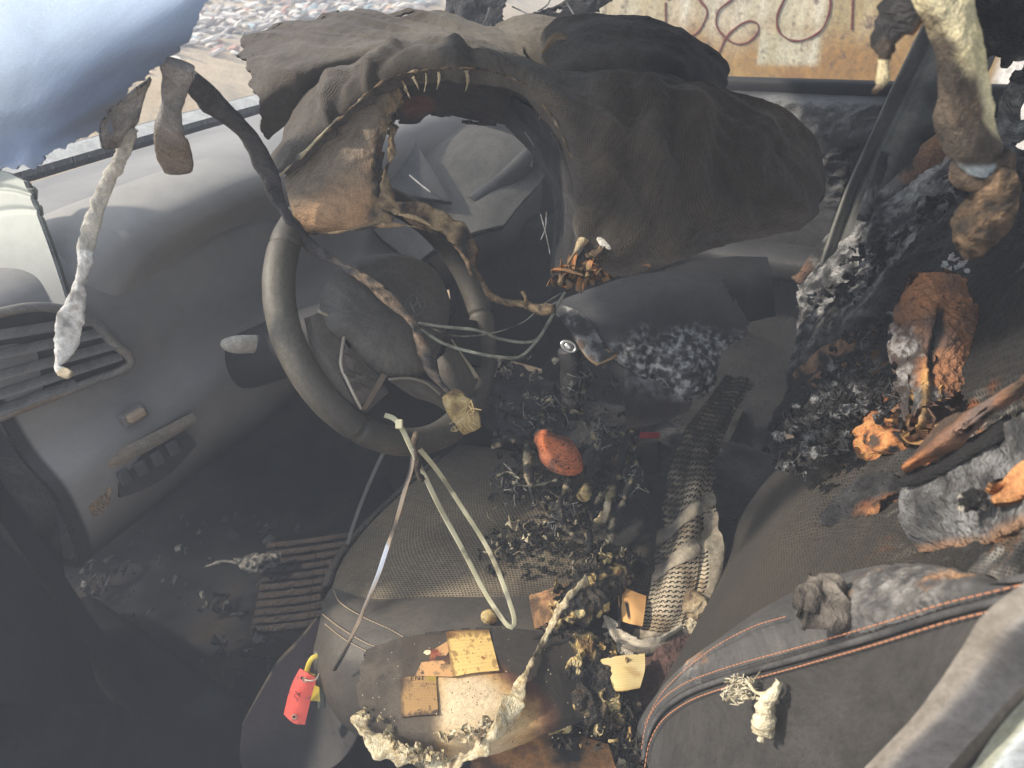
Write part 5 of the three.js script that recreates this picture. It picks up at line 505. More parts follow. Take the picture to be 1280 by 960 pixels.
{
  const bs = thing('burnt_sheet', 'black burnt plastic sheet with grey ash patches lying over the console', 'burnt sheet', at(810, 420, 1.25));
  const ac = (u, v, p) => { const n = fbm(p, 12, 4, 4); const c = mottle([[0.028, 0.03, 0.034], [0.045, 0.047, 0.052]], 7, 2)(u, v, p); const a = sstep(0.45, 0.62, v + 0.22 * n) * sstep(-0.25, 0.25, n + 0.12); return mix3(c, mottle([K.soot, K.dkgrey, [0.12, 0.125, 0.13], [0.22, 0.23, 0.24], K.ashlt], 120, 5, 3, 1.5)(u, v, p), a * 0.9); };
  obj('sheet', loft([[[690, 378, 1.31], [738, 360, 1.33], [790, 345, 1.34], [850, 338, 1.35], [905, 345, 1.35]], [[702, 386, 1.27], [750, 378, 1.27], [810, 372, 1.26], [870, 366, 1.28], [924, 384, 1.30]], [[716, 400, 1.24], [762, 404, 1.22], [812, 404, 1.22], [866, 398, 1.24], [940, 416, 1.27]], [[738, 430, 1.22], [775, 440, 1.20], [815, 442, 1.205], [862, 430, 1.22], [912, 432, 1.25]], [[762, 446, 1.22], [790, 462, 1.20], [822, 472, 1.21], [862, 466, 1.21], [902, 456, 1.23]], [[785, 462, 1.24], [805, 475, 1.24], [830, 490, 1.235], [862, 500, 1.22], [890, 490, 1.23]]], { nu: 240, nv: 200, thick: 0.004, relief: (u, v, p) => 0.004 * fbm(p, 14, 4) + 0.004 * fbm(p, 80, 3) * sstep(0.4, 0.6, v) + 0.016 * Math.exp(-(((u - 0.72) / 0.16) ** 2)) * sstep(0.5, 0.8, v) - 0.014 * Math.exp(-(((u - 0.5) / 0.07) ** 2)) * sstep(0.45, 0.8, v), color: ac, hole: (u, v, p) => (v > 0.95 || u > 0.97) && fbm(p, 40, 3) > 0 }), M.plastic, bs);
  obj('left_flap', loft([[[692, 380, 1.26], [712, 384, 1.24], [735, 400, 1.22], [760, 440, 1.20]], [[694, 392, 1.24], [710, 408, 1.225], [732, 430, 1.205], [772, 444, 1.195]], [[698, 396, 1.24], [716, 420, 1.22], [734, 448, 1.20], [746, 457, 1.195]]], { nu: 90, nv: 60, thick: 0.004, relief: (u, v, p) => 0.003 * fbm(p, 30, 4), color: (u, v, p) => v > 0.93 || u > 0.96 ? [0.3, 0.2, 0.1] : mottle([K.soot, K.dkgrey, K.ash, [0.12, 0.08, 0.06]], 40, 3)(u, v, p) }), M.plastic, bs);
  obj('lower_flap', loft([[[780, 452, 1.22], [800, 462, 1.22], [830, 482, 1.22], [866, 498, 1.21]], [[781, 490, 1.22], [800, 498, 1.21], [830, 506, 1.21], [864, 508, 1.215]], [[782, 522, 1.225], [800, 524, 1.215], [830, 520, 1.215], [862, 512, 1.22]], [[782, 536, 1.23], [800, 535, 1.225], [830, 527, 1.225], [860, 514, 1.23]]], { nu: 100, nv: 80, thick: 0.003, relief: (u, v, p) => 0.003 * fbm(p, 22, 3), color: (u, v, p) => mix3(mottle([K.soot, [0.05, 0.038, 0.034], [0.07, 0.05, 0.042]], 18, 3)(u, v, p), mottle([K.dkgrey, K.ash], 80, 2)(u, v, p), 0.8 * sstep(0.35, 0.1, v + 0.2 * fbm(p, 20, 3))) }), M.cloth, bs);
  obj('back_slab', loft([[[800, 348, 1.36], [850, 330, 1.42], [905, 322, 1.46], [960, 320, 1.5]], [[830, 372, 1.34], [870, 360, 1.38], [920, 352, 1.42], [965, 350, 1.46]], [[870, 400, 1.36], [900, 395, 1.38], [935, 400, 1.4], [970, 395, 1.45]]], { nu: 60, nv: 40, thick: 0.01, relief: (u, v, p) => 0.005 * fbm(p, 14, 3), color: mottle([K.char, K.soot], 12, 3) }), M.plastic, bs);
}
const wireC = mottle([[0.05, 0.05, 0.045], [0.2, 0.21, 0.17], [0.30, 0.31, 0.25], [0.12, 0.125, 0.11]], 40, 2);
[[[[523, 404, 0.940], [560, 409, 0.960], [598, 413, 0.980], [626, 424, 1.020], [668, 426, 1.040], [686, 402, 1.060], [706, 366, 1.100]], 0.0024, 'upper of the pale green wires strung from the charred cord to the console'],
  [[[526, 412, 0.940], [556, 430, 0.960], [598, 442, 0.960], [630, 447, 0.980], [650, 446, 1.000], [672, 425, 1.020], [692, 392, 1.060], [704, 368, 1.100]], 0.0024, 'lowest pale green wire, bent sharply up at its right end'],
  [[[530, 406, 0.960], [560, 418, 1.000], [590, 420, 1.040], [625, 414, 1.060], [655, 402, 1.080], [680, 380, 1.100], [702, 366, 1.120]], 0.0013, 'thin grey wire behind the pale green wires']].forEach(([p, r, l]) => solo('wire', rope(p, r, { m: 8, relief: (t, k, q) => 0.0005 * fbm(q, 120, 2), color: wireC }), M.plain, l, 'wire'));

// ───────────────────────── strips and ties hanging in front of the seat ─────────────────────────
const tieC = mottle([[0.40, 0.38, 0.24], [0.56, 0.53, 0.36], [0.34, 0.31, 0.2]], 26, 2);
{
  const tie = thing('cable_tie', 'long cream plastic cable tie looped down from the wheel rim to the papers', 'cable tie', at(500, 525, .99));
  obj('tie_strap', rope([[481, 519, .915], [492, 523, .91], [500, 532, .905], [512, 556, .905], [526, 585, .915], [550, 635, .935], [580, 690, .95], [606, 740, .965], [624, 768, .965], [636, 783, .965], [641, 784, .966], [643, 776, .97], [636, 750, .98], [612, 690, .995], [578, 635, .985], [548, 590, .955], [525, 562, .925]], t => 0.0036, { flat: 1, ry: 0.0012, square: 1, m: 12, twist: t => 0.3 * Math.sin(t * 9), color: (u, v, p) => u > 0.10 && u < 0.19 && fbm(p, 60, 3) > -0.05 ? [0.16, 0.13, 0.10] : mix3(tieC(u, v, p), [0.10, 0.085, 0.06], 0.75 * sstep(0.18, 0.42, fbm(p, 45, 4, 3))) }), M.plain, tie);
  obj('tie_head', boxG(0.010, 0.013, 0.008, 0.002, [0.5, 0.47, 0.32]).applyQuaternion(CQ).rotateZ(0.0).translate(...at(499, 530, .899).toArray()), M.glossy, tie);
}
solo('silver_band', rope([[517, 562, .905], [514, 585, .92], [506, 612, .94], [496, 648, .965], [486, 678, 1.0], [474, 715, 1.0], [458, 755, 1.01], [440, 795, 1.03], [428, 820, 1.05], [418, 838, 1.07]], t => 0.0036, { flat: 1, ry: 0.0009, square: 1, m: 12, twist: t => -0.5 + 1.1 * t, color: mottle([[0.55, 0.55, 0.57], [0.75, 0.75, 0.76]], 20, 1) }), mat({ plain: 1, rough: 0.22, metal: 1 }), 'thin shiny steel band hanging from the wheel rim to the seat edge', 'band');
solo('dark_cord', rope([[520, 540, .905], [518, 556, .90], [523, 575, .905], [522, 590, .915], [528, 600, .92]], t => 0.004 + 0.001 * Math.sin(t * 14), { relief: (t, k, p) => 0.002 * fbm(p, 90, 3), color: mottle([K.soot, K.brown, [0.2, 0.17, 0.12]], 50, 2) }), M.foam, 'short charred knot where the cable tie meets the wheel rim', 'cord');
solo('grey_strap', rope([[482, 560, 1.25], [470, 585, 1.26], [455, 620, 1.28], [442, 655, 1.29], [433, 685, 1.3], [430, 695, 1.3]], 0.0036, { flat: 1, ry: 0.0012, square: 1, m: 12, color: mottle([[0.07, 0.075, 0.07], [0.12, 0.12, 0.11]], 20, 1) }), M.plain, 'thin dark grey strap running down behind the wheel to the seat front', 'strap');

// ───────────────────────── keys and tags ─────────────────────────
{
  const key = thing('key_lock', 'small key lock cylinder at the front corner of the driver seat', 'lock', at(402, 830, 1.19));
  const cy = (a, b, r, c, m = 14) => rope([a, b], r, { m, n: 3, color: flat(c) });
  obj('lock_body', [cy(at(400, 815, 1.185), at(404, 838, 1.19), 0.010, [0.26, 0.25, 0.23]), cy(at(400, 842, 1.18), at(400, 852, 1.185), 0.013, [0.05, 0.05, 0.05])], mat({ plain: 1, rough: 0.45, metal: 0.4 }), key);
  obj('key_blade', rope([at(403, 852, 1.185), at(402, 884, 1.19)], 0.0065, { ry: 0.003, square: 1, flat: 1, color: flat([0.06, 0.075, 0.065]) }), M.plain, key);
  const rt = [at(360, 905, 1.155), at(352, 893, 1.155), at(372, 838, 1.16), at(400, 845, 1.16)];
  const tg = thing('red_tag', 'red plastic key tag with black handwriting and two holes', 'tag', at(376, 873, 1.155));
  const redTop = [[374, 836.5], [384, 840], [396, 847]], redBot = [[355.5, 895], [364, 903], [376, 909]];
  const P = (x, y, d = 1.15) => at(x, y, d);
  const rowsR = [[374.5, 836], [367, 850], [361, 866], [357, 882], [354.5, 893]].map((a, i) => { const b = [[396, 848], [391, 864], [387, 880], [383.5, 895], [381, 906]][i]; return [P(...a), P((a[0] + b[0]) / 2, (a[1] + b[1]) / 2 + (i === 4 ? 5 : 0), 1.146), P(...b)]; });
  obj('tag_plate', loft(rowsR, { nu: 60, nv: 90, thick: 0.0025, hole: (u, v) => Math.hypot((u - 0.34) * 25, (v - 0.14) * 60) < 2.3 || Math.hypot((u - 0.46) * 25, (v - 0.90) * 60) < 2.0, color: (u, v, p) => mix3(mottle([[0.58, 0.07, 0.05], [0.68, 0.095, 0.065]], 60, 2)(u, v, p), [0.2, 0.06, 0.05], 0.6 * sstep(0.2, 0.5, fbm(p, 90, 4, 3))) }), mat({ plain: 1, rough: 0.5, coat: 0.2 }), tg);
  for (const [x, y] of [[381, 850], [368, 896]]) obj('eyelet', tint(new THREE.TorusGeometry(0.0036, 0.0011, 8, 20).applyQuaternion(CQ).translate(...at(x, y, 1.143).toArray()), [0.28, 0.22, 0.17]), M.plain, tg);
  const ink = colorMat([0.02, 0.01, 0.012], 0.6);
  for (const s of [[[373.5, 869], [370, 867.5], [367, 870], [370, 872.5], [373, 875], [370, 876.5]].map(a => a), [[371.5, 866], [374, 868.5], [375, 871.5]], [[374, 869], [375.2, 865.5]], [[371, 866], [369, 864.5]]]) obj('ink_stroke', rope(s.map(a => P(a[0], a[1], 1.1425)), 0.0006, { m: 5 }), ink, tg);
  obj('tag_string', rope([P(381, 850, 1.14), P(388, 851, 1.135), P(394, 850, 1.14), P(399, 842, 1.165), P(404, 834, 1.185)], 0.0012, { color: mottle([K.tan, K.pale], 30, 1) }), M.plain, tg);
  const yt = thing('yellow_tag', 'yellow plastic loop tag behind the red key tag', 'tag', at(392, 850, 1.17));
  obj('tag_plate', loft([[P(386, 840, 1.175), P(398, 846, 1.175)], [P(386, 860, 1.172), P(399, 862, 1.172)], [P(387, 876, 1.168), P(400, 877, 1.168)]], { nu: 20, nv: 20, thick: 0.002, color: flat([0.62, 0.47, 0.06]) }), M.glossy, yt);
  obj('tag_loop', rope([P(383, 842, 1.172), P(386, 830, 1.172), P(391, 822, 1.172), P(398, 820, 1.175), P(401, 824, 1.178)], t => 0.0048 - 0.001 * t, { flat: 1, ry: 0.0014, color: flat([0.64, 0.5, 0.07]) }), M.glossy, yt);
}

// ───────────────────────── papers and remains on the seat ─────────────────────────
const Yp = (x, y, h = 0.63) => onY(x, y, h);
{
  const pk = thing('paper_packet', 'charred paper packet with scorched pages lying on the seat front', 'papers', Yp(580, 860));
  const PH = (x, y) => 0.625 + 0.088 * Math.sqrt(clamp(1 - ((x - 588) / 165) ** 2)) * Math.sqrt(clamp(1 - ((y - 868) / 92) ** 2)), YP = (x, y, o = 0) => onY(x, y, PH(x, y) + o);
  const cream = [0.60, 0.46, 0.26], bt = (p, u, v) => { const n = fbm(p, 13, 4, 3); return n; };
  const cen = YP(594, 884), burnCol = (u, v, p) => { const n = fbm(p, 16, 5, 3), d = Math.hypot((p.x - cen.x) / 0.115, (p.z - cen.z) / 0.085) + 0.32 * n; let c = mix3([0.60, 0.48, 0.31], [0.46, 0.30, 0.13], sstep(0.3, 0.7, d)); c = mix3(c, [0.12, 0.052, 0.03], sstep(0.62, 0.86, d)); c = mix3(c, [0.036, 0.031, 0.026], sstep(0.8, 1.0, d)); return mix3(c, K.dkgrey, 0.5 * sstep(0.5, 0.9, fbm(p, 60, 3, 2))); };
  obj('packet_cover', loft([[YP(458, 812), YP(500, 795), YP(545, 788), YP(600, 785), YP(660, 788), YP(710, 800)], [YP(448, 830), YP(500, 818), YP(545, 812), YP(600, 810), YP(670, 812), YP(722, 825)], [YP(446, 858), YP(500, 850), YP(545, 846), YP(600, 846), YP(680, 848), YP(735, 856)], [YP(450, 885), YP(500, 885), YP(545, 886), YP(600, 888), YP(685, 882), YP(738, 882)], [YP(462, 905), YP(505, 918), YP(550, 925), YP(600, 925), YP(680, 908), YP(735, 898)], [onY(475, 918, .58), onY(515, 940, .575), onY(555, 950, .575), onY(605, 950, .575), onY(680, 925, .58), onY(735, 912, .59)]], { nu: 300, nv: 220, thick: 0.006, relief: (u, v, p) => 0.003 * fbm(p, 14, 4) + 0.0006 * fbm(p, 120, 2), color: (u, v, p) => { const b = burnCol(u, v, p); const s = mottle([[0.04, 0.034, 0.027], [0.085, 0.07, 0.054], [0.055, 0.046, 0.037]], 20, 3)(u, v, p); return mix3(b, s, sstep(0.46, 0.33, u + 0.06 * fbm(p, 26, 3)) * 0.97); }, hole: (u, v, p) => (v > 0.97 || v < 0.02 || u < 0.015) && fbm(p, 60, 3) > 0.05 }), mat({ rough: 0.95, bump: 0.0008, rep: 10 }), pk);
  // printed page and the photograph page, canvas print on lifted sheets
  const txt = (g, x0, y0, x1, y1, lines, a, c) => { g.fillStyle = c; let s = 11; const rn = () => (s = (s * 1103515245 + 12345) & 0x7fffffff) / 0x7fffffff; for (let i = 0; i < lines; i++) { const y = y0 + (y1 - y0) * i / lines + 3 * rn(), hgt = (y1 - y0) / lines * 0.5; let x = x0 + 10 * rn(); while (x < x1 - 20 * rn()) { const n = 2 + Math.floor(rn() * 6); for (let k = 0; k < n; k++) { g.globalAlpha = a * (0.3 + rn()); const h2 = hgt * (0.35 + 0.6 * rn()), yy = y + hgt - h2; if (rn() < 0.7) g.fillRect(x, yy, 1.6, h2); if (rn() < 0.6) g.fillRect(x, yy + h2 * rn(), 4.5, 1.6); x += 5 + 2.5 * rn(); } x += 7 + 6 * rn(); } } g.globalAlpha = 1; };
  const scorch = (g, w, h, s0, f) => { const id = g.getImageData(0, 0, w, h); for (let j = 0; j < h; j++) for (let i = 0; i < w; i++) { const o = (j * w + i) * 4, k = f(i / w, j / h, fbm(V(i / w * 3, j / h * 3, s0), 2.5, 4)); const t = k.t; id.data[o] = id.data[o] * (1 - t) + k.c[0] * t; id.data[o + 1] = id.data[o + 1] * (1 - t) + k.c[1] * t; id.data[o + 2] = id.data[o + 2] * (1 - t) + k.c[2] * t; } g.putImageData(id, 0, 0); };
  const noteTex = canvasTex(512, 384, (g, w, h) => { g.fillStyle = '#e2c078'; g.fillRect(0, 0, w, h); txt(g, 20, 24, w - 30, h - 20, 11, 0.6, '#4a2f18'); scorch(g, w, h, 4, (u, v, n) => ({ t: clamp(0.85 * sstep(0.2, 0.0, v + 0.2 * n) + 0.5 * sstep(0.1, 0.45, n) + 0.6 * sstep(0.09, 0.0, u + 0.1 * n)), c: [104, 74, 40] })); g.fillStyle = 'rgba(120,50,20,.6)'; g.beginPath(); g.ellipse(370, 270, 26, 12, 0.2, 0, 7); g.fill(); });
  const printTex = canvasTex(384, 512, (g, w, h) => { g.fillStyle = '#94764c'; g.fillRect(0, 0, w, h); g.fillStyle = '#8f7a34'; g.fillRect(290, 0, 94, 70); g.fillStyle = '#241c14'; g.font = 'bold 84px sans-serif'; g.fillText('ENT', 110, 62); txt(g, 12, 90, 340, 136, 1, 0.9, '#241a10'); txt(g, 20, 160, w - 40, h - 90, 8, 0.6, '#3a2616'); scorch(g, w, h, 9, (u, v, n) => ({ t: clamp(sstep(0.4, 0.0, u + 0.25 * n) * sstep(0.5, 0.1, v) + 0.9 * sstep(0.84, 1.0, v + 0.2 * n) + 0.6 * sstep(0.12, 0.0, u + 0.1 * n) + 0.5 * sstep(0.1, 0.5, n)), c: [66, 52, 40] })); });
  const photoTex = canvasTex(512, 384, (g, w, h) => { g.fillStyle = '#4a4239'; g.fillRect(0, 0, w, h); g.fillStyle = '#c79a68'; g.beginPath(); g.moveTo(330, 150); g.lineTo(512, 60); g.lineTo(512, 200); g.lineTo(430, 230); g.lineTo(512, 384); g.lineTo(120, 384); g.lineTo(200, 262); g.lineTo(400, 240); g.closePath(); g.fill(); g.fillStyle = '#2e2a27'; g.beginPath(); g.moveTo(430, 238); g.lineTo(510, 150); g.lineTo(520, 300); g.closePath(); g.fill(); for (let k = 0; k < 60; k++) { g.fillStyle = k % 3 ? 'rgba(128,62,46,.35)' : 'rgba(176,110,72,.3)'; g.beginPath(); g.ellipse(345 + 60 * vn(k * 1.7, 1, 2), 195 + 48 * vn(k * 1.3, 5, 2), 26 + 10 * vn(k, 2, 2), 14, k, 0, 7); g.fill(); } g.fillStyle = '#e4d6b0'; g.beginPath(); g.moveTo(225, 172); g.lineTo(248, 150); g.lineTo(282, 146); g.lineTo(306, 160); g.lineTo(298, 186); g.lineTo(262, 198); g.closePath(); g.fill(); scorch(g, w, h, 14, (u, v, n) => ({ t: clamp(0.95 * sstep(0.42, 0.25, u + 0.3 * n) + 0.8 * sstep(0.18, 0.04, v + 0.2 * n) + 0.35 * sstep(0.1, 0.5, n)), c: [66, 58, 49] })); });
  const pm = (t) => new THREE.MeshStandardMaterial({ map: t, roughness: 0.9, bumpMap: withRep(gritBump, 2), bumpScale: 0.0004, side: THREE.DoubleSide });
  const page = (name, tl, tr, br, bl, t, sag, label) => { const mid = (a, b, f, h) => a.clone().lerp(b, f).add(V(0, h, 0)); const G = loft([[tl, mid(tl, tr, .5, sag), tr], [mid(tl, bl, .5, sag), mid(mid(tl, tr, .5, 0), mid(bl, br, .5, 0), .5, sag * 1.6), mid(tr, br, .5, sag)], [bl, mid(bl, br, .5, sag), br]], { nu: 40, nv: 30, thick: 0.0012, unitUV: 1, relief: (u, v, p) => 0.0012 * fbm(p, 24, 3) }); const uv = G.attributes.uv; for (let i = 0; i < uv.count; i++) uv.setY(i, 1 - uv.getY(i)); return obj(name, G, pm(t), pk, label); };
  page('note_page', YP(557, 790, .006), YP(611, 787, .006), YP(624, 838, .006), YP(566, 846, .006), noteTex, 0.002, 'yellowed page of small print');
  page('photo_page', YP(502, 799, .003), YP(560, 793, .003), YP(568, 846, .003), YP(504, 846, .003), photoTex, 0.0015, 'scorched page with a faded picture');
  page('printed_page', YP(500, 847, .003), YP(545, 845, .003), YP(548, 893, .003), YP(502, 897, .003), printTex, 0.0015, 'brown page with a headline and columns');
  const crm = mottle([[0.5, 0.42, 0.26], [0.66, 0.60, 0.42], [0.38, 0.29, 0.15], [0.62, 0.55, 0.38], [0.16, 0.11, 0.06]], 50, 3, 4, 1.3);
  obj('curled_rim', rope([YP(447, 893, .013), YP(455, 915, .013), YP(475, 932, .013), YP(500, 945, .013), YP(525, 952, .013), YP(552, 955, .013), YP(580, 948, .013), YP(604, 932, .013), YP(626, 905, .013), YP(645, 868, .013), YP(663, 832, .013), YP(680, 800, .013), Yp(692, 775, .700), Yp(712, 745, .700), Yp(735, 725, .700)], t => [0.013, 0.015, 0.013, 0.014, 0.013, 0.010, 0.011, 0.012, 0.008, 0.0048, 0.004, 0.004, 0.0048, 0.006, 0.008][Math.min(14, Math.floor(t * 14.99))] * (1 + 0.45 * vn(t * 40, 3, 1)), { flat: 1, ry: t => t > 0.55 ? 0.002 : 0.004, m: 22, step: 0.0025, twist: t => 0.7 * Math.sin(t * 24), relief: (t, k, p) => 0.006 * fbm(p, 55, 4, 2) + 0.002 * fbm(p, 170, 2), color: (u, v, p) => mix3(crm(u, v, p), K.char, 0.85 * sstep(0.28, 0.45, fbm(p, 26, 3, 9))) }), M.foam, pk);
  const cf = []; for (let i = 0; i < 30; i++) { const t = rnd(), x = 446 + 110 * t + rr(-6, 6), y = 888 + 62 * Math.sin(t * 1.5) + rr(-10, 8); cf.push(flake(YP(x, y, .012), rr(.005, .016), rr(.004, .012), { color: crm, n: 5, cr: 0.6 })); }
  for (let i = 0; i < 22; i++) { const x = 545 + rr(0, 85), y = 945 - 0.35 * (x - 545) + rr(-26, 4); cf.push(flake(YP(x, y, .012), rr(.005, .016), rr(.004, .012), { color: crm, n: 5, cr: 0.6 })); }
  stuff(obj('curled_flakes', cf, M.foam, pk));
}
const charC = mottle([K.char, K.soot, [0.05, 0.04, 0.028], K.soot, [0.12, 0.09, 0.05]], 50, 4);
const yel = mottle([[0.44, 0.33, 0.14], [0.62, 0.51, 0.27], [0.5, 0.36, 0.14], [0.2, 0.12, 0.05]], 46, 2);
// second burnt bundle to the right of the packet
{
  const b = thing('burnt_bundle', 'black crumpled burnt bundle with tan edges right of the paper packet', 'bundle', Yp(700, 870));
  obj('bundle_body', loft([[Yp(690, 795, .64), Yp(715, 785, .645), Yp(745, 790, .64), Yp(770, 800, .625)], [Yp(685, 840, .65), Yp(715, 830, .67), Yp(745, 830, .66), Yp(775, 840, .63)], [Yp(672, 885, .65), Yp(705, 880, .67), Yp(740, 880, .66), Yp(785, 880, .63)], [Yp(655, 915, .63), Yp(690, 915, .645), Yp(740, 915, .645), Yp(800, 905, .625)]], { nu: 160, nv: 160, thick: 0.006, relief: (u, v, p) => 0.020 * fbm(p, 24, 4, 2) + 0.010 * Math.max(-.3, ridge(p, 40, 3, 4)) + 0.003 * fbm(p, 150, 2), color: (u, v, p) => mix3(charC(u, v, p), yel(u, v, p), sstep(0.16, 0.3, fbm(p, 40, 3, 6)) * 0.85) }), M.ash, b);
  const fl = []; for (let i = 0; i < 80; i++) { const x = rr(680, 800), y = rr(790, 935); fl.push(flake(Yp(x, y, .655), rr(.005, .02), rr(.004, .012), { color: rnd() < 0.25 ? yel : charC, cr: 0.8 })); }
  stuff(obj('burnt_flakes', fl, M.foam, b));
  obj('brown_roll', loft([[Yp(590, 945, .60), Yp(650, 925, .62), Yp(710, 918, .63), Yp(760, 930, .62)], [Yp(585, 975, .57), Yp(650, 955, .60), Yp(715, 950, .61), Yp(770, 960, .60)], [Yp(580, 1010, .5), Yp(650, 1000, .52), Yp(715, 995, .53), Yp(780, 1000, .53)]], { nu: 120, nv: 70, thick: 0.005, relief: (u, v, p) => 0.006 * fbm(p, 16, 4), color: mottle([K.char, [0.09, 0.05, 0.03], [0.26, 0.13, 0.05], [0.12, 0.07, 0.035], K.char], 16, 6, 5, 1.5) }), M.foam, b);
  obj('tan_edge', rope([Yp(640, 925, .65), Yp(665, 910, .655), Yp(690, 900, .66), Yp(705, 890, .665)], t => 0.007 * (0.5 + t), { flat: 1, ry: 0.003, relief: (t, k, p) => 0.004 * fbm(p, 50, 3), color: yel }), M.foam, b);
}
solo('ruled_paper', loft([[Yp(743, 826, .655), Yp(772, 820, .66), Yp(806, 817, .655)], [Yp(741, 845, .662), Yp(772, 842, .668), Yp(806, 838, .662)], [Yp(752, 862, .655), Yp(775, 864, .662), Yp(800, 860, .658)]], { nu: 90, nv: 60, thick: 0.004, relief: (u, v, p) => 0.0015 * fbm(p, 20, 3), color: (u, v, p) => mix3(mix3([0.64, 0.49, 0.2], [0.68, 0.56, 0.30], clamp(0.5 + fbm(p, 24, 4))), [0.34, 0.2, 0.07], clamp(0.22 * (Math.sin(v * 90) > 0.4 ? 1 : 0) + 0.5 * sstep(0.2, 0.45, fbm(p, 34, 4, 3)) + sstep(0.86, 1, v + 0.1 * fbm(p, 30, 2)) * 0.7 + sstep(0.07, 0, u) * 0.5)) }), mat({ plain: 1, rough: 0.9 }), 'yellow ruled paper piece below the checked scarf', 'paper');
solo('scorched_card', loft([[Yp(772, 728, .64), Yp(790, 738, .645), Yp(808, 745, .64)], [Yp(773, 752, .65), Yp(790, 758, .655), Yp(806, 765, .65)], [Yp(776, 776, .645), Yp(790, 780, .65), Yp(803, 783, .645)]], { nu: 60, nv: 60, thick: 0.002, relief: (u, v, p) => 0.002 * fbm(p, 30, 3), color: (u, v, p) => mix3(mix3([0.5, 0.25, 0.08], [0.62, 0.36, 0.14], clamp(0.5 + fbm(p, 24, 4))), K.char, sstep(0.1, 0.04, Math.abs(u - 0.25 - 0.15 * v)) * sstep(0.35, 0.5, v) * sstep(0.95, 0.8, v)) }), mat({ plain: 1, rough: 0.9 }), 'orange scorched card standing beside the black hollow and the scarf', 'card');
solo('black_bowl', loft([[Yp(722, 770, .655), Yp(745, 745, .66), Yp(773, 728, .66), Yp(776, 745, .655)], [Yp(728, 782, .645), Yp(748, 768, .63), Yp(768, 755, .63), Yp(775, 765, .65)], [Yp(738, 792, .65), Yp(752, 790, .64), Yp(766, 785, .64), Yp(774, 785, .65)]], { nu: 70, nv: 50, thick: 0.003, relief: (u, v, p) => 0.004 * fbm(p, 24, 3), color: mottle([K.char, K.soot], 30, 2) }), M.plastic, 'smooth black hollow of burnt plastic beside the orange card', 'burnt plastic');
solo('scorched_leaf', loft([[Yp(662, 745, .615), Yp(690, 735, .635), Yp(722, 726, .64)], [Yp(664, 765, .625), Yp(688, 755, .65), Yp(715, 745, .655)], [Yp(668, 786, .615), Yp(682, 782, .635), Yp(694, 775, .64)]], { nu: 70, nv: 50, thick: 0.003, relief: (u, v, p) => 0.005 * fbm(p, 24, 4), color: mottle([[0.12, 0.07, 0.04], [0.26, 0.14, 0.07], [0.36, 0.2, 0.09], [0.1, 0.06, 0.035]], 20, 3) }), M.foam, 'brown scorched sheet curling up behind the cream rim', 'sheet');
solo('tan_crumb', lump(Yp(611, 771, .625), [0.013, 0.008, 0.011], { amp: 0.5, f: 60, color: yel }), M.foam, 'tan foam crumb at the foot of the cable tie loop', 'foam crumb');
// ridge of charred scraps along the packet's upper right
{
  const hc = (u, v, p) => mix3(charC(u, v, p), yel(u, v, p), sstep(0.12, 0.24, fbm(p, 44, 3, 6)) * 0.95);
  const fl = [loft([[Yp(684, 768, .64), Yp(705, 735, .645), Yp(735, 706, .64), Yp(762, 690, .62)], [Yp(692, 778, .66), Yp(716, 748, .68), Yp(746, 718, .675), Yp(775, 700, .63)], [Yp(702, 786, .655), Yp(730, 762, .68), Yp(758, 735, .67), Yp(788, 715, .63)], [Yp(715, 792, .64), Yp(742, 772, .65), Yp(768, 750, .645), Yp(800, 728, .62)]], { nu: 220, nv: 140, thick: 0.004, relief: (u, v, p) => 0.014 * fbm(p, 34, 4, 3) + 0.010 * ridge(p, 50, 3, 2) + 0.003 * fbm(p, 160, 2), color: hc, hole: (u, v, p) => Math.max(Math.abs(u - 0.5), Math.abs(v - 0.5)) > 0.42 + 0.16 * fbm(p, 40, 3) })];
  for (let i = 0; i < 60; i++) { const t = rnd(), x = 690 + 80 * t + rr(-14, 14), y = 762 - 62 * t + rr(-20, 20); fl.push(flake(Yp(x, y, .66 + rr(0, .02)), rr(.005, .018), rr(.004, .012), { color: rnd() < 0.35 ? yel : charC, cr: 0.8 })); }
  tag(obj('charred_scraps', fl, M.foam), 'heap of charred and yellow scraps above the burnt bundle', 'scraps', null, 'stuff');
}
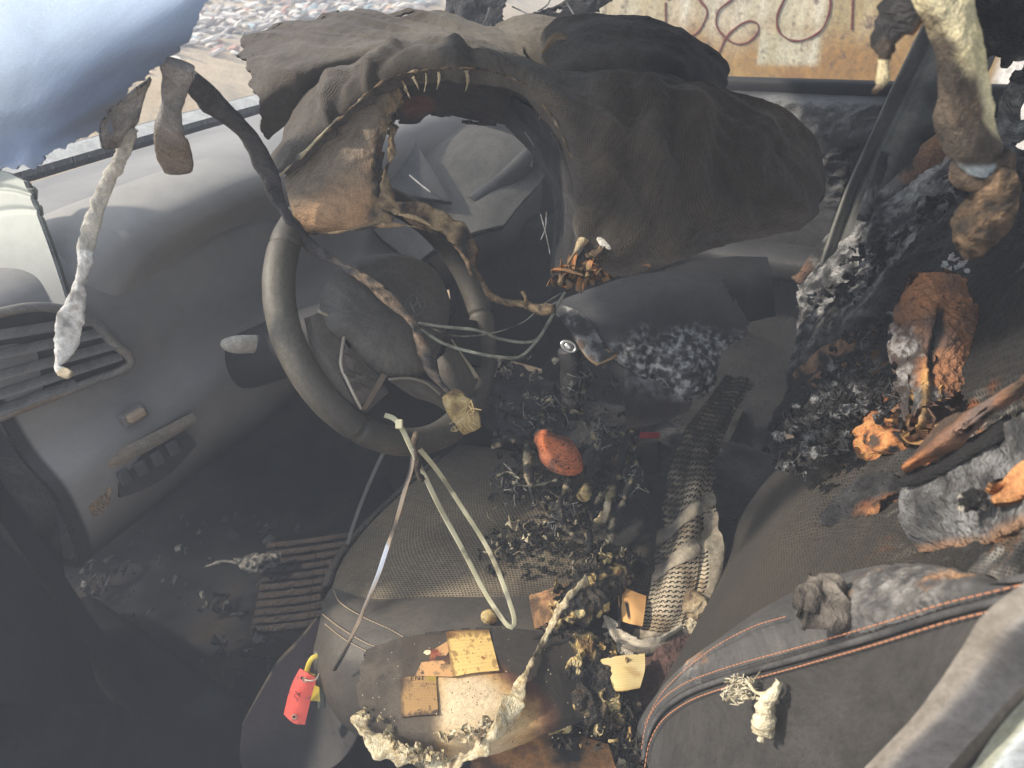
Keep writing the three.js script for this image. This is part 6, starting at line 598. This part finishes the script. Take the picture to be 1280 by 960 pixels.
// melted remains on the seat centre
{
  const cl = [[645, 668, .03], [690, 640, .034], [680, 670, .03], [720, 650, .026], [665, 610, .03], [640, 605, .024], [750, 690, .024], [715, 690, .028], [630, 690, .022], [700, 620, .022], [790, 700, .02], [745, 715, .02]], fl = [];
  const mx = mottle([K.char, K.soot, K.soot, [0.07, 0.065, 0.05], [0.2, 0.18, 0.13]], 70, 4);
  for (const [x, y, s] of cl) for (let i = 0; i < 24; i++) fl.push(flake(Yp(x + rr(-1, 1) * s * 800, y + rr(-1, 1) * s * 560, .60 + rr(0, .02)), rr(.004, .018), rr(.003, .011), { color: i % 5 === 0 ? mottle([[0.3, 0.27, 0.19], [0.6, 0.54, 0.38]], 40, i) : mx, cr: 0.8 }));  // every few flakes pale, small glints painted as colour
  for (let i = 0; i < 90; i++) { const t = rnd() * 6.283, k = i % 3, cx = [[675, 640], [640, 690], [700, 690]][k], r = [34, 40, 36][k]; fl.push(flake(Yp(cx[0] + r * Math.cos(t), cx[1] + r * 0.75 * Math.sin(t), .605), rr(.006, .016), rr(.003, .008), { color: mx, cr: 0.5 })); }
  for (let i = 0; i < 34; i++) { const [cx, cy, s] = cl[i % cl.length], x = cx + rr(-1, 1) * s * 900, y = cy + rr(-1, 1) * s * 650, a = rr(0, 6.28), L = rr(6, 20); fl.push(rope([Yp(x, y, .612), Yp(x + L * Math.cos(a), y + L * .7 * Math.sin(a), .622), Yp(x + 1.6 * L * Math.cos(a + .7), y + 1.2 * L * Math.sin(a + .7), .612)], rr(.0007, .002), { m: 6, n: 14, relief: (t, k, p) => 0.002 * fbm(p, 140, 3), color: i % 4 ? mx : mottle([[0.2, 0.17, 0.1], [0.5, 0.44, 0.3]], 50, i) })); }
  tag(obj('melted_remains', fl, M.foam), 'melted crumpled remains with pale flakes painted as glints on the seat centre', 'remains', null, 'stuff');
  fl.push(loft([[Yp(612, 628, .60), Yp(660, 590, .605), Yp(720, 585, .61), Yp(775, 600, .60)], [Yp(618, 660, .605), Yp(665, 640, .625), Yp(720, 630, .625), Yp(790, 640, .605)], [Yp(622, 690, .60), Yp(670, 680, .62), Yp(725, 680, .62), Yp(800, 690, .605)], [Yp(640, 712, .60), Yp(690, 720, .605), Yp(740, 725, .605), Yp(806, 722, .60)]], { nu: 260, nv: 200, thick: 0.003, relief: (u, v, p) => 0.012 * fbm(p, 30, 4, 3) + 0.012 * Math.max(-.3, ridge(p, 42, 3, 2)) + 0.003 * fbm(p, 160, 2), color: (u, v, p) => mix3(mx(u, v, p), mottle([[0.22, 0.18, 0.10], [0.5, 0.44, 0.3]], 90, 3)(u, v, p), sstep(0.2, 0.36, fbm(p, 50, 3, 17))), hole: (u, v, p) => fbm(p, 26, 4, 21) > -0.02 + 0.25 * Math.hypot(u - 0.45, v - 0.5) * -1 + 0.1 }));
  const cr = []; for (let i = 0; i < 160; i++) { const x = rr(430, 860), y = rr(600, 760); cr.push(tint(new THREE.DodecahedronGeometry(rr(.0004, .0011), 0).translate(...Yp(x, y, .603).toArray()), rnd() < 0.55 ? K.soot : K.tan)); }
  for (let i = 0; i < 300; i++) { const x = rr(450, 740), y = rr(790, 930); cr.push(tint(new THREE.DodecahedronGeometry(rr(.0004, .0010), 0).translate(...onY(x, y, .63 + 0.088 * Math.sqrt(clamp(1 - ((x - 588) / 165) ** 2)) * Math.sqrt(clamp(1 - ((y - 868) / 92) ** 2))).toArray()), rnd() < 0.8 ? K.soot : K.cream)); }
  tag(obj('crumbs', cr, M.plain), 'scattered black and pale crumbs on the seat and papers', 'crumbs', null, 'stuff');
}
solo('charred_stick', rope([[796, 535, 1.27], [786, 560, 1.255], [776, 585, 1.235], [765, 615, 1.215], [757, 640, 1.19], [752, 655, 1.18]], t => 0.0035 + 0.003 * Math.abs(Math.sin(t * 6 + .5)), { step: 0.0025, m: 18, relief: (t, k, p) => 0.010 * fbm(p, 60, 4) + 0.003 * ridge(p, 120, 2, 3), color: mottle([K.char, K.soot, [0.12, 0.1, 0.06], [0.3, 0.25, 0.14], [0.5, 0.43, 0.26]], 80, 3) }), M.foam, 'charred strand with cream patches hanging below the burnt sheet', 'strand', 'charred strands above the seat');
solo('charred_stick', rope([[776, 575, 1.26], [755, 592, 1.235], [738, 608, 1.21], [728, 622, 1.19]], t => 0.008 + 0.003 * t, { step: 0.0025, m: 20, relief: (t, k, p) => 0.010 * fbm(p, 55, 4) + 0.003 * ridge(p, 110, 2, 3), color: (u, v, p) => mix3(charC(u, v, p), yel(u, v, p), sstep(0.8, 1, u + 0.25 * fbm(p, 60, 3)) * 0.8) }), M.foam, 'thick dark charred strand with a yellow tip near the orange foam lump', 'strand', 'charred strands above the seat');
solo('pale_stub', rope([[760, 627, 1.17], [758, 640, 1.165], [753, 652, 1.16]], t => 0.0055, { step: 0.002, relief: (t, k, p) => 0.005 * fbm(p, 90, 4), color: mottle([[0.3, 0.24, 0.15], [0.6, 0.54, 0.38]], 50, 3) }), M.foam, 'small cream stub at the end of the charred strand', 'stub');
for (const [a, l] of [[[[640, 603, 1.2], [655, 607, 1.2], [672, 606, 1.2], [696, 600, 1.2]], 'forked pale twig of melted plastic left of the orange foam lump'], [[[668, 590, 1.21], [666, 600, 1.2], [664, 612, 1.19]], 'short upright melted twig under the orange foam lump'], [[[620, 595, 1.22], [635, 590, 1.22], [650, 598, 1.21]], 'thin curved melted twig at the left of the remains']]) solo('melted_twig', rope(a, t => 0.0022 + 0.001 * Math.sin(t * 20), { relief: (t, k, p) => 0.002 * fbm(p, 100, 3), color: mottle([K.soot, [0.26, 0.24, 0.17], [0.4, 0.37, 0.28]], 60, a[0][0]) }), M.foam, l, 'twig');
{
  const st = [];
  for (const a of [[[792, 540, 1.25], [770, 590, 1.2], [742, 640, 1.16], [735, 690, 1.13]], [[735, 470, 1.28], [728, 510, 1.26], [745, 560, 1.22], [738, 600, 1.19]], [[690, 500, 1.28], [668, 530, 1.25], [660, 575, 1.2], [668, 630, 1.17]], [[800, 560, 1.24], [782, 620, 1.18], [765, 660, 1.16], [768, 705, 1.13]], [[615, 560, 1.24], [640, 548, 1.23], [665, 552, 1.22]], [[640, 515, 1.27], [665, 520, 1.25], [700, 512, 1.25], [740, 525, 1.24]], [[712, 600, 1.19], [700, 635, 1.16], [712, 665, 1.15], [735, 680, 1.14]]]) st.push(rope(a, t => 0.003 + 0.003 * Math.abs(vn(t * 9, a[0][0], 1)), { step: 0.003, m: 14, relief: (t, k, p) => 0.009 * fbm(p, 55, 4) + 0.002 * ridge(p, 140, 2, 3), color: mottle([K.char, K.soot, K.soot, [0.1, 0.085, 0.06], [0.34, 0.29, 0.19]], 70, a[0][0]) }));
  for (let i = 0; i < 150; i++) { const c = [[693, 505], [655, 520], [720, 470], [675, 545], [745, 545], [640, 600], [700, 640], [790, 600]][i % 8], x = c[0] + rr(-16, 16), y = c[1] + rr(-20, 20), d = 1.27 - (y - 470) * 0.00055; st.push(rope([[x, y, d], [x + rr(-7, 7), y + rr(-5, 9), d - .01], [x + rr(-12, 12), y + rr(-8, 16), d - .005]], rr(.0004, .0010), { m: 4, n: 8, color: flat(rnd() < 0.5 ? [0.26, 0.27, 0.25] : K.dkgrey) })); }
  tag(obj('melted_strands', st, M.foam), 'tangle of melted black strands and pale fibres between console and seat', 'strands', null, 'stuff');
}
// orange foam lump
solo('orange_foam_lump', lump([698, 564, 1.20], [0.052, 0.036, 0.03], { quat: CQ.clone().multiply(new THREE.Quaternion().setFromEuler(new THREE.Euler(0, 0, -0.78))), detail: 44, shape: (w, d) => { w.y *= 1 - 0.28 * Math.exp(-(((d.x + 0.55) / 0.28) ** 2)); if (d.y > 0) w.y *= 0.82; w.x += 0.004 * d.y; }, relief: (p) => 0.10 * fbm(p, 30, 4, 2) + 0.02 * fbm(p, 150, 2), color: (u, v, p) => { let c = mix3([0.62, 0.17, 0.06], [0.46, 0.17, 0.085], clamp(0.5 + 1.3 * fbm(p, 26, 4))); c = mix3(c, [0.11, 0.06, 0.042], sstep(0.02, 0.35, fbm(p, 18, 4, 5)) * 0.85); return mix3(c, K.char, sstep(0.26, 0.4, fbm(p, 330, 2, 3))); } }), M.foam, 'pear shaped lump of orange foam speckled black above the seat', 'foam lump');
// belt buckle
{
  const bk = thing('belt_buckle', 'dark seat belt buckle with a red release button by the console', 'buckle', at(808, 560, 1.33));
  obj('buckle_body', boxG(0.045, 0.075, 0.03, 0.008, K.char).applyQuaternion(CQ).translate(...at(810, 572, 1.36).toArray()), M.plastic, bk);
  obj('release_button', boxG(0.040, 0.012, 0.012, 0.003, [0.34, 0.02, 0.03]).applyQuaternion(CQ).translate(...at(812, 544, 1.325).toArray()), M.plastic, bk);
}
solo('round_cap', [tint(new THREE.CylinderGeometry(0.02, 0.021, 0.02, 30).applyQuaternion(CQ.clone().multiply(new THREE.Quaternion().setFromEuler(new THREE.Euler(1.2, 0, 0)))).translate(...at(792, 594, 1.28).toArray()), K.dkgrey), tint(new THREE.TorusGeometry(0.012, 0.003, 8, 24).applyQuaternion(CQ).translate(...at(792, 592, 1.265).toArray()), K.dkgrey)], M.plastic, 'small round black cap between the charred strand and the scarf', 'cap');

// ───────────────────────── checked scarf ─────────────────────────
{
  const sf = thing('checked_scarf', 'black and cream checked scarf trailing from the console to the papers', 'scarf', at(850, 700, 1.1));
  const pat = (base) => canvasTex(512, 512, (g, w, h) => { g.fillStyle = base; g.fillRect(0, 0, w, h); g.strokeStyle = '#16130f'; const n = 8, s = w / n; for (let j = 0; j < n; j++) for (let i = 0; i < n; i++) { const x = (i + 0.5) * s, y = (j + 0.5) * s; g.lineWidth = 15; g.beginPath(); g.moveTo(x - s * .5, y - s * .26); g.bezierCurveTo(x - s * .2, y - s * .5, x - s * .05, y + .36 * s, x + s * .5, y - s * .1); g.stroke(); g.lineWidth = 20; g.beginPath(); g.moveTo(x - s * .1, y - s * .34); g.lineTo(x + s * .04, y + s * .18); g.stroke(); } });
  const net = pat('#bfb6a4');
  const cm = (t, rep) => { const c = t.clone(); c.wrapS = c.wrapT = THREE.RepeatWrapping; c.repeat.set(rep, rep); c.needsUpdate = true; return new THREE.MeshPhysicalMaterial({ map: c, vertexColors: true, roughness: 0.97, bumpMap: withRep(gritBump, 14), bumpScale: 0.0012, side: THREE.DoubleSide, sheen: 0.3 }); };
  const burn = (u, v, p) => { const n = fbm(p, 14, 4, 2), k = sstep(690, 560, 0) ; return n; };
  const fold = (u, v, p, a) => a * Math.sin(u * 17 + 3 * fbm(p, 9, 2)) + 0.004 * fbm(p, 26, 3);
  const SR = [[[902, 474, 1.36], [915, 470, 1.355], [930, 472, 1.36], [946, 480, 1.38]], [[878, 508, 1.32], [892, 502, 1.30], [908, 505, 1.31], [924, 512, 1.34]], [[852, 545, 1.27], [870, 540, 1.25], [888, 546, 1.26], [906, 552, 1.29]], [[838, 595, 1.22], [858, 592, 1.195], [876, 596, 1.195], [894, 600, 1.23]], [[827, 645, 1.16], [848, 642, 1.135], [872, 640, 1.13], [895, 640, 1.16]], [[819, 692, 1.115], [842, 690, 1.09], [872, 686, 1.085], [901, 684, 1.11]], [[812, 732, 1.085], [838, 732, 1.06], [870, 728, 1.055], [899, 720, 1.08]], [[800, 770, 1.06], [828, 774, 1.035], [858, 770, 1.035], [886, 758, 1.06]], [[788, 796, 1.045], [814, 806, 1.025], [842, 802, 1.025], [868, 790, 1.045]]];
  const sRel = (u, v, p) => 0.006 * Math.sin(u * 11 + 5 * v + 2.5 * fbm(p, 7, 2)) + 0.004 * fbm(p, 24, 3) - 0.007 * Math.exp(-(((v - 0.52 + 0.10 * u) / 0.02) ** 2)) - 0.006 * Math.exp(-(((v - 0.68 + 0.12 * u) / 0.02) ** 2)) - 0.006 * Math.exp(-(((u - 0.78 + 0.2 * (v - 0.6)) / 0.03) ** 2));
  const sBurn = (u, v, p) => clamp(sstep(0.62, 0.3, v + 0.2 * fbm(p, 16, 3)) + sstep(0.46, 0.2, u + 0.3 * fbm(p, 18, 4)) * sstep(0.9, 0.62, v));
  const sCol = (u, v, p) => mix3(mix3([1, 0.95, 0.86], [0.55, 0.47, 0.37], sstep(0.1, 0.45, fbm(p, 20, 4))), mottle([[0.02, 0.02, 0.02], [0.07, 0.066, 0.062], [0.26, 0.25, 0.235]], 70, 4)(u, v, p), 0.96 * sBurn(u, v, p));
  obj('scarf_body', loft(SR, { nu: 150, nv: 420, thick: 0.003, relief: sRel, color: sCol, hole: (u, v, p) => (u < 0.03 || u > 0.97 || v > 0.98) && fbm(p, 50, 3) > 0.1 }), cm(net, 12), sf);
  const inBand = (u, v) => { const a = v + 0.13 * u; return (a > 0.545 && a < 0.60) || (a > 0.67 && a < 0.735) || (u > 0.83 && v > 0.5 && v < 0.93) || (v > 0.94); };
  obj('plain_border', loft(SR, { nu: 150, nv: 420, thick: 0.001, relief: (u, v, p) => sRel(u, v, p) + 0.0016 + 0.002 * Math.abs(fbm(p, 40, 3)), color: (u, v, p) => mix3(mottle([[0.30, 0.26, 0.19], [0.48, 0.42, 0.32], [0.2, 0.17, 0.12]], 30, 3)(u, v, p), mottle([[0.03, 0.027, 0.024], [0.12, 0.10, 0.08]], 60, 2)(u, v, p), 0.9 * sBurn(u, v, p)), hole: (u, v, p) => !inBand(u + 0.03 * fbm(p, 30, 2), v + 0.012 * fbm(p, 40, 2)) }), M.cloth, sf);
  obj('trailing_hem', loft([[[850, 778, 1.03], [838, 788, 1.015], [820, 797, 1.01], [800, 800, 1.01], [780, 790, 1.02], [768, 775, 1.03], [760, 768, 1.04]], [[856, 790, 1.025], [840, 803, 1.01], [818, 812, 1.0], [795, 812, 1.0], [772, 802, 1.015], [760, 786, 1.03], [753, 772, 1.04]], [[852, 800, 1.03], [838, 814, 1.015], [815, 822, 1.01], [790, 820, 1.01], [766, 812, 1.02], [756, 806, 1.03], [754, 792, 1.04]]], { nu: 130, nv: 40, thick: 0.004, relief: (u, v, p) => 0.0045 * Math.sin(v * 11 + 4 * u + 2 * fbm(p, 14, 2)) + 0.006 * fbm(p, 30, 4), hole: (u, v, p) => (v > 0.9 || v < 0.06) && fbm(p, 40, 3) > 0.05, color: (u, v, p) => mix3([0.50, 0.45, 0.36], [0.13, 0.115, 0.09], sstep(0.32, 0.1, Math.abs(v - 0.5) + 0.1 * fbm(p, 30, 3)) * sstep(0.75, 0.5, u)) }), M.cloth, sf);
  obj('knot', lump([868, 758, 1.05], [0.022, 0.022, 0.016], { detail: 30, relief: (p) => 0.3 * fbm(p, 40, 4) + 0.2 * ridge(p, 60, 3, 2), color: mottle([[0.14, 0.1, 0.06], [0.3, 0.23, 0.14], [0.44, 0.37, 0.25]], 40, 4) }), M.foam, sf);
  obj('fringe', lump([872, 795, 1.04], [0.018, 0.028, 0.012], { detail: 30, relief: (p) => 0.45 * fbm(p, 45, 4) + 0.3 * ridge(p, 60, 3, 2), color: mottle([[0.06, 0.05, 0.035], [0.3, 0.26, 0.17], [0.48, 0.43, 0.31], [0.12, 0.1, 0.07]], 50, 4) }), M.foam, sf);
}
solo('brown_carpet', loft([[[790, 830, 1.0], [830, 805, 1.0], [870, 790, 1.02]], [[795, 880, .97], [825, 860, .96], [850, 830, .97]], [[788, 920, .96], [806, 905, .93], [825, 880, .93]], [[785, 960, .95], [800, 950, .92], [810, 930, .91]]], { nu: 90, nv: 90, thick: 0.006, relief: (u, v, p) => 0.004 * fbm(p, 40, 4) + 0.003 * fbm(p, 200, 2), color: mottle([[0.05, 0.03, 0.026], [0.10, 0.055, 0.045], [0.07, 0.042, 0.034]], 60, 4) }), M.foam, 'dark reddish brown carpet scrap between the scarf and the seat bolster', 'carpet');
{
  const fl = []; for (let i = 0; i < 110; i++) fl.push(flake([rr(735, 805), rr(890, 965), .93 + rr(-.01, .02)], rr(.005, .022), rr(.004, .014), { color: i % 3 ? mottle([K.char, K.soot, [0.14, 0.13, 0.1]], 40, i) : mottle([[0.36, 0.31, 0.2], [0.56, 0.5, 0.35], K.soot], 40, i), cr: 0.7 }));
  tag(obj('crumpled_scraps', fl, M.foam), 'crumpled black and cream scraps at the foot of the seat bolster', 'scraps', null, 'stuff');
}
// crumpled grey rag and the cream yarn on the near bolster
{
  const rg = thing('grey_rag', 'crumpled grey rag lying on the stitched seat bolster', 'rag', at(1030, 765, .57));
  const rc = mottle([[0.035, 0.031, 0.027], [0.08, 0.07, 0.06], [0.15, 0.133, 0.115]], 60, 3);
  obj('rag_sheet', loft([[[988, 742, .60], [1010, 728, .60], [1040, 728, .59], [1066, 742, .585]], [[990, 756, .585], [1012, 746, .58], [1040, 748, .575], [1062, 758, .575]], [[1000, 770, .58], [1018, 766, .572], [1038, 768, .568], [1056, 772, .57]], [[1004, 788, .58], [1018, 788, .572], [1034, 784, .57], [1050, 792, .575]]], { nu: 150, nv: 130, thick: 0.002, relief: (u, v, p) => 0.002 + 0.010 * ridge(V(p.x * 1.6, p.y * 0.6, p.z), 55, 2, 2) + 0.005 * fbm(p, 40, 2), color: rc, hole: (u, v, p) => Math.max(Math.abs(u - 0.5), Math.abs(v - 0.5)) > 0.40 + 0.16 * fbm(p, 36, 3) }), M.foam, rg);
  obj('rag_fold', rope([[1012, 765, .565], [1016, 745, .57], [1024, 728, .58], [1028, 720, .59]], t => 0.006 * (1 - 0.4 * t), { flat: 1, ry: 0.003, relief: (t, k, p) => 0.003 * fbm(p, 70, 3), color: rc }), M.foam, rg);
  for (let i = 0; i < 7; i++) obj('rag_fold', rope([[1000 + i * 8, 740 + 3 * (i % 3), .58], [1004 + i * 7, 755, .572], [1012 + i * 5, 772 + 2 * (i % 2), .57], [1020 + i * 2, 782, .572]], t => 0.0035, { ry: 0.003, relief: (t, k, p) => 0.003 * fbm(p, 80, 3), color: rc }), M.foam, rg);
  const yn = thing('cream_yarn', 'tuft of cream melted fibre dangling from the bolster piping', 'fibre', at(940, 870, .66));
  const yc = mottle([[0.45, 0.40, 0.27], [0.66, 0.6, 0.44], [0.56, 0.5, 0.34]], 60, 2);
  obj('tuft', rope([[975, 852, .63], [968, 864, .63], [958, 880, .635], [956, 900, .64], [952, 918, .645], [950, 926, .645]], t => [0.003, 0.004, 0.006, 0.008, 0.010, 0.009, 0.004][Math.min(6, Math.floor(t * 6.99))], { relief: (t, k, p) => 0.006 * fbm(p, 80, 4) + 0.002 * ridge(p, 150, 2, 3), m: 22, step: 0.002, color: yc }), M.foam, yn);
  obj('strand', rope([[935, 852, .67], [945, 866, .655], [960, 866, .645], [972, 858, .64]], t => 0.0018, { relief: (t, k, p) => 0.001 * fbm(p, 120, 3), color: yc }), M.foam, yn);
  obj('strand', rope([[946, 873, .65], [958, 876, .642], [964, 884, .64]], t => 0.0014, { relief: (t, k, p) => 0.001 * fbm(p, 120, 3), color: yc }), M.foam, yn);
  const fz = []; for (let i = 0; i < 70; i++) { const x = 928 + rr(-18, 14), y = 862 + rr(-16, 14); fz.push(rope([[x, y, .675], [x + rr(-9, 9), y + rr(-6, 6), .668], [x + rr(-14, 14), y + rr(-9, 9), .672]], 0.0006, { m: 4, n: 6, color: yc })); }
  stuff(obj('fuzz', fz, M.plain, yn));
}

// ───────────────────────── footwell ─────────────────────────
{
  const fm = thing('floor_mat', 'ribbed brown floor mat in the dark footwell left of the seat', 'floor mat', onY(370, 720, .22));
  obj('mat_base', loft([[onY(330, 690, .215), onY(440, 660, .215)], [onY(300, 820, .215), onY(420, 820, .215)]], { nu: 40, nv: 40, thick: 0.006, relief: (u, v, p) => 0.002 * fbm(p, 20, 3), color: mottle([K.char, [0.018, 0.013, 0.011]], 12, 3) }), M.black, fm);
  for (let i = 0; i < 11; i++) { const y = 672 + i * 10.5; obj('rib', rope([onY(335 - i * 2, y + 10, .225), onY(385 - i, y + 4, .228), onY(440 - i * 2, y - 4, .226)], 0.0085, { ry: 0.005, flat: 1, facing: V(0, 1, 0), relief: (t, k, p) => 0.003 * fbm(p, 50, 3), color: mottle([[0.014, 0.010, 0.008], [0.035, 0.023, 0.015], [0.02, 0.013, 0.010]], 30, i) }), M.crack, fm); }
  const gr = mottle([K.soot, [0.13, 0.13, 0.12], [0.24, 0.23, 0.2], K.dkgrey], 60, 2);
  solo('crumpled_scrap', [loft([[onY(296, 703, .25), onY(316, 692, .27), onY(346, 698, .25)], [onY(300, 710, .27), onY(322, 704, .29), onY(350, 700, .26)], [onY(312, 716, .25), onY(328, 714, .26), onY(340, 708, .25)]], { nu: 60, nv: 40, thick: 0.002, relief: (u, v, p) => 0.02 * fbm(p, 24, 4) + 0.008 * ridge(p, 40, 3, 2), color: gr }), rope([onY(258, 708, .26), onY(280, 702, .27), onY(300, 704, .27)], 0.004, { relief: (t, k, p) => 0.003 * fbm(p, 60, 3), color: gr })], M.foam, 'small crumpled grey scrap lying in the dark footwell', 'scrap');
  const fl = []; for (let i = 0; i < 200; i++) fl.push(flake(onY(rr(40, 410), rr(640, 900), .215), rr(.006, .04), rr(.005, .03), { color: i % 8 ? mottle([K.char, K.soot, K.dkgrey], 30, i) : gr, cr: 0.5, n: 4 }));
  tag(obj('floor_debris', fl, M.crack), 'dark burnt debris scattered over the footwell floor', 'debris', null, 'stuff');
}
renderer.render(scene, camera);
